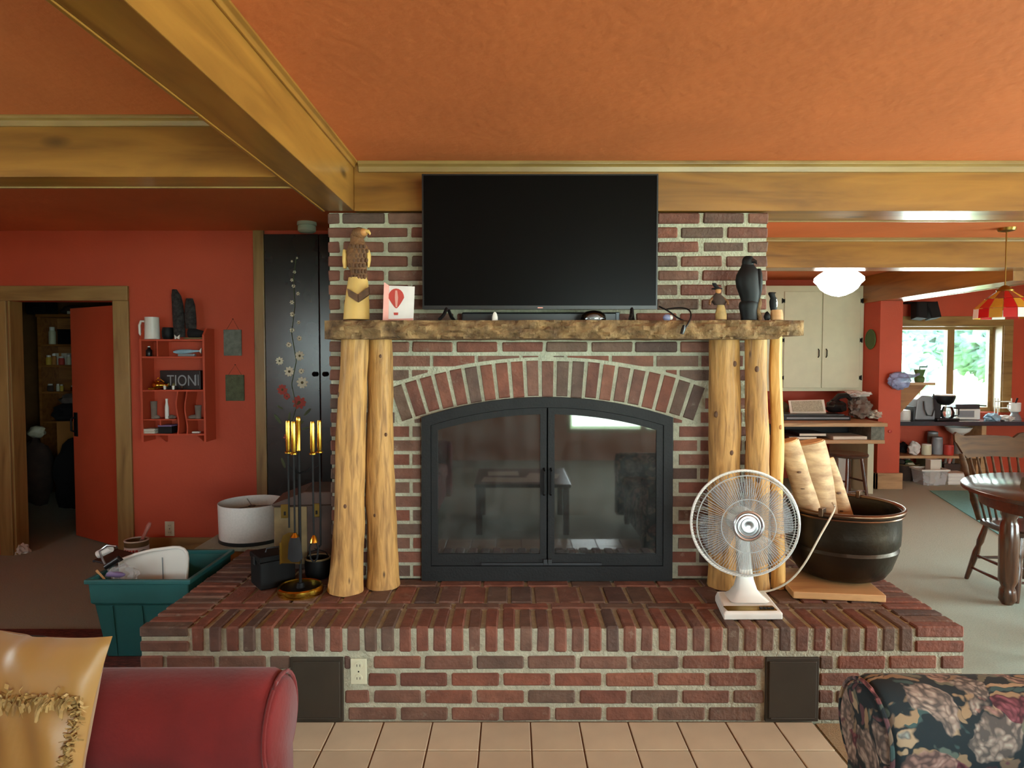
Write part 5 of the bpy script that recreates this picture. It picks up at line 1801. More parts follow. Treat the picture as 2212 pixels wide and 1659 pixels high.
bottle('small dark bottle in the top left cubby of the wall shelf', 140, z_1, 0.075, 0.022, 'black_plastic')
o = thing('fish_ornament', 'pale blue glass fish ornament in the upper compartment', 'ornament', (sp3(500, 740, 5.0).x, 5.0, z_1))
a, b = sp3(370, 700, 5.0), sp3(625, 690, 5.0)
obj('body', MB().tube([a.lerp(b, i / 8) for i in range(9)], [0.006, 0.014, 0.017, 0.017, 0.016, 0.014, 0.01, 0.008, 0.004], 10), 'blue_cloth', o, smooth=True)
obj('tail', MB().prism([(b.x - 0.01, b.z), (b.x + 0.008, b.z + 0.022), (b.x + 0.004, b.z - 0.02)], 4.995, 5.005), 'white_plastic', o)
obj('stand', MB().box(a.x + 0.04, b.x - 0.04, 4.985, 5.015, z_1 + 0.001, a.z - 0.014), 'grey_plastic', o)
# black box with white lettering
kx0_, kx1_ = sp3(250, 950, 5.0).x, sp3(628, 950, 5.0).x
kz0_, kz1_ = z_2 + 0.001, sp3(400, 875, 5.0).z
o = thing('lettered_box', 'black box with large white lettering on the middle shelf', 'box', ((kx0_ + kx1_) / 2, 5.03, z_2))
obj('carton', MB().box(kx0_, kx1_, 4.99, 5.07, kz0_, kz1_), 'black_plastic', o, bevel=0.002)
obj('lettering', text_mb('TION', 0.115, Matrix.Translation(((kx0_ + kx1_) / 2 + 0.012, 4.989, kz0_ + 0.028)) @ Matrix.Rotation(PI / 2, 4, 'X') @ Matrix.Scale(0.78, 4, (1, 0, 0)), 0.0006), 'grey_plastic', o)
for q in (0.012, 0.03):
    obj('print_bar', MB().box(kx1_ - q - 0.006, kx1_ - q, 4.9885, 4.99, kz0_ + 0.03, kz1_ - 0.03), 'grey_plastic', o)
o = thing('brass_jug', 'small shiny brass jug lying on its side on the middle shelf', 'jug', (sp3(230, 1050, 4.95).x, 4.95, z_2))
a, b = sp3(175, 960, 4.955), sp3(325, 985, 4.955)
a.z = b.z = z_2 + 0.034
obj('body', MB().tube([a.lerp(b, i / 7) for i in range(8)], [0.018, 0.03, 0.033, 0.032, 0.026, 0.017, 0.012, 0.016], 16), 'brass', o, smooth=True)
obj('handle', MB().tube([a + Vector((0.02, 0, 0.03)), a + Vector((0.045, -0.004, 0.056)), a + Vector((0.085, 0, 0.022))], 0.004, 7), 'brass', o, smooth=True)
p = sp3(165, 1030, 4.945)
tag(obj('brass_bar', MB().chamfer(p.x - 0.024, p.x + 0.024, 4.935, 4.948, z_2 + 0.001, z_2 + 0.014, 0.002), 'brass', None), 'small brass bar in front of the brass jug', 'ornament')
for i, a in enumerate((288, 368, 450)):
    p = sp3(a, 1040, 4.945)
    o = thing('shot_glass', ('tiny white glass thimble next to the brass jug', 'tiny white glass thimble in front of the first letter of the box', 'tiny clear glass thimble in front of the lettered box')[i], 'glass', (p.x, 4.945, z_2), 'glass thimbles on the middle shelf')
    obj('bowl', MB().lathe([(0.007, 0.001), (0.009, 0.006), (0.011, 0.03), (0.009, 0.03), (0.007, 0.01), (0.001, 0.009)], 12, (p.x, 4.945, z_2)), 'white_plastic' if i < 2 else 'clear_glass', o, smooth=True)
    obj('foot', MB().torus((p.x, 4.945, z_2 + 0.003), 0.008, 0.002, 'Z', 12, 6), 'clear_glass', o)
for a, lb, flip in ((188, 'grey glass boot in the left lower compartment', 1), (605, 'grey pottery boot in the right lower compartment', -1)):
    p = sp3(a, 1330, 4.98)
    o = thing('glass_boot', lb, 'ornament', (p.x, 4.98, z_3))
    h = 0.13 if flip == 1 else 0.1
    obj('shaft', MB().lathe([(0.02, 0.001), (0.02, h * 0.4), (0.024, h), (0.02, h), (0.016, h * 0.4), (0.001, 0.02)], 14, (p.x, 4.98, z_3)), 'grey_cloth', o, smooth=True)
    obj('toe', MB().tube([(p.x, 4.98, z_3 + 0.017), (p.x + flip * 0.03 * (1 if flip == 1 else 1.6), 4.975, z_3 + 0.014), (p.x + flip * 0.045 * (1 if flip == 1 else 1.6), 4.972, z_3 + 0.01)], [0.018, 0.014, 0.008], 10), 'grey_cloth', o, smooth=True)
bottle('slim white bud vase in the left lower compartment', 296, z_3, 0.15, 0.014, 'white_plastic', 'bud_vase', 'vase', 4.97, 0.6)
p = sp3(355, 1330, 4.97)
tag(obj('spiky_shell', MB().lump((p.x, 4.97, z_3 + 0.014), (0.024, 0.02, 0.016), 0.5, 2, 4, 3, flat=-0.013), 'grey_cloth', None, smooth=True), 'small grey shell beside the slim white vase', 'shell')
p = sp3(170, 1460, 4.98)
o = thing('paper_stack', 'stack of white paper cards in the bottom left cubby', 'papers', (p.x, 4.98, z_4))
for i in range(4):
    obj('card_sheet', MB().cbox((p.x + jit(0.004), 4.98 + jit(0.004), z_4 + 0.005 + 0.009 * i), (0.085, 0.09, 0.007)), 'paper', o)
p = sp3(318, 1460, 4.98)
o = thing('blue_tin', 'dark blue tin box in the bottom cubby of the wall shelf', 'box', (p.x, 4.98, z_4))
obj('tin', MB().cbox((p.x, 4.98, z_4 + 0.027), (0.1, 0.09, 0.052)), 'raven_black', o, bevel=0.004)
obj('lid', MB().cbox((p.x, 4.98, z_4 + 0.058), (0.104, 0.094, 0.01)), 'purple_plastic', o, bevel=0.003)
p = sp3(585, 1450, 4.97)
tag(obj('white_soap', MB().chamfer(p.x - 0.028, p.x + 0.028, 4.955, 4.99, z_4 + 0.001, z_4 + 0.014, 0.004), 'white_plastic', None), 'flat white bar in the bottom right cubby', 'ornament')

# slate plaques
for i, (a, b, c, d, apex, m, lb) in enumerate(((852, 1015, 490, 735, 390, 'slate', 'grey slate plaque hanging higher beside the wall shelf'), (870, 1040, 915, 1160, 820, 'slate_green', 'greenish slate plaque hanging lower beside the wall shelf'))):
    p0, p1 = sp3(a, d, LWY), sp3(b, c, LWY)
    o = thing('slate_plaque', lb, 'plaque', ((p0.x + p1.x) / 2, LWY, p0.z), 'slate plaques on the red wall')
    obj('slab', MB().box(p0.x, p1.x, LWY - 0.016, LWY - 0.002, p0.z, p1.z), m, o, bevel=0.003)
    nz_ = sp3((a + b) / 2, apex, LWY)
    obj('string', MB().tube([(p0.x + 0.02, LWY - 0.006, p1.z - 0.001), (nz_.x, LWY - 0.006, nz_.z), (p1.x - 0.02, LWY - 0.006, p1.z - 0.001)], 0.0016, 5), 'eagle_dark', o)
    obj('nail', MB().tube([(nz_.x, LWY, nz_.z), (nz_.x, LWY - 0.012, nz_.z + 0.001)], 0.003, 6), 'black_iron', o)

# ------------------------------------------------------------------ storage tub with its load
tbx = thing('storage_tub', 'teal plastic storage tub of painting gear beside the hearth', 'tub', (-1.86, 3.53, 0))
X0, X1, Ya, Yb, TZ = -2.10, -1.61, 3.28, 3.78, 0.425
ins_ = 0.05
lo = [(X0 + ins_, Ya + ins_), (X1 - ins_, Ya + ins_), (X1 - ins_, Yb - ins_), (X0 + ins_, Yb - ins_)]
hi = [(X0, Ya), (X1, Ya), (X1, Yb), (X0, Yb)]


def at(u, z, g=0.0):
    return [Vector((a[0] + (b[0] - a[0]) * u + (g if i in (0, 3) else -g), a[1] + (b[1] - a[1]) * u + (g if i < 2 else -g), z)) for i, (a, b) in enumerate(zip(lo, hi))]


obj('body', MB().rings([at(0, 0.0115), at(0.7, 0.29), at(0.72, 0.3, -0.012), at(1, TZ - 0.02, -0.004), at(1, TZ - 0.02, 0.006), at(0.7, 0.3, 0.006), at(0, 0.02, 0.006)]), 'teal_plastic', tbx, bevel=0.008)
obj('rim', MB().rings([at(1, TZ - 0.022, -0.018), at(1, TZ, -0.018), at(1, TZ, 0.004), at(1, TZ - 0.022, 0.004)], False, True), 'teal_plastic', tbx, bevel=0.004)
for f in (0.2, 0.5, 0.8):
    x = X0 + (X1 - X0) * f
    obj('rib', MB().prism([(Ya + ins_ - 0.004, 0.02), (Ya + ins_ + 0.01, 0.02), (Ya + 0.024, 0.285), (Ya + 0.01, 0.285)], x - 0.008, x + 0.008, 'X'), 'teal_plastic', tbx)
# white plastic tray standing in it
tr = thing('plastic_tray', 'white plastic paint tray sticking up out of the teal tub', 'tray', (aY(325, 1255, 3.5).x, 3.5, 0.2))
P4 = [aY(250, 1215, 3.42), aY(262, 1275, 3.42), aY(392, 1262, 3.42), aY(398, 1212, 3.42), aY(396, 1199, 3.42), aY(390, 1191, 3.42), aY(380, 1187, 3.42), aY(366, 1187, 3.42), aY(320, 1193, 3.42), aY(285, 1202, 3.42)]
poly = [(p.x, p.z) for p in P4]
poly[1] = (poly[1][0], 0.2)
poly[2] = (poly[2][0], 0.2)
obj('floor_panel', MB().prism(poly, 3.46, 3.465), 'white_plastic', tr)
rimp = [Vector((x, 3.455, z)) for x, z in poly]
obj('rim', MB().tube(rimp + [rimp[0]], 0.009, 8), 'white_plastic', tr, smooth=True)
dv = aY(352, 1225, 3.455)
obj('groove', MB().tube([(dv.x, 3.458, 0.22), (dv.x - 0.004, 3.458, dv.z + 0.05)], 0.003, 6), 'grey_plastic', tr)
# clear bag with a bottle, lids, stick
bg = thing('plastic_bag', 'crumpled clear plastic bag with a purple label in the teal tub', 'bag', (aY(250, 1250, 3.36).x, 3.36, 0.3))
c = aY(264, 1242, 3.395)
obj('film', MB().lump(c, (0.072, 0.04, 0.055), 0.45, 3, 2.2, 4), 'clear_plastic', bg, smooth=True)
obj('label', MB().lump(c + Vector((-0.012, -0.036, 0.014)), (0.05, 0.01, 0.016), 0.3, 2, 2, 2), 'purple_plastic', bg, smooth=True)
pr = thing('paint_roller', 'wire frame paint roller with a black grip leaning in the teal tub', 'paint roller', (aY(235, 1250, 3.4).x, 3.4, 0.3))
a, b = aY(245, 1250, 3.38), aY(215, 1190, 3.38)
obj('grip', MB().tube([aY(228, 1225, 3.37), aY(258, 1206, 3.37), aY(262, 1212, 3.37)], [0.014, 0.016, 0.012], 10), 'black_plastic', pr, smooth=True)
obj('frame', MB().tube([a, aY(222, 1210, 3.38), b, aY(232, 1178, 3.38), aY(252, 1180, 3.38)], 0.006, 8), 'steel', pr, smooth=True)
obj('sleeve', MB().tube([aY(212, 1198, 3.4), aY(240, 1184, 3.4)], 0.02, 12), 'white_cloth', pr, smooth=True)
st = aY(208, 1232, 3.36)
tag(obj('stir_stick', MB().tube([st, aY(226, 1252, 3.36)], 0.007, 4), 'plank', None), 'short pale stirring stick in the teal tub', 'stick')
tl = thing('tub_lid', 'dark grey lid lying over the rim of the teal tub', 'lid', (-2.1, 3.56, TZ))
lid_pts = []
for x, z in ((-2.195, 0.452), (-1.95, 0.394)):
    lid_pts += [Vector((x, 3.47, z)), Vector((x, 3.68, z))]
lid8 = lid_pts + [p + Vector((0.002, 0, 0.009)) for p in lid_pts]
obj('panel', MB().add(lid8, [(0, 1, 3, 2), (4, 6, 7, 5), (0, 4, 5, 1), (1, 5, 7, 3), (3, 7, 6, 2), (2, 6, 4, 0)]), 'dark_steel', tl, bevel=0.003)
obj('edge', MB().tube([lid_pts[0] + Vector((0, 0, 0.004)), lid_pts[1] + Vector((0, 0, 0.004))], 0.007, 8), 'dark_steel', tl, smooth=True)

# ------------------------------------------------------------------ paint can by the wall
pcx, pcy = aY(295, 1170, 4.82).x, 4.82
pcz = aY(295, 1172, 4.75).z
pc = thing('paint_can', 'open paint can with a brush standing in it by the doorway', 'paint can', (pcx, pcy, 0))
obj('can', MB().lathe([(0.078, 0.001), (0.08, 0.004), (0.08, pcz - 0.004), (0.07, pcz - 0.004), (0.07, 0.02), (0.001, 0.02)], 28, (pcx, pcy, 0)), 'chest_tan', pc, smooth=True, auto=0.7)
obj('rim', MB().torus((pcx, pcy, pcz), 0.077, 0.006, 'Z', 32, 8), 'white_plastic', pc, smooth=True)
obj('label', MB().lathe([(0.0805, 0.03), (0.0815, 0.03), (0.0815, pcz - 0.04), (0.0805, pcz - 0.04)], 28, (pcx, pcy, 0), cap=False), 'card_white', pc, smooth=True)
lt = pcy - 0.082
for i in range(5):
    x = pcx - 0.045 + i * 0.02
    obj('label_print', MB().box(x, x + 0.012, lt - 0.001, lt + 0.012, pcz - 0.075, pcz - 0.055), 'balloon_red', pc)
br = thing('paint_brush', 'paint brush with a pale wooden handle leaning in the paint can', 'brush', (pcx + 0.02, pcy, 0.03))
t0_, t1_ = aY(308, 1164, pcy), aY(324, 1129, pcy)
obj('handle', MB().tube([t0_, t0_.lerp(t1_, 0.4), t0_.lerp(t1_, 0.8), t1_], [0.014, 0.012, 0.016, 0.01], 10), 'pink_card', br, smooth=True)
obj('ferrule', MB().tube([t0_ + (t0_ - t1_) * 0.4, t0_], [0.015, 0.014], 10), 'steel', br, smooth=True)
obj('bristles', MB().tube([t0_ + (t0_ - t1_) * 0.9, t0_ + (t0_ - t1_) * 0.4], [0.013, 0.015], 10), 'dark_cloth', br, smooth=True)

# ------------------------------------------------------------------ rugs
tag(obj('patterned_rug', MB().box(-3.9, -1.56, 1.9, 3.68, 0.0005, 0.010), 'rug_red', None, bevel=0.004), 'dark red patterned rug on the carpet left of the hearth', 'rug')

# ------------------------------------------------------------------ red sofa and gold pillow
SY0, SY1 = -0.35, 1.9
sofa = thing('red_sofa', 'red velvet sofa with rolled arms beside the tiled floor', 'sofa', (-1.15, 0.78, 0))
XF = aY(595, 1560, 1.72).x


def rolled_arm(x0, x1, yc, ztop, r, m, parent, flip=1, wpan=0.12, cap_out=1):
    """rolled arm along X: scroll on a padded panel, with a rounded facing at the open end"""
    zc = ztop - r
    sec = []
    n = 22
    for i in range(n + 1):
        a = math.radians(-55 + 290 * i / n)
        sec.append((yc + r * math.cos(a), zc + r * math.sin(a)))
    low = [(yc - wpan * 0.72, 0.1), (yc + wpan * 0.72, 0.1)]
    poly = sec + low
    rg = []
    L = abs(x1 - x0)
    for t, s in ((0, 0.88), (0.012, 0.95), (0.03, 1.0), (0.1, 1.0), (0.5, 0.99), (L - 0.06, 1.0), (L, 0.97)):
        x = x1 + (x0 - x1) * (t / L)
        rg.append([Vector((x, yc + (y - yc) * s, zc + (z - zc) * s if z > 0.12 else z)) for y, z in poly])
    a = obj('arm', MB().rings(rg), m, parent, smooth=True, auto=1.0)
    # facing panel with a welt
    d = 1 if x1 > x0 else -1
    fpoly = [(yc + (y - yc) * 0.84, zc + (z - zc) * 0.84 if z > 0.12 else z) for y, z in poly]
    obj('arm_facing', MB().rings([[Vector((x1 + d * k, yc + (y - yc) * s, zc + (z - zc) * s if z > 0.12 else z)) for y, z in fpoly] for k, s in ((-0.004, 1.0), (0.010, 1.0), (0.018, 0.9))]), m, a, smooth=True, auto=1.0)
    obj('welt', MB().tube([Vector((x1 + d * 0.006, yc + (y - yc) * 0.93, zc + (z - zc) * 0.93)) for y, z in sec], 0.006, 7), m, a, smooth=True)
    return a


rolled_arm(-1.62, XF - 0.02, 1.80, 0.665, 0.14, 'red_velvet', sofa)
rolled_arm(-1.62, XF - 0.02, -0.25, 0.665, 0.14, 'red_velvet', sofa)
obj('base', MB().box(-1.65, XF - 0.05, -0.17, 1.7, 0.1, 0.3), 'red_velvet', sofa, bevel=0.02)
obj('backrest', MB().box(-1.85, -1.56, -0.25, 1.78, 0.1, 0.9), 'red_velvet', sofa, bevel=0.06)
for i in range(3):
    y0_ = -0.155 + i * 0.605
    obj('seat_cushion', MB().box(-1.58, XF - 0.03, y0_, y0_ + 0.6, 0.301, 0.45), 'red_velvet', sofa, bevel=0.035)
for x in (-1.75, XF - 0.12):
    for y in (-0.2, 1.75):
        obj('leg', MB().lathe([(0.022, 0.001), (0.03, 0.05), (0.026, 0.101)], 12, (x, y, 0)), 'dark_oak_z', sofa)

# gold pillow
PC = Vector((aY(30, 1640, 1.54).x, 1.54, 0.662))
Mp = Matrix.Translation(PC) @ Matrix.Rotation(math.radians(-14), 4, 'X') @ Matrix.Rotation(math.radians(-10), 4, 'Z') @ Matrix.Rotation(math.radians(4), 4, 'Y')
pil = thing('gold_pillow', 'gold satin throw pillow with an inner fringe border on the red sofa', 'pillow', (PC.x, PC.y, 0.452))
HS = 0.222


def pil_pt(u, v, side):
    e = 1 - 0.10 * (1 - u * u) * 0 
    x = u * HS * (1 - 0.09 * (1 - v * v) * abs(u) ** 1)
    z = v * HS * (1 - 0.09 * (1 - u * u) * abs(v) ** 1)
    t = max(0, (1 - u * u)) ** 0.55 * max(0, (1 - v * v)) ** 0.55
    wr = 0.012 * noise.noise(Vector((u * 3.5 + 1.5 * v, v * 1.6, side))) * (0.3 + t)
    wr += 0.016 * math.sin(9 * u + 3 * noise.noise(Vector((u * 2, v * 2, 3)))) * max(0, v - 0.35) * (1 - abs(u))
    y = side * (0.075 * t + wr)
    return Mp @ Vector((x, y, z))


cs = MB()
NP = 34
cs.grid(lambda a, b: pil_pt(a * 2 - 1, b * 2 - 1, -1), NP, NP)
cs.grid(lambda a, b: pil_pt(a * 2 - 1, b * 2 - 1, 1), NP, NP)
obj('cushion', cs, 'gold_satin', pil, smooth=True, auto=2.0)
fr_ = MB()
random.seed(3)
IU, IV = 0.92, 0.40
path = []
for i in range(400):
    t = i / 400 * 4
    k = int(t)
    f = (t - k) * 2 - 1
    u, v = ((f * IU, IV), (IU, -f * (IV + 0.6) / 2 + (IV - 0.6) / 2), (-f * IU, -0.6), (-IU, f * (IV + 0.6) / 2 + (IV - 0.6) / 2))[k]
    for rep in range(2):
        o_ = Vector((0, 0, -1)) if k == 0 else Vector((-1, 0, 0)) if k == 1 else Vector((0, 0, 1)) if k == 2 else Vector((1, 0, 0))
        b0_ = pil_pt(u + random.uniform(-.02, .02), v + random.uniform(-.02, .02), -1)
        dirv = (Mp.to_3x3() @ o_) * random.uniform(-0.02, 0.042) + Vector((random.uniform(-.014, .014), random.uniform(-.016, -.004), random.uniform(-.012, .008)))
        w_ = Vector((random.uniform(-.004, .004), 0.001, random.uniform(-.004, .004)))
        m1 = b0_ + dirv * 0.55 + Vector((0, -0.008, 0.003))
        e_ = b0_ + dirv
        fr_.add([b0_ - w_, b0_ + w_, m1 + w_, m1 - w_, e_ + w_, e_ - w_], [(0, 1, 2, 3), (3, 2, 4, 5)])
obj('fringe', fr_, 'gold_fringe', pil)['kind'] = 'stuff'

# ------------------------------------------------------------------ floral armchair on the other side
fa = thing('floral_armchair', 'armchair in dark floral tapestry with rolled arms on the tan carpet', 'armchair', (1.5, 1.15, 0))
XL = aY(1892, 1580, 1.70).x
rolled_arm(2.05, XL + 0.02, 1.78, 0.655, 0.145, 'floral_tapestry', fa)
rolled_arm(2.05, XL + 0.02, 0.55, 0.655, 0.145, 'floral_tapestry', fa)
obj('base', MB().box(XL + 0.06, 2.05, 0.63, 1.68, 0.1, 0.3), 'floral_tapestry', fa, bevel=0.02)
obj('seat_cushion', MB().box(XL + 0.03, 1.9, 0.66, 1.66, 0.301, 0.46), 'floral_tapestry', fa, bevel=0.04)
obj('backrest', MB().box(1.95, 2.2, 0.5, 1.82, 0.1, 0.95), 'floral_tapestry', fa, bevel=0.07)
for x in (XL + 0.1, 2.1):
    for y in (0.58, 1.75):
        obj('leg', MB().lathe([(0.022, 0.007), (0.03, 0.05), (0.026, 0.101)], 12, (x, y, 0)), 'dark_oak_z', fa)

# ------------------------------------------------------------------ the dim room behind the door
z1s = 3.77


def fr3(a, b, Y):
    return aY(a / z1s, 560 + b / z1s, Y)


YBK = 7.35
bk = thing('bookcase', 'tall wooden bookcase crowded with jars in the dim back room', 'bookcase', (-4.7, 7.5, 0))
B0, B1 = fr3(310, 800, YBK).x, -3.9
bt_z = fr3(400, 470, YBK).z
obj('side', MB().box(B0, B0 + 0.03, YBK, YBK + 0.3, 0.001, bt_z), 'shelf_wood', bk)
obj('side', MB().box(B1 - 0.03, B1, YBK, YBK + 0.3, 0.001, bt_z), 'shelf_wood', bk)
obj('back_panel', MB().box(B0 + 0.03, B1 - 0.03, YBK + 0.285, YBK + 0.3, 0.001, bt_z), 'shelf_wood', bk)
obj('top', MB().box(B0 - 0.01, B1 + 0.01, YBK - 0.01, YBK + 0.3, bt_z, bt_z + 0.03), 'shelf_wood', bk)
shz = []
for v in (692, 862, 1078, 1320):
    z = fr3(400, v, YBK).z
    shz.append(z)
    obj('shelf_board', MB().box(B0 + 0.03, B1 - 0.03, YBK + 0.005, YBK + 0.285, z - 0.02, z), 'shelf_wood', bk)


def fjar(label, a, zb_, w, h, m, Y=YBK + 0.08, name='jar', cat='jar', group=None):
    p = fr3(a, 800, Y)
    r = w / z1s * Y / F / 2
    hh = h / z1s * Y / F
    o = thing(name, label, cat, (p.x, Y, zb_), group)
    obj('body', MB().lathe([(r * 0.9, 0.001), (r, 0.008), (r, hh * 0.72), (r * 0.7, hh * 0.82)], 14, (p.x, Y, zb_)), m, o, smooth=True, auto=0.8)
    obj('lid', MB().lathe([(r * 0.75, hh * 0.8), (r * 0.75, hh), (0.001, hh)], 14, (p.x, Y, zb_)), 'white_plastic' if m != 'white_plastic' else 'brass', o, smooth=True, auto=0.8)


fjar('pale cream bottle on the upper bookcase shelf', 430, shz[0], 52, 140, 'cream_plastic', name='bottle', cat='bottle')
p = fr3(560, 640, YBK + 0.1)
o = thing('dark_box', 'large dark box on the upper bookcase shelf', 'box', (p.x, YBK + 0.12, shz[0]))
obj('carton', MB().cbox((p.x, YBK + 0.14, shz[0] + 0.075), (0.2, 0.16, 0.148)), 'black_plastic', o, bevel=0.004)
obj('lid', MB().cbox((p.x, YBK + 0.14, shz[0] + 0.158), (0.206, 0.166, 0.016)), 'black_plastic', o, bevel=0.003)
fjar('yellow tub on the second bookcase shelf', 397, shz[1], 42, 80, 'yellow_paint')
for i, (a, w, h, m) in enumerate(((440, 36, 92, 'cardboard'), (500, 44, 70, 'balloon_red'), (560, 34, 84, 'cream_plastic'), (600, 34, 70, 'paper'))):
    fjar(('brown jar on the second bookcase shelf', 'red jar on the second bookcase shelf', 'cream jar with a tall lid on the second bookcase shelf', 'papery white jar at the end of the second bookcase shelf')[i], a, shz[1], w, h, m)
p = fr3(503, 760, YBK + 0.2)
o = thing('pale_carton', 'pale carton behind the jars on the second bookcase shelf', 'box', (p.x, YBK + 0.2, shz[1]))
obj('carton', MB().cbox((p.x, YBK + 0.21, shz[1] + 0.066), (0.15, 0.08, 0.13)), 'paper', o)
obj('tape', MB().cbox((p.x, YBK + 0.21, shz[1] + 0.067), (0.03, 0.082, 0.131)), 'cardboard', o)
for i, (a, w, h, m) in enumerate(((403, 44, 60, 'brown_cloth'), (465, 26, 60, 'cream_plastic'), (495, 26, 56, 'yellow_paint'), (590, 40, 46, 'brass'))):
    fjar(('brown pot on the third bookcase shelf', 'cream jar on the third bookcase shelf', 'yellow jar on the third bookcase shelf', 'shiny brass pot on the third bookcase shelf')[i], a, shz[2], w, h, m)
p = fr3(390, 400, YBK + 0.1)
for i, (a, w, h, m, lb) in enumerate(((310, 150, 110, 'dark_cloth', 'dark suitcase on top of the bookcase'), (560, 170, 70, 'brown_cloth', 'brown bundle on top of the bookcase'))):
    p = fr3(a + 40, 460, YBK + 0.15)
    o = thing('suitcase' if i == 0 else 'cloth_bundle', lb, 'suitcase' if i == 0 else 'bundle', (p.x, YBK + 0.14, bt_z + 0.03))
    ww, hh = w / z1s * 7.5 / F, h / z1s * 7.5 / F
    if i == 0:
        obj('shell', MB().cbox((p.x, YBK + 0.14, bt_z + 0.031 + hh / 2), (ww, 0.24, hh)), m, o, bevel=0.02)
        obj('handle', MB().tube([(p.x - 0.04, YBK + 0.02, bt_z + 0.03 + hh * 0.5), (p.x, YBK - 0.01, bt_z + 0.03 + hh * 0.5), (p.x + 0.04, YBK + 0.02, bt_z + 0.03 + hh * 0.5)], 0.008, 6), 'black_iron', o)
    else:
        obj('folds', MB().lump((p.x, YBK + 0.14, bt_z + 0.03 + hh * 0.5), (ww / 2, 0.11, hh * 0.55), 0.3, 3, 2, 5, flat=-hh * 0.5), m, o, smooth=True)
        obj('label_tag', MB().cbox((p.x + 0.05, YBK + 0.02, bt_z + 0.05), (0.07, 0.004, 0.03)), 'paper', o)
# heap of clothes, carton and bags in front of the bookcase
o = thing('carton', 'plain brown carton standing among the clothes in the back room', 'box', (-4.63, 7.12, 0))
chh = fr3(565, 1320, 7.0).z
obj('box', MB().box(-4.78, -4.48, 7.0, 7.25, 0.001, chh), 'cardboard', o)
obj('flap', MB().box(-4.48, -4.473, 7.01, 7.24, chh - 0.1, chh), 'cardboard', o)
obj('flap', MB().box(-4.77, -4.49, 6.993, 7.0, chh - 0.09, chh), 'cardboard', o)
for (x, y, z, r, m, lb, sd, am) in ((-4.70, 7.13, chh + 0.085, (0.2, 0.13, 0.1), 'dark_cloth', 'black coat heaped on the brown carton before the bookcase', 1, 0.3),
                                   (-4.66, 7.13, chh + 0.225, (0.15, 0.1, 0.06), 'grey_cloth', 'grey jumper on top of the black coat', 2, 0.3),
                                   (-4.85, 6.8, 0.34, (0.13, 0.15, 0.37), 'brown_cloth', 'brown clothes bag standing in the back room', 3, 0.2),
                                   (-4.42, 6.72, 0.32, (0.19, 0.16, 0.37), 'dark_cloth', 'big black sack in the back room', 4, 0.2),
                                   (-4.85, 6.8, 0.76, (0.08, 0.07, 0.06), 'cream_plastic', 'pale knitted hat on the brown clothes bag', 5, 0.3)):
    floor_ = -z + 0.002 if z < 0.5 else (chh - z if sd == 1 else -9)
    o = tag(obj('clothes_heap', MB().lump((x, y, z), r, am, 3, 1.8, sd, flat=floor_), m, None, smooth=True), lb, 'clothes')
rag = aZ(45, 1195, 0)
tag(obj('white_rag', MB().lump(rag + Vector((0, 0, 0.02)), (0.06, 0.05, 0.05), 0.6, 3, 2.5, 6, flat=-0.018), 'white_cloth', None, smooth=True), 'crumpled white rag on the carpet at the doorway', 'rag')

# ------------------------------------------------------------------ coffee table in front of the hearth, mirrored in the stove glass
cft = thing('coffee_table', 'low dark coffee table between the two sofas', 'table', (0.1, 0.62, 0))
obj('tabletop', MB().box(-0.32, 0.5, 0.2, 1.0, 0.42, 0.45), 'dark_oak', cft, bevel=0.006)
for x in (-0.28, 0.46):
    for y in (0.24, 0.96):
        obj('leg', MB().box(x - 0.025, x + 0.025, y - 0.025, y + 0.025, 0.013, 0.42), 'dark_oak_z', cft, bevel=0.004)
pap = thing('paper_pile', 'spread of white papers on the coffee table', 'papers', (0.0, 0.6, 0.45))
for i, (x, y, a) in enumerate(((-0.12, 0.78, 0.1), (0.12, 0.8, -0.12), (0.28, 0.6, 0.2), (-0.08, 0.5, -0.05))):
    obj('sheet', MB().box(x - 0.14, x + 0.14, y - 0.11, y + 0.11, 0.4505 + i * 0.0015, 0.4515 + i * 0.0015, rotz(a, (x, y, 0))), 'paper', pap)
# ================================================================== KITCHEN SIDE
# ---- globe light
GX, GY = aY(1812, 610, 6.0).x, 6.0
gm = 6.0 / F


def gz(py):
    return aY(1812, py, 6.0).z


gl = thing('globe_light', 'glowing white schoolhouse globe light on the kitchen ceiling', 'lamp', (GX, GY, CZ))
obj('canopy', MB().lathe([(0.1, 0), (0.1, -0.02), (0.085, -0.05), (0.085, gz(585) - CZ)], 28, (GX, GY, CZ)), 'white_plastic', gl, smooth=True, auto=0.8)
obj('globe', MB().lathe([(26 * gm, gz(583)), (40 * gm, gz(592)), (49 * gm, gz(600)), (50 * gm, gz(607)), (43 * gm, gz(614)), (37 * gm, gz(624)), (27 * gm, gz(632)), (14 * gm, gz(638)), (0.002, gz(641))], 36, (GX, GY, 0)), 'lamp_globe', gl, smooth=True)

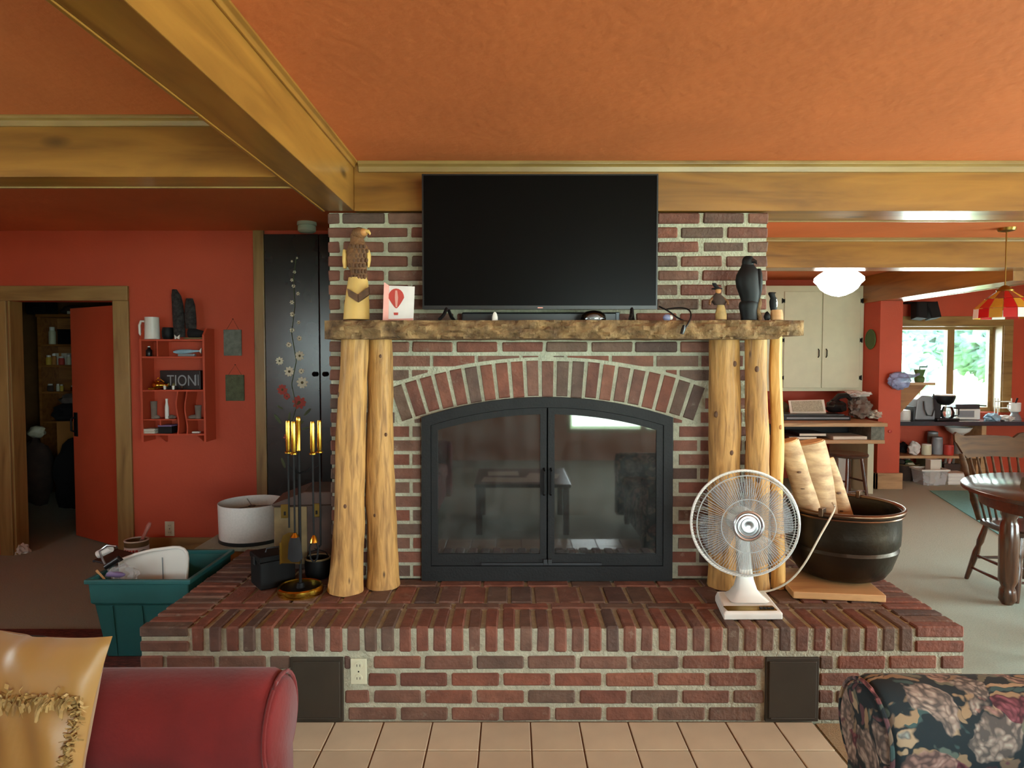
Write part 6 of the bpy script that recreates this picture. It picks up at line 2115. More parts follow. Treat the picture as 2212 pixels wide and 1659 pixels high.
# ---- white wall cabinet
YC = 8.03
k0, k1 = 2.9, px0 - 0.004
kzb, kzt = aY(1775, 845, YC).z, aY(1775, 617, YC).z
cb = thing('wall_cabinet', 'cream white wall cabinet with two doors above the cluttered desk', 'cabinet', ((k0 + k1) / 2, YC, kzb))
obj('carcass', MB().box(k0, k1, YC, 8.358, kzb, kzt), 'cabinet_white', cb, bevel=0.004)
dzb, dzt = aY(1775, 838, YC).z, aY(1775, 630, YC).z
for i, (xa, xb) in enumerate(((1693, 1774), (1776, 1857))):
    a, b = aY(xa, 700, YC).x, aY(xb, 700, YC).x
    d = obj('cabinet_door', MB().box(a, b, YC - 0.018, YC - 0.001, dzb, dzt), 'cabinet_white', cb, bevel=0.004)
    hx = aY(1766 if i == 0 else 1783, 763, YC).x
    hz = aY(1770, 763, YC).z
    obj('handle', MB().tube([(hx, YC - 0.018, hz - 0.05), (hx, YC - 0.04, hz - 0.035), (hx, YC - 0.04, hz + 0.035), (hx, YC - 0.018, hz + 0.05)], 0.006, 7), 'black_iron', d, smooth=True)
    ex = a if i == 0 else b
    for py in (650, 735, 816):
        z = aY(1770, py, YC).z
        s = -1 if i == 0 else 1
        obj('hinge', MB().prism([(ex - s * 0.004, z - 0.028), (ex + s * 0.004, z - 0.012), (ex + s * 0.028, z - 0.03), (ex + s * 0.028, z + 0.03), (ex + s * 0.004, z + 0.012), (ex - s * 0.004, z + 0.028)], YC - 0.022, YC - 0.0005), 'black_iron', d)

# ---- desk with an open cubby
YD = 7.2
d0_, d1_ = 2.9, aY(1918, 915, YD).x


def dz_(py):
    return aY(1800, py, YD).z


dk = thing('desk', 'long wooden desk with an open cubby below the white cabinet', 'desk', ((d0_ + d1_) / 2, 7.7, 0))
obj('desktop', MB().box(d0_, d1_, YD, 8.35, dz_(922), dz_(914)), 'desk_wood', dk, bevel=0.004)
obj('lower_board', MB().box(d0_, d1_ - 0.02, YD + 0.01, 8.35, dz_(959), dz_(951)), 'desk_wood', dk, bevel=0.004)
obj('end_block', MB().box(aY(1884, 930, YD).x, aY(1913, 930, YD).x, YD + 0.02, 8.3, dz_(951), dz_(922)), 'slate', dk)
obj('back_board', MB().box(d0_, aY(1884, 930, YD).x, 7.7, 7.72, dz_(951), dz_(922)), 'black_plastic', dk)
obj('leg_panel', MB().box(aY(1874, 1000, 7.4).x, aY(1887, 1000, 7.4).x, 7.4, 8.3, 0.001, dz_(959)), 'cabinet_white', dk)
obj('leg_panel', MB().box(d0_ + 0.02, d0_ + 0.06, 7.4, 8.3, 0.001, dz_(959)), 'cabinet_white', dk)
DT = dz_(914)
for i, (xa, xb, ya_, yb_, m, lb) in enumerate(((1700, 1760, 949, 942, 'brown_cloth', 'brown ledger lying in the left of the desk cubby'), (1722, 1780, 941, 934, 'dark_cloth', 'black folder on the brown ledger in the cubby'),
                                              (1795, 1868, 950, 943, 'paper', 'stack of pale paper in the right of the desk cubby'))):
    x0_, x1_ = aY(xa, 940, 7.3).x, aY(xb, 940, 7.3).x
    z0_ = dz_(951) + (0.0 if i != 1 else 0.036)
    o = thing('ledger' if i < 2 else 'paper_ream', lb, 'book' if i < 2 else 'papers', ((x0_ + x1_) / 2, 7.4, z0_))
    obj('cover', MB().box(x0_, x1_, 7.25, 7.6, z0_ + 0.001, z0_ + 0.035), m, o, bevel=0.003)
    obj('page_block', MB().box(x0_ + 0.004, x1_ - 0.004, 7.247, 7.26, z0_ + 0.006, z0_ + 0.03), 'paper', o)
# things on the desk
tr_ = thing('paper_tray', 'flat black tray with a pale edge on the desk', 'tray', (aY(1770, 890, 7.55).x, 7.6, DT))
a, b = aY(1690, 890, 7.5).x, aY(1838, 890, 7.5).x
obj('tray_base', MB().box(a, b, 7.5, 7.85, DT + 0.001, DT + 0.05), 'black_plastic', tr_, bevel=0.004)
obj('pale_edge', MB().box(a + 0.05, b - 0.02, 7.495, 7.5, DT + 0.018, DT + 0.034), 'grey_plastic', tr_)
obj('lid_edge', MB().box(a + 0.01, b - 0.06, 7.52, 7.83, DT + 0.05, DT + 0.068), 'dark_steel', tr_, bevel=0.003)
nw_ = thing('newspaper', 'folded newspaper page propped on the black tray', 'newspaper', (aY(1745, 880, 7.7).x, 7.7, DT + 0.069))
n0_, n1_ = aY(1708, 880, 7.65), aY(1786, 864, 7.65)
sl = 0.06
for m, dx, dz__, y in (('paper', 0.0, 0.0, 7.66), ('newsprint', 0.03, 0.018, 7.654)):
    obj('page', MB().add([(n0_.x + dx, y, DT + 0.07 + dz__), (n1_.x - dx, y, DT + 0.07 + dz__), (n1_.x - dx, y + sl, n1_.z - dz__ * 0.5), (n0_.x + dx, y + sl, n1_.z - dz__ * 0.5 - 0.01),
                         (n0_.x + dx, y + 0.004, DT + 0.07 + dz__), (n1_.x - dx, y + 0.004, DT + 0.07 + dz__), (n1_.x - dx, y + sl + 0.004, n1_.z - dz__ * 0.5), (n0_.x + dx, y + sl + 0.004, n1_.z - dz__ * 0.5 - 0.01)],
                        [(0, 1, 2, 3), (7, 6, 5, 4), (0, 4, 5, 1), (1, 5, 6, 2), (2, 6, 7, 3), (3, 7, 4, 0)]), m, nw_)
tag(obj('folded_cloth', MB().lump(Vector((aY(1693, 872, 7.95).x, 7.95, DT + 0.08)), (0.06, 0.07, 0.1), 0.3, 3, 2, 9, flat=-0.079), 'slate_green', None, smooth=True), 'grey green cloth at the log end of the desk', 'cloth')
bgk = aY(1806, 866, 7.72)
hb = thing('handbag', 'black leather handbag slumped on the desk', 'bag', (bgk.x, 7.72, DT + 0.07))
obj('pouch', MB().lump((bgk.x, 7.72, DT + 0.14), (0.11, 0.11, 0.085), 0.3, 3, 1.8, 2, flat=-0.065), 'black_plastic', hb, smooth=True)
obj('strap', MB().tube([(bgk.x - 0.05, 7.68, DT + 0.2), (bgk.x + 0.02, 7.7, DT + 0.26), (bgk.x + 0.12, 7.72, DT + 0.27), (bgk.x + 0.17, 7.72, DT + 0.22)], [0.03, 0.034, 0.03, 0.02], 8), 'black_plastic', hb, smooth=True)
for i, (px, py, rx, rz, m, lb) in enumerate(((1856, 880, 0.11, 0.13, 'grey_cloth', 'crumpled grey shirt piled on the desk'), (1852, 851, 0.13, 0.035, 'white_cloth', 'white towel draped on top of the desk clutter'),
                                            (1886, 895, 0.06, 0.05, 'paper', 'crumpled white paper bag at the desk end'))):
    p = aY(px, py, 7.75)
    fl_ = DT - p.z + 0.002 if i != 1 else -rz
    tag(obj(('shirt', 'towel', 'paper_bag')[i], MB().lump(p, (rx, 0.14, rz), 0.5, 4, 2.4, i + 11, flat=fl_), m, None, smooth=True), lb, ('clothes', 'towel', 'bag')[i])

# ---- stool under the desk
stx, sty = aY(1833, 985, 6.95).x, 6.95
sz = aY(1833, 983, 6.8).z
so = thing('wooden_stool', 'round brown wooden stool pushed up to the desk', 'stool', (stx, sty, 0))
obj('seat', MB().lathe([(0.14, sz - 0.045), (0.185, sz - 0.03), (0.19, sz - 0.01), (0.18, sz), (0.1, sz - 0.006), (0.001, sz - 0.008)], 32, (stx, sty, 0)), 'dark_oak', so, smooth=True, auto=0.8)
for i in range(4):
    a = PI / 4 + i * PI / 2 + 0.25
    c, s = math.cos(a), math.sin(a)
    obj('leg', MB().tube([(stx + c * 0.19, sty + s * 0.19, 0.001), (stx + c * 0.16, sty + s * 0.16, 0.2), (stx + c * 0.12, sty + s * 0.12, sz - 0.035)], [0.014, 0.019, 0.015], 10), 'dark_oak_z', so, smooth=True)
for h, rr in ((0.14, 0.166), (0.24, 0.152)):
    mb = MB()
    for i in range(4):
        a, b = PI / 4 + i * PI / 2 + 0.25, PI / 4 + (i + 1) * PI / 2 + 0.25
        if (i % 2 == 0) == (h < 0.2):
            obj('stretcher', MB().tube([(stx + math.cos(a) * rr, sty + math.sin(a) * rr, h), (stx + math.cos(b) * rr, sty + math.sin(b) * rr, h)], 0.01, 8), 'dark_oak', so, smooth=True)

# white bins under the desk
o = thing('waste_bin', 'tall white bin standing under the desk behind the stool', 'bin', (aY(1833, 1040, 7.7).x, 7.75, 0))
bx_ = aY(1825, 1020, 7.7).x
obj('body', MB().rings([[Vector((bx_ + sx_ * w, 7.78 + sy_ * w, z)) for sx_, sy_ in ((-1, -1), (1, -1), (1, 1), (-1, 1))] for z, w in ((0.001, 0.06), (0.36, 0.075), (0.36, 0.068), (0.01, 0.055))]), 'white_plastic', o, bevel=0.004)
obj('rim', MB().rings([[Vector((bx_ + sx_ * w, 7.78 + sy_ * w, z)) for sx_, sy_ in ((-1, -1), (1, -1), (1, 1), (-1, 1))] for z, w in ((0.35, 0.08), (0.365, 0.08), (0.365, 0.07), (0.35, 0.07))], False, True), 'white_plastic', o)

# ---- green plaque on the pillar side, red knob, corner shelf with a bag
gp = aY(1880, 733, 7.9)
gp = Vector((px0, 7.86, aY(1880, 733, 7.86).z))
o = thing('green_plate', 'oval dark green plate hanging on the side of the red pillar', 'plate', (px0, gp.y, gp.z))
obj('plate', MB().lathe([(0.001, 0.0), (0.11, 0.002), (0.115, 0.014), (0.09, 0.018), (0.001, 0.016)], 28, M=Matrix.Translation(gp) @ Matrix.Rotation(-PI / 2, 4, 'Y') @ Matrix.Diagonal((1.05, 0.9, 1, 1))), 'green_paint', o, smooth=True)
obj('rim', MB().torus(gp + Vector((-0.014, 0, 0)), 0.108, 0.006, 'X', 28, 6), 'green_paint', o, smooth=True)
kb = aY(1922, 932, 7.67)
tag(obj('wall_knob', MB().lathe([(0.008, 0), (0.016, 0.012), (0.018, 0.024), (0.001, 0.03)], 14, M=Matrix.Translation((kb.x, 7.68, kb.z)) @ Matrix.Rotation(PI / 2, 4, 'X')), 'red_ceramic', None, smooth=True), 'small red knob on the front of the red pillar', 'bell')  # a plain red knob on the pillar, its use unknown
cs_ = thing('corner_shelf', 'triangular brown wooden bracket shelf on the right side of the red pillar', 'shelf', (px1, 7.85, aY(1960, 835, 7.8).z))
szt = aY(1960, 826, 7.8).z
sxr = aY(2000, 826, 7.8).x
obj('bracket', MB().prism([(px1, szt - 0.03), (sxr, szt - 0.03), (px1, aY(1945, 905, 7.8).z)], 7.79, 7.82), 'shelf_wood', cs_)
obj('board', MB().box(px1, aY(2014, 826, 7.8).x, 7.74, 8.1, szt - 0.03, szt), 'desk_wood', cs_, bevel=0.003)
o = thing('grinder', 'dark green hand grinder on the bracket shelf', 'grinder', (aY(1990, 826, 7.85).x, 7.85, szt))
gx = aY(1986, 820, 7.85).x
obj('hopper', MB().lathe([(0.05, 0.001), (0.055, 0.05), (0.04, 0.07), (0.05, 0.11), (0.062, 0.15), (0.001, 0.152)], 16, (gx, 7.85, szt)), 'green_paint', o, smooth=True)
obj('crank', MB().tube([(gx, 7.85, szt + 0.15), (gx, 7.85, szt + 0.18), (gx + 0.08, 7.84, szt + 0.18), (gx + 0.08, 7.84, szt + 0.2)], 0.008, 7), 'dark_steel', o, smooth=True)
o = thing('blue_bag', 'shiny blue plastic bag of odds and ends hanging on the red pillar', 'bag', (aY(1943, 830, 7.6).x, 7.6, aY(1943, 840, 7.6).z))
c = aY(1943, 822, 7.58)
obj('sack', MB().lump(c, (0.115, 0.075, 0.1), 0.3, 4, 2.2, 7), 'blue_bag', o, smooth=True)
obj('neck', MB().tube([c + Vector((0.06, 0.0, 0.05)), aY(1975, 812, 7.68), aY(1985, 808, 7.72)], [0.04, 0.018, 0.014], 8), 'blue_bag', o, smooth=True)

# ---- kitchen counter below the window
YK = 8.0
KZ = aY(2060, 911, YK).z
ct_ = thing('counter', 'dark glossy counter along the kitchen window', 'counter', (5.8, 8.25, 0))
obj('countertop', MB().box(px1 + 0.001, 7.19, YK, NWY - 0.001, KZ - 0.05, KZ), 'counter_dark', ct_, bevel=0.004)
obj('support', MB().box(aY(2121, 925, 8.1).x, aY(2131, 925, 8.1).x, 8.1, 8.45, 0.001, KZ - 0.05), 'desk_wood', ct_)
obj('support', MB().box(7.1, 7.19, 8.1, 8.45, 0.001, KZ - 0.05), 'desk_wood', ct_)
lsz = aY(2000, 985, 8.05).z
sh2 = thing('low_shelf', 'low wooden shelf under the kitchen counter crowded with jars', 'shelf', (5.1, 8.25, 0))
obj('board', MB().box(px1 + 0.001, 5.67, 8.05, NWY - 0.002, lsz - 0.03, lsz), 'desk_wood', sh2)
obj('upright', MB().box(5.64, 5.67, 8.08, NWY - 0.002, 0.001, lsz - 0.03), 'desk_wood', sh2)
obj('upright', MB().box(px1 + 0.08, px1 + 0.11, 8.08, NWY - 0.002, 0.001, lsz - 0.03), 'desk_wood', sh2)


def kpx(px, Y):
    return aY(px, 900, Y).x


def canister(label, px, Y, zb_, h, r, m, lid='white_plastic', name='canister', cat='jar'):
    x = kpx(px, Y)
    o = thing(name, label, cat, (x, Y, zb_))
    obj('body', MB().lathe([(r * 0.92, 0.001), (r, 0.01), (r, h * 0.85), (r * 0.9, h * 0.88)], 18, (x, Y, zb_)), m, o, smooth=True, auto=0.8)
    obj('lid', MB().lathe([(r * 0.95, h * 0.87), (r * 0.95, h * 0.96), (r * 0.3, h), (0.001, h)], 18, (x, Y, zb_)), lid, o, smooth=True, auto=0.8)
    return o


canister('white canister on the counter beside the bracket shelf', 1953, 8.2, KZ, 0.13, 0.07, 'white_plastic')
o = thing('toaster', 'pale steel toaster with a dangling cord on the counter', 'toaster', (kpx(1990, 8.25), 8.25, KZ))
tx = kpx(1986, 8.25)
obj('shell', MB().prism([(tx - 0.125, KZ + 0.012), (tx + 0.12, KZ + 0.012), (tx + 0.115, KZ + 0.24), (tx + 0.07, KZ + 0.3), (tx - 0.04, KZ + 0.31), (tx - 0.1, KZ + 0.26)], 8.13, 8.36), 'grey_plastic', o, bevel=0.012)
obj('end_panel', MB().box(tx - 0.135, tx - 0.1, 8.14, 8.35, KZ + 0.001, KZ + 0.17), 'dark_steel', o, bevel=0.004)
obj('foot_rail', MB().box(tx - 0.12, tx + 0.12, 8.14, 8.35, KZ + 0.001, KZ + 0.014), 'black_plastic', o)
obj('cord', MB().tube([(tx + 0.08, 8.11, KZ + 0.33), (tx + 0.09, 8.1, KZ + 0.15), (tx + 0.06, 8.1, KZ + 0.06), (tx + 0.0, 8.1, KZ + 0.07), (tx - 0.03, 8.1, KZ + 0.14), (tx - 0.035, 8.11, KZ + 0.24)], 0.008, 7), 'black_plastic', o, smooth=True)
o = thing('coffee_maker', 'black coffee maker with a glass carafe on the counter', 'coffee maker', (kpx(2033, 8.2), 8.2, KZ))
cx_ = kpx(2036, 8.2)
obj('base', MB().cbox((cx_, 8.2, KZ + 0.016), (0.27, 0.24, 0.03)), 'black_plastic', o, bevel=0.008)
obj('tower', MB().cbox((cx_ - 0.09, 8.24, KZ + 0.14), (0.09, 0.17, 0.24)), 'black_plastic', o, bevel=0.008)
obj('brew_head', MB().lathe([(0.07, 0.19), (0.11, 0.22), (0.13, 0.27), (0.135, 0.30), (0.12, 0.31), (0.001, 0.312)], 28, (cx_, 8.2, KZ)), 'black_plastic', o, smooth=True, auto=0.8)
obj('lid', MB().lathe([(0.13, 0.305), (0.125, 0.318), (0.001, 0.32)], 28, (cx_, 8.2, KZ)), 'white_plastic', o, smooth=True)
cf = obj('carafe', MB().lathe([(0.06, 0.033), (0.075, 0.05), (0.078, 0.1), (0.06, 0.15), (0.05, 0.17), (0.046, 0.17), (0.07, 0.1), (0.055, 0.045), (0.001, 0.04)], 24, (cx_ + 0.03, 8.16, KZ)), 'clear_glass', o, smooth=True)
obj('carafe_handle', MB().tube([(cx_ + 0.07, 8.1, KZ + 0.16), (cx_ + 0.11, 8.07, KZ + 0.15), (cx_ + 0.11, 8.07, KZ + 0.08), (cx_ + 0.08, 8.1, KZ + 0.06)], 0.009, 7), 'black_plastic', cf, smooth=True)
o = thing('toaster_oven', 'low white toaster oven with a grey rack on top under the window', 'oven', (kpx(2085, 8.3), 8.3, KZ))
ox = kpx(2082, 8.3)
obj('case', MB().cbox((ox, 8.32, KZ + 0.07), (0.3, 0.2, 0.13)), 'white_plastic', o, bevel=0.008)
obj('door_glass', MB().cbox((ox - 0.03, 8.217, KZ + 0.075), (0.2, 0.006, 0.08)), 'grey_plastic', o)
obj('rack_tray', MB().cbox((ox, 8.32, KZ + 0.165), (0.3, 0.18, 0.055)), 'dark_steel', o, bevel=0.006)
obj('pan_handle', MB().tube([(ox + 0.15, 8.3, KZ + 0.175), (ox + 0.26, 8.28, KZ + 0.17)], 0.009, 7), 'dark_steel', o)
for i, (px, w, m, lb) in enumerate(((2144, 0.07, 'blue_cloth', 'pale blue dishcloth heap on the counter'), (2172, 0.08, 'white_cloth', 'white tea towel spread on the counter'))):
    tag(obj('dishcloth', MB().lump((kpx(px, 8.15), 8.15, KZ + 0.03), (w, 0.1, 0.055 - 0.02 * i), 0.5, 3, 2.5, i + 20, flat=-0.028), m, None, smooth=True), lb, 'cloth')
o = thing('utensil_mug', 'white mug of utensils on the counter', 'mug', (kpx(2192, 8.25), 8.25, KZ))
ux = kpx(2192, 8.25)
obj('base_stand', MB().lathe([(0.07, 0.001), (0.06, 0.04), (0.035, 0.08), (0.04, 0.1)], 18, (ux, 8.25, KZ)), 'grey_plastic', o, smooth=True)
obj('cup', MB().lathe([(0.05, 0.1), (0.06, 0.11), (0.062, 0.21), (0.055, 0.21), (0.05, 0.12), (0.001, 0.12)], 22, (ux, 8.25, KZ)), 'white_plastic', o, smooth=True)
obj('handle', MB().tube([(ux - 0.058, 8.25, KZ + 0.19), (ux - 0.09, 8.25, KZ + 0.18), (ux - 0.09, 8.25, KZ + 0.14), (ux - 0.058, 8.25, KZ + 0.12)], 0.007, 7), 'white_plastic', o, smooth=True)
obj('utensil', MB().tube([(ux - 0.02, 8.25, KZ + 0.13), (ux + 0.02, 8.24, KZ + 0.27)], [0.006, 0.012], 6), 'black_plastic', o)
o = thing('dish_rack', 'white wire dish rack standing in the window', 'rack', (kpx(2160, 8.35), 8.35, KZ))
rx0, rx1 = kpx(2148, 8.35), kpx(2184, 8.35)
for z in (0.14, 0.22):
    obj('rail', MB().tube([(rx0, 8.35, KZ + z), (rx1, 8.35, KZ + z)], 0.007, 6), 'white_plastic', o)
for x in (rx0, rx0 + 0.04, rx1):
    obj('post', MB().tube([(x, 8.35, KZ + 0.001), (x, 8.35, KZ + 0.26)], 0.007, 6), 'white_plastic', o)

# shelf clutter below the counter
o = tag(obj('bread_bag', MB().lump((kpx(1952, 8.34), 8.34, lsz + 0.06), (0.06, 0.06, 0.075), 0.4, 3, 2, 31, flat=-0.058), 'dark_cloth', None, smooth=True), 'black bag on the low kitchen shelf', 'bag')
o = tag(obj('grocery_bag', MB().lump((kpx(1976, 8.17), 8.17, lsz + 0.07), (0.066, 0.07, 0.085), 0.4, 3, 2, 32, flat=-0.068), 'white_cloth', None, smooth=True), 'white grocery bag on the low kitchen shelf', 'bag')
canister('cream jar on the low kitchen shelf', 2003, 8.15, lsz, 0.14, 0.055, 'cream_plastic')
canister('tall clear jar on the low kitchen shelf', 2026, 8.2, lsz, 0.22, 0.06, 'grey_plastic', 'grey_plastic')
canister('grey lidded jar behind the cream jar', 2016, 8.36, lsz, 0.27, 0.06, 'grey_cloth', 'grey_plastic')
canister('red crock on the low kitchen shelf', 2051, 8.14, lsz, 0.13, 0.056, 'red_ceramic', 'red_ceramic')
o = thing('mixing_bowl', 'pale bowl stacked high below the counter', 'bowl', (kpx(2075, 8.25), 8.25, lsz))
xx = kpx(2071, 8.25)
obj('pedestal', MB().lathe([(0.055, 0.001), (0.045, 0.1), (0.06, 0.24)], 18, (xx, 8.25, lsz)), 'grey_cloth', o, smooth=True)
obj('bowl', MB().lathe([(0.06, 0.24), (0.12, 0.28), (0.15, 0.33), (0.14, 0.33), (0.1, 0.28), (0.001, 0.26)], 22, (xx, 8.25, lsz)), 'white_plastic', o, smooth=True)
for (px, w, h, m, lb, yy) in ((1960, 0.2, 0.2, 'brown_cloth', 'brown woven basket on the floor by the pillar', 8.25),):
    x = kpx(px, yy)
    o = thing('basket', lb, 'basket', (x, yy, 0))
    obj('wall', MB().lathe([(0.1, 0.001), (0.13, 0.1), (0.14, 0.2), (0.13, 0.2), (0.1, 0.01)], 20, (x, yy, 0)), m, o, smooth=True)
    obj('rim', MB().torus((x, yy, 0.2), 0.137, 0.008, 'Z', 24, 6), 'chest_tan', o, smooth=True)
    for i in range(5):
        obj('filling', MB().lump((x + jit(0.07), yy + jit(0.07), 0.2 + i * 0.008), (0.05, 0.05, 0.035), 0.4, 2, 2, i), ('cream_plastic', 'dark_cloth', 'bottle_green', 'brown_cloth', 'grey_cloth')[i], o, smooth=True)
o = thing('plastic_bin', 'clear plastic storage bin on the kitchen floor', 'bin', (kpx(2010, 7.95), 7.95, 0))
bx_ = kpx(2013, 7.95)
obj('tub', MB().rings([[Vector((bx_ + sx_ * w, 7.97 + sy_ * d, z)) for sx_, sy_ in ((-1, -1), (1, -1), (1, 1), (-1, 1))] for z, w, d in ((0.001, 0.13, 0.1), (0.19, 0.155, 0.12), (0.19, 0.148, 0.113), (0.008, 0.124, 0.094))]), 'clear_plastic', o, bevel=0.008)
obj('rim', MB().rings([[Vector((bx_ + sx_ * w, 7.97 + sy_ * d, z)) for sx_, sy_ in ((-1, -1), (1, -1), (1, 1), (-1, 1))] for z, w, d in ((0.175, 0.17, 0.13), (0.195, 0.17, 0.13), (0.195, 0.15, 0.115), (0.175, 0.15, 0.115))], False, True), 'white_plastic', o, bevel=0.004)
o = thing('white_carton', 'small white carton standing in the clear plastic bin', 'box', (kpx(2018, 7.98), 7.98, 0.01))
obj('carton', MB().cbox((kpx(2018, 7.98), 7.98, 0.15), (0.12, 0.1, 0.28)), 'paper', o)
obj('flap', MB().cbox((kpx(2018, 7.98), 7.98, 0.295), (0.124, 0.104, 0.008)), 'white_plastic', o)
o = thing('file_box', 'pale green file box behind the clear bin', 'box', (kpx(2012, 8.3), 8.3, 0))
xx = kpx(2012, 8.3)
obj('box', MB().cbox((xx, 8.33, 0.13), (0.2, 0.2, 0.256)), 'smoke_alarm', o, bevel=0.004)
for i in range(3):
    obj('label_strip', MB().cbox((xx, 8.227, 0.16 + 0.035 * i), (0.16, 0.004, 0.014)), 'white_plastic', o)
o = thing('white_crate', 'low white crate with ridged sides on the kitchen floor', 'crate', (kpx(2052, 8.0), 8.0, 0))
xx = kpx(2064, 8.0)
obj('tub', MB().cbox((xx, 8.02, 0.07), (0.24, 0.2, 0.138)), 'white_cloth', o, bevel=0.006)
for i in range(3):
    obj('ridge', MB().cbox((xx, 8.02, 0.03 + 0.04 * i), (0.25, 0.21, 0.01)), 'white_plastic', o)
o = thing('wine_rack', 'dark box of pink and brown bottles under the low shelf', 'crate', (kpx(2050, 8.3), 8.3, 0))
obj('crate', MB().cbox((kpx(2052, 8.3), 8.33, 0.1), (0.2, 0.2, 0.198)), 'chest_brown', o)
for i in range(3):
    obj('bottle_neck', MB().tube([(kpx(2044, 8.3) + i * 0.05, 8.3, 0.199), (kpx(2044, 8.3) + i * 0.05, 8.28, 0.27)], [0.018, 0.012], 8), 'pink_card' if i == 1 else 'grey_cloth', o, smooth=True)
# speakers hung from the wall head
o = thing('speaker_pair', 'two small black speakers mounted high beside the kitchen window', 'speaker', (kpx(1990, 8.3), 8.4, aY(1990, 670, 8.35).z))
for px, t in ((1985, 0.1), (2012, -0.14)):
    p = aY(px, 672, 8.3)
    M = Matrix.Translation(p) @ Matrix.Rotation(t, 4, 'Y') @ Matrix.Rotation(-0.2, 4, 'X')
    s = obj('cabinet', MB().cbox((0, 0, 0), (0.13, 0.13, 0.2), M), 'dark_cloth', o, bevel=0.006)
    obj('grille', MB().cbox((0, -0.068, 0), (0.11, 0.006, 0.18), M), 'dark_cloth', s)
obj('bracket', MB().box(aY(1958, 655, 8.4).x, aY(2020, 655, 8.4).x, 8.36, 8.499, aY(1990, 656, 8.4).z, aY(1990, 652, 8.4).z), 'black_iron', o)

# ---- stained glass lamp
LX, LY = aY(2170, 650, 5.0).x, 5.0
rz_, tz_ = aY(2170, 688, LY).z, aY(2170, 628, LY).z
lm = thing('stained_glass_lamp', 'hanging stained glass lamp with red amber and white squares', 'lamp', (LX, LY, rz_))
NS = 14
prof = [(0.196, rz_), (0.192, rz_ + 0.072), (0.125, rz_ + 0.145), (0.05, tz_ - 0.002)]
cols = [['glass_amber', 'glass_red', 'glass_white', 'glass_red'], ['glass_red', 'glass_amber', 'glass_red', 'glass_amber'], ['glass_brown', 'glass_amber', 'glass_brown', 'glass_red']]
for rI in range(3):
    (ra_, za_), (rb_, zb_) = prof[rI], prof[rI + 1]
    for i in range(NS):
        a0_, a1_ = 2 * PI * i / NS + 0.012, 2 * PI * (i + 1) / NS - 0.012
        vs = []
        for dr_ in (0, -0.004):
            for (r_, z_, a_) in ((ra_, za_ + 0.002, a0_), (ra_, za_ + 0.002, a1_), (rb_, zb_ - 0.002, a1_), (rb_, zb_ - 0.002, a0_)):
                vs.append((LX + (r_ + dr_) * math.cos(a_), LY + (r_ + dr_) * math.sin(a_), z_))
        obj('glass_panel', MB().add(vs, [(0, 1, 2, 3), (7, 6, 5, 4), (0, 4, 5, 1), (1, 5, 6, 2), (2, 6, 7, 3), (3, 7, 4, 0)]), cols[rI][(i + rI) % 4], lm)
obj('crown', MB().lathe([(0.052, tz_ - 0.004), (0.056, tz_ + 0.004), (0.03, tz_ + 0.03), (0.012, tz_ + 0.04)], 20, (LX, LY, 0)), 'old_brass', lm, smooth=True)
obj('chain', MB().tube([(LX, LY, tz_ + 0.035), (LX, LY, CZ)], 0.005, 6), 'old_brass', lm)
obj('canopy', MB().lathe([(0.06, 0), (0.055, -0.02), (0.01, -0.03)], 20, (LX, LY, CZ)), 'old_brass', lm, smooth=True)

# ---- round table
TX, TY, TR, TZT = 3.4, 3.85, 0.665, 0.745
tb_ = thing('dining_table', 'round dark oak dining table with thick turned legs', 'table', (TX, TY, 0))
obj('tabletop', MB().lathe([(TR - 0.03, TZT - 0.035), (TR, TZT - 0.025), (TR, TZT - 0.006), (TR - 0.008, TZT), (0.001, TZT)], 64, (TX, TY, 0)), 'dark_oak', tb_, smooth=True, auto=0.7)
obj('apron', MB().lathe([(0.55, TZT - 0.11), (0.57, TZT - 0.11), (0.57, TZT - 0.035), (0.55, TZT - 0.035)], 48, (TX, TY, 0), cap=False), 'dark_oak', tb_, smooth=True, auto=0.7)
lg = aZ(2186, 1310, 0)
dx_, dy_ = lg.x - TX, lg.y + 0.04 - TY
for (u, v) in ((dx_, dy_), (-dy_, dx_), (-dx_, -dy_), (dy_, -dx_)):
    obj('leg', MB().lathe([(0.03, 0.001), (0.048, 0.03), (0.044, 0.09), (0.036, 0.11), (0.052, 0.15), (0.055, 0.4), (0.048, 0.5), (0.036, 0.53), (0.05, 0.56), (0.05, TZT - 0.036)], 18, (TX + u, TY + v, 0)), 'dark_oak_z', tb_, smooth=True, auto=0.9)


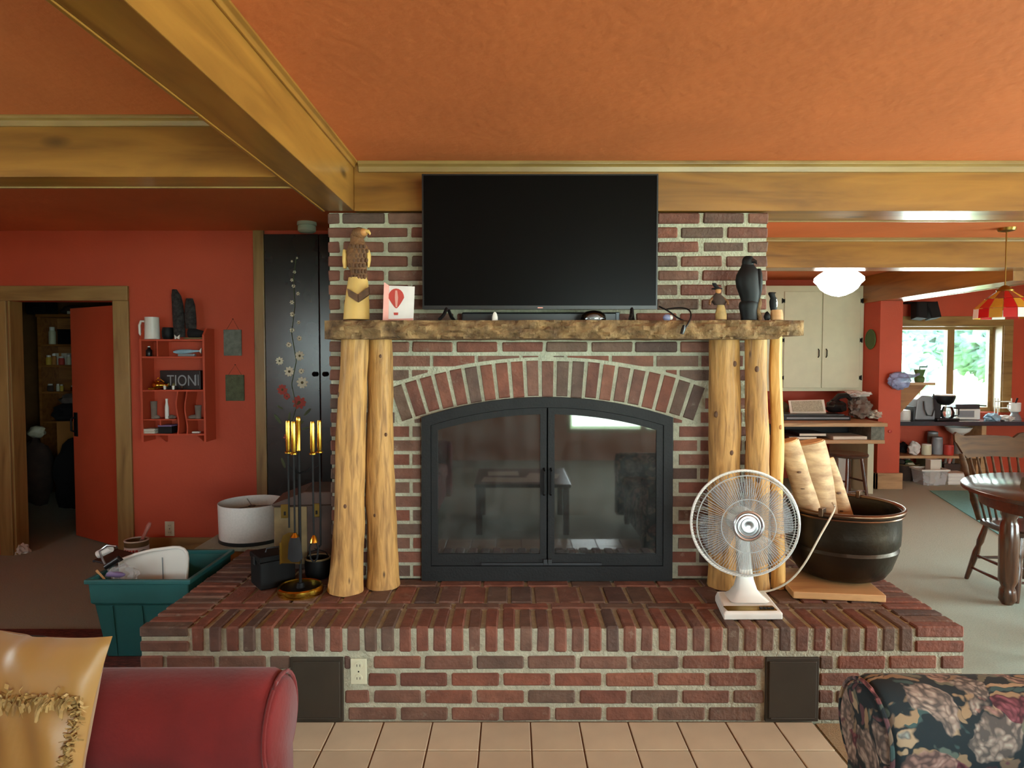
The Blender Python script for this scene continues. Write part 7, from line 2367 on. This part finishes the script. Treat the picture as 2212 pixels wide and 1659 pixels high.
# ---- press-back chairs
def make_chair(label, x, y):
    c = thing('dining_chair', label, 'chair', (x, y, 0), 'pressed-back chairs at the round table')
    SZ = 0.44

    def L(p):
        return Vector((x + p[0], y + p[1], p[2]))
    seat = []
    n = 28
    for i in range(n):
        a = 2 * PI * i / n
        ca, sa_ = math.cos(a), math.sin(a)
        r = 0.215 / max(abs(ca), abs(sa_)) ** 0.72
        px_, py_ = r * ca * (1.0 - 0.06 * sa_), r * sa_ * 0.96
        seat.append((px_, py_))
    obj('seat', MB().rings([[L((a * s, b * s, z)) for a, b in seat] for z, s in ((SZ - 0.04, 0.9), (SZ - 0.028, 0.99), (SZ - 0.008, 1.0), (SZ, 0.95), (SZ - 0.008, 0.7), (SZ - 0.01, 0.1))]), 'dark_oak', c, smooth=True, auto=0.9)
    foot = {}
    for sx_ in (-1, 1):
        for sy_ in (-1, 1):
            t, f = Vector((sx_ * 0.15, sy_ * 0.15, SZ - 0.035)), Vector((sx_ * 0.2, sy_ * (0.2 if sy_ < 0 else 0.26), 0.001))
            foot[sx_, sy_] = (f, t)
            ps = [L(f.lerp(t, k)) for k in (0, 0.05, 0.3, 0.5, 0.62, 0.7, 0.8, 1)]
            obj('leg', MB().tube(ps, [0.013, 0.015, 0.019, 0.022, 0.016, 0.022, 0.02, 0.016], 10), 'dark_oak_z', c, smooth=True)

    def on(k, s):
        f, t = foot[k]
        return L(f.lerp(t, s))
    for a, b, s in (((-1, -1), (1, -1), 0.3), ((-1, -1), (1, -1), 0.52), ((-1, 1), (1, 1), 0.4), ((-1, -1), (-1, 1), 0.22), ((-1, -1), (-1, 1), 0.45), ((1, -1), (1, 1), 0.22), ((1, -1), (1, 1), 0.45)):
        p, q = on(a, s), on(b, s)
        obj('stretcher', MB().tube([p, p.lerp(q, 0.5), q], [0.008, 0.011, 0.008], 8), 'dark_oak', c, smooth=True)
    # leaning back: point at height h and half-width fraction u

    def bk_(u, h):
        t = (h - SZ) / (1.0 - SZ)
        return L((u * (0.185 + 0.06 * t), 0.175 + 0.17 * t - 0.03 * (1 - u * u) * 0 + 0.03 * (1 - u * u), h))
    for s in (-1, 1):
        hs = [SZ - 0.01, 0.5, 0.56, 0.6, 0.66, 0.72, 0.78, 0.86]
        obj('back_post', MB().tube([bk_(s, h) for h in hs], [0.016, 0.018, 0.022, 0.015, 0.022, 0.015, 0.02, 0.016], 10), 'oak', c, smooth=True)
    for i in range(7):
        u = -0.72 + 1.44 * i / 6
        hs = [SZ - 0.01, 0.5, 0.56, 0.62, 0.7, 0.78, 0.86]
        obj('spindle', MB().tube([bk_(u, h) for h in hs], [0.008, 0.007, 0.012, 0.007, 0.012, 0.007, 0.008], 8), 'oak', c, smooth=True)
    # pressed crest rail with raised ears
    top_ = [(-1.12, 0.955), (-1.08, 0.99), (-0.98, 1.005), (-0.86, 0.985), (-0.7, 0.975), (0, 0.98), (0.55, 0.975), (0.66, 0.965), (0.82, 0.995), (0.98, 1.005), (1.08, 0.99), (1.12, 0.955)]
    bot_ = [(-1.12, 0.94), (-1.06, 0.93), (-1.0, 0.87), (-0.94, 0.83), (-0.7, 0.835), (0, 0.84), (0.55, 0.835), (0.7, 0.835), (0.9, 0.83), (1.0, 0.87), (1.06, 0.93), (1.12, 0.94)]
    vs, fs = [], []
    for (u, ht), (_, hb_) in zip(top_, bot_):
        for yy in (-0.011, 0.011):
            vs += [bk_(u, hb_) + Vector((0, yy, 0)), bk_(u, ht) + Vector((0, yy, 0))]
    for i in range(len(top_) - 1):
        a, b = i * 4, i * 4 + 4
        fs += [(a, a + 1, b + 1, b), (a + 2, b + 2, b + 3, a + 3), (a + 1, a + 3, b + 3, b + 1), (a, b, b + 2, a + 2)]
    fs += [(0, 2, 3, 1), (len(vs) - 4, len(vs) - 3, len(vs) - 1, len(vs) - 2)]
    obj('crest_rail', MB().add(vs, fs), 'oak', c, smooth=True, auto=0.6)
    return c


c1 = make_chair('pressed-back oak chair on the window side of the round table', 3.33, 4.29)
c2 = copy_tree(c1)
c2['label'] = 'pressed-back oak chair on the hearth side of the round table'
c2.location = (2.69, 3.05, 0)
c2.rotation_euler = (0, 0, math.radians(140))
# ---- teal rug in front of the kitchen
ra, rb, rc_, rd = aZ(1950, 1062, 0), aZ(2105, 1066, 0), aZ(2175, 1135, 0), aZ(2100, 1112, 0)
tag(obj('kitchen_rug', MB().prism([(4.75, 7.55), (7.0, 7.55), (7.0, 5.2), (4.15, 5.6)], 0.0005, 0.008, 'Z'), 'teal_rug', None), 'teal rug on the grey floor in front of the kitchen counter', 'rug')

# ---- outside: lawn and trees
struct('ground', MB().box(-40, 60, 9.3, 70, -0.5, -0.35).box(-40, 60, -60, -3.6, -0.5, -0.35).box(7.5, 60, -3.6, 9.3, -0.5, -0.35).box(-40, -6.3, -3.6, 9.3, -0.5, -0.35), 'grass')
random.seed(11)
for i, (x, y, r, h) in enumerate(((9.5, 17.0, 1.2, 2.4), (12.6, 17.2, 1.25, 2.4), (16.0, 18.0, 1.3, 2.6), (9.2, 22, 1.5, 3.2), (13.2, 22, 1.6, 3.4), (17.4, 23, 1.6, 3.4))):
    o = thing('garden_tree', ('rounded leafy tree beyond the kitchen window', 'broad leafy tree beyond the right window pane', 'dense tree far right beyond the window', 'tall tree behind the mullion outside', 'tallest far tree outside the window', 'far spreading tree outside')[i], 'tree', (x, y, -0.36), 'garden trees outside the window')
    obj('trunk', MB().tube([(x, y, -0.36), (x + 0.1, y, h * 0.5), (x, y, h * 0.8)], [0.2, 0.15, 0.08], 8), 'bark', o, smooth=True)
    cr = MB()
    for q in range(9):
        a = random.uniform(0, 2 * PI)
        d = random.uniform(0, r * 0.6)
        cr.lump((x + d * math.cos(a), y + d * math.sin(a), h * 0.45 + random.uniform(0, h * 0.75)), (r * 0.55, r * 0.55, r * 0.5), 0.6, 4, 9.0, q + i * 10)
    obj('crown', cr, 'leaves', o, smooth=True, auto=2.5)['kind'] = 'stuff'

for o in bpy.data.objects:
    if '_org' in o:
        del o['_org']
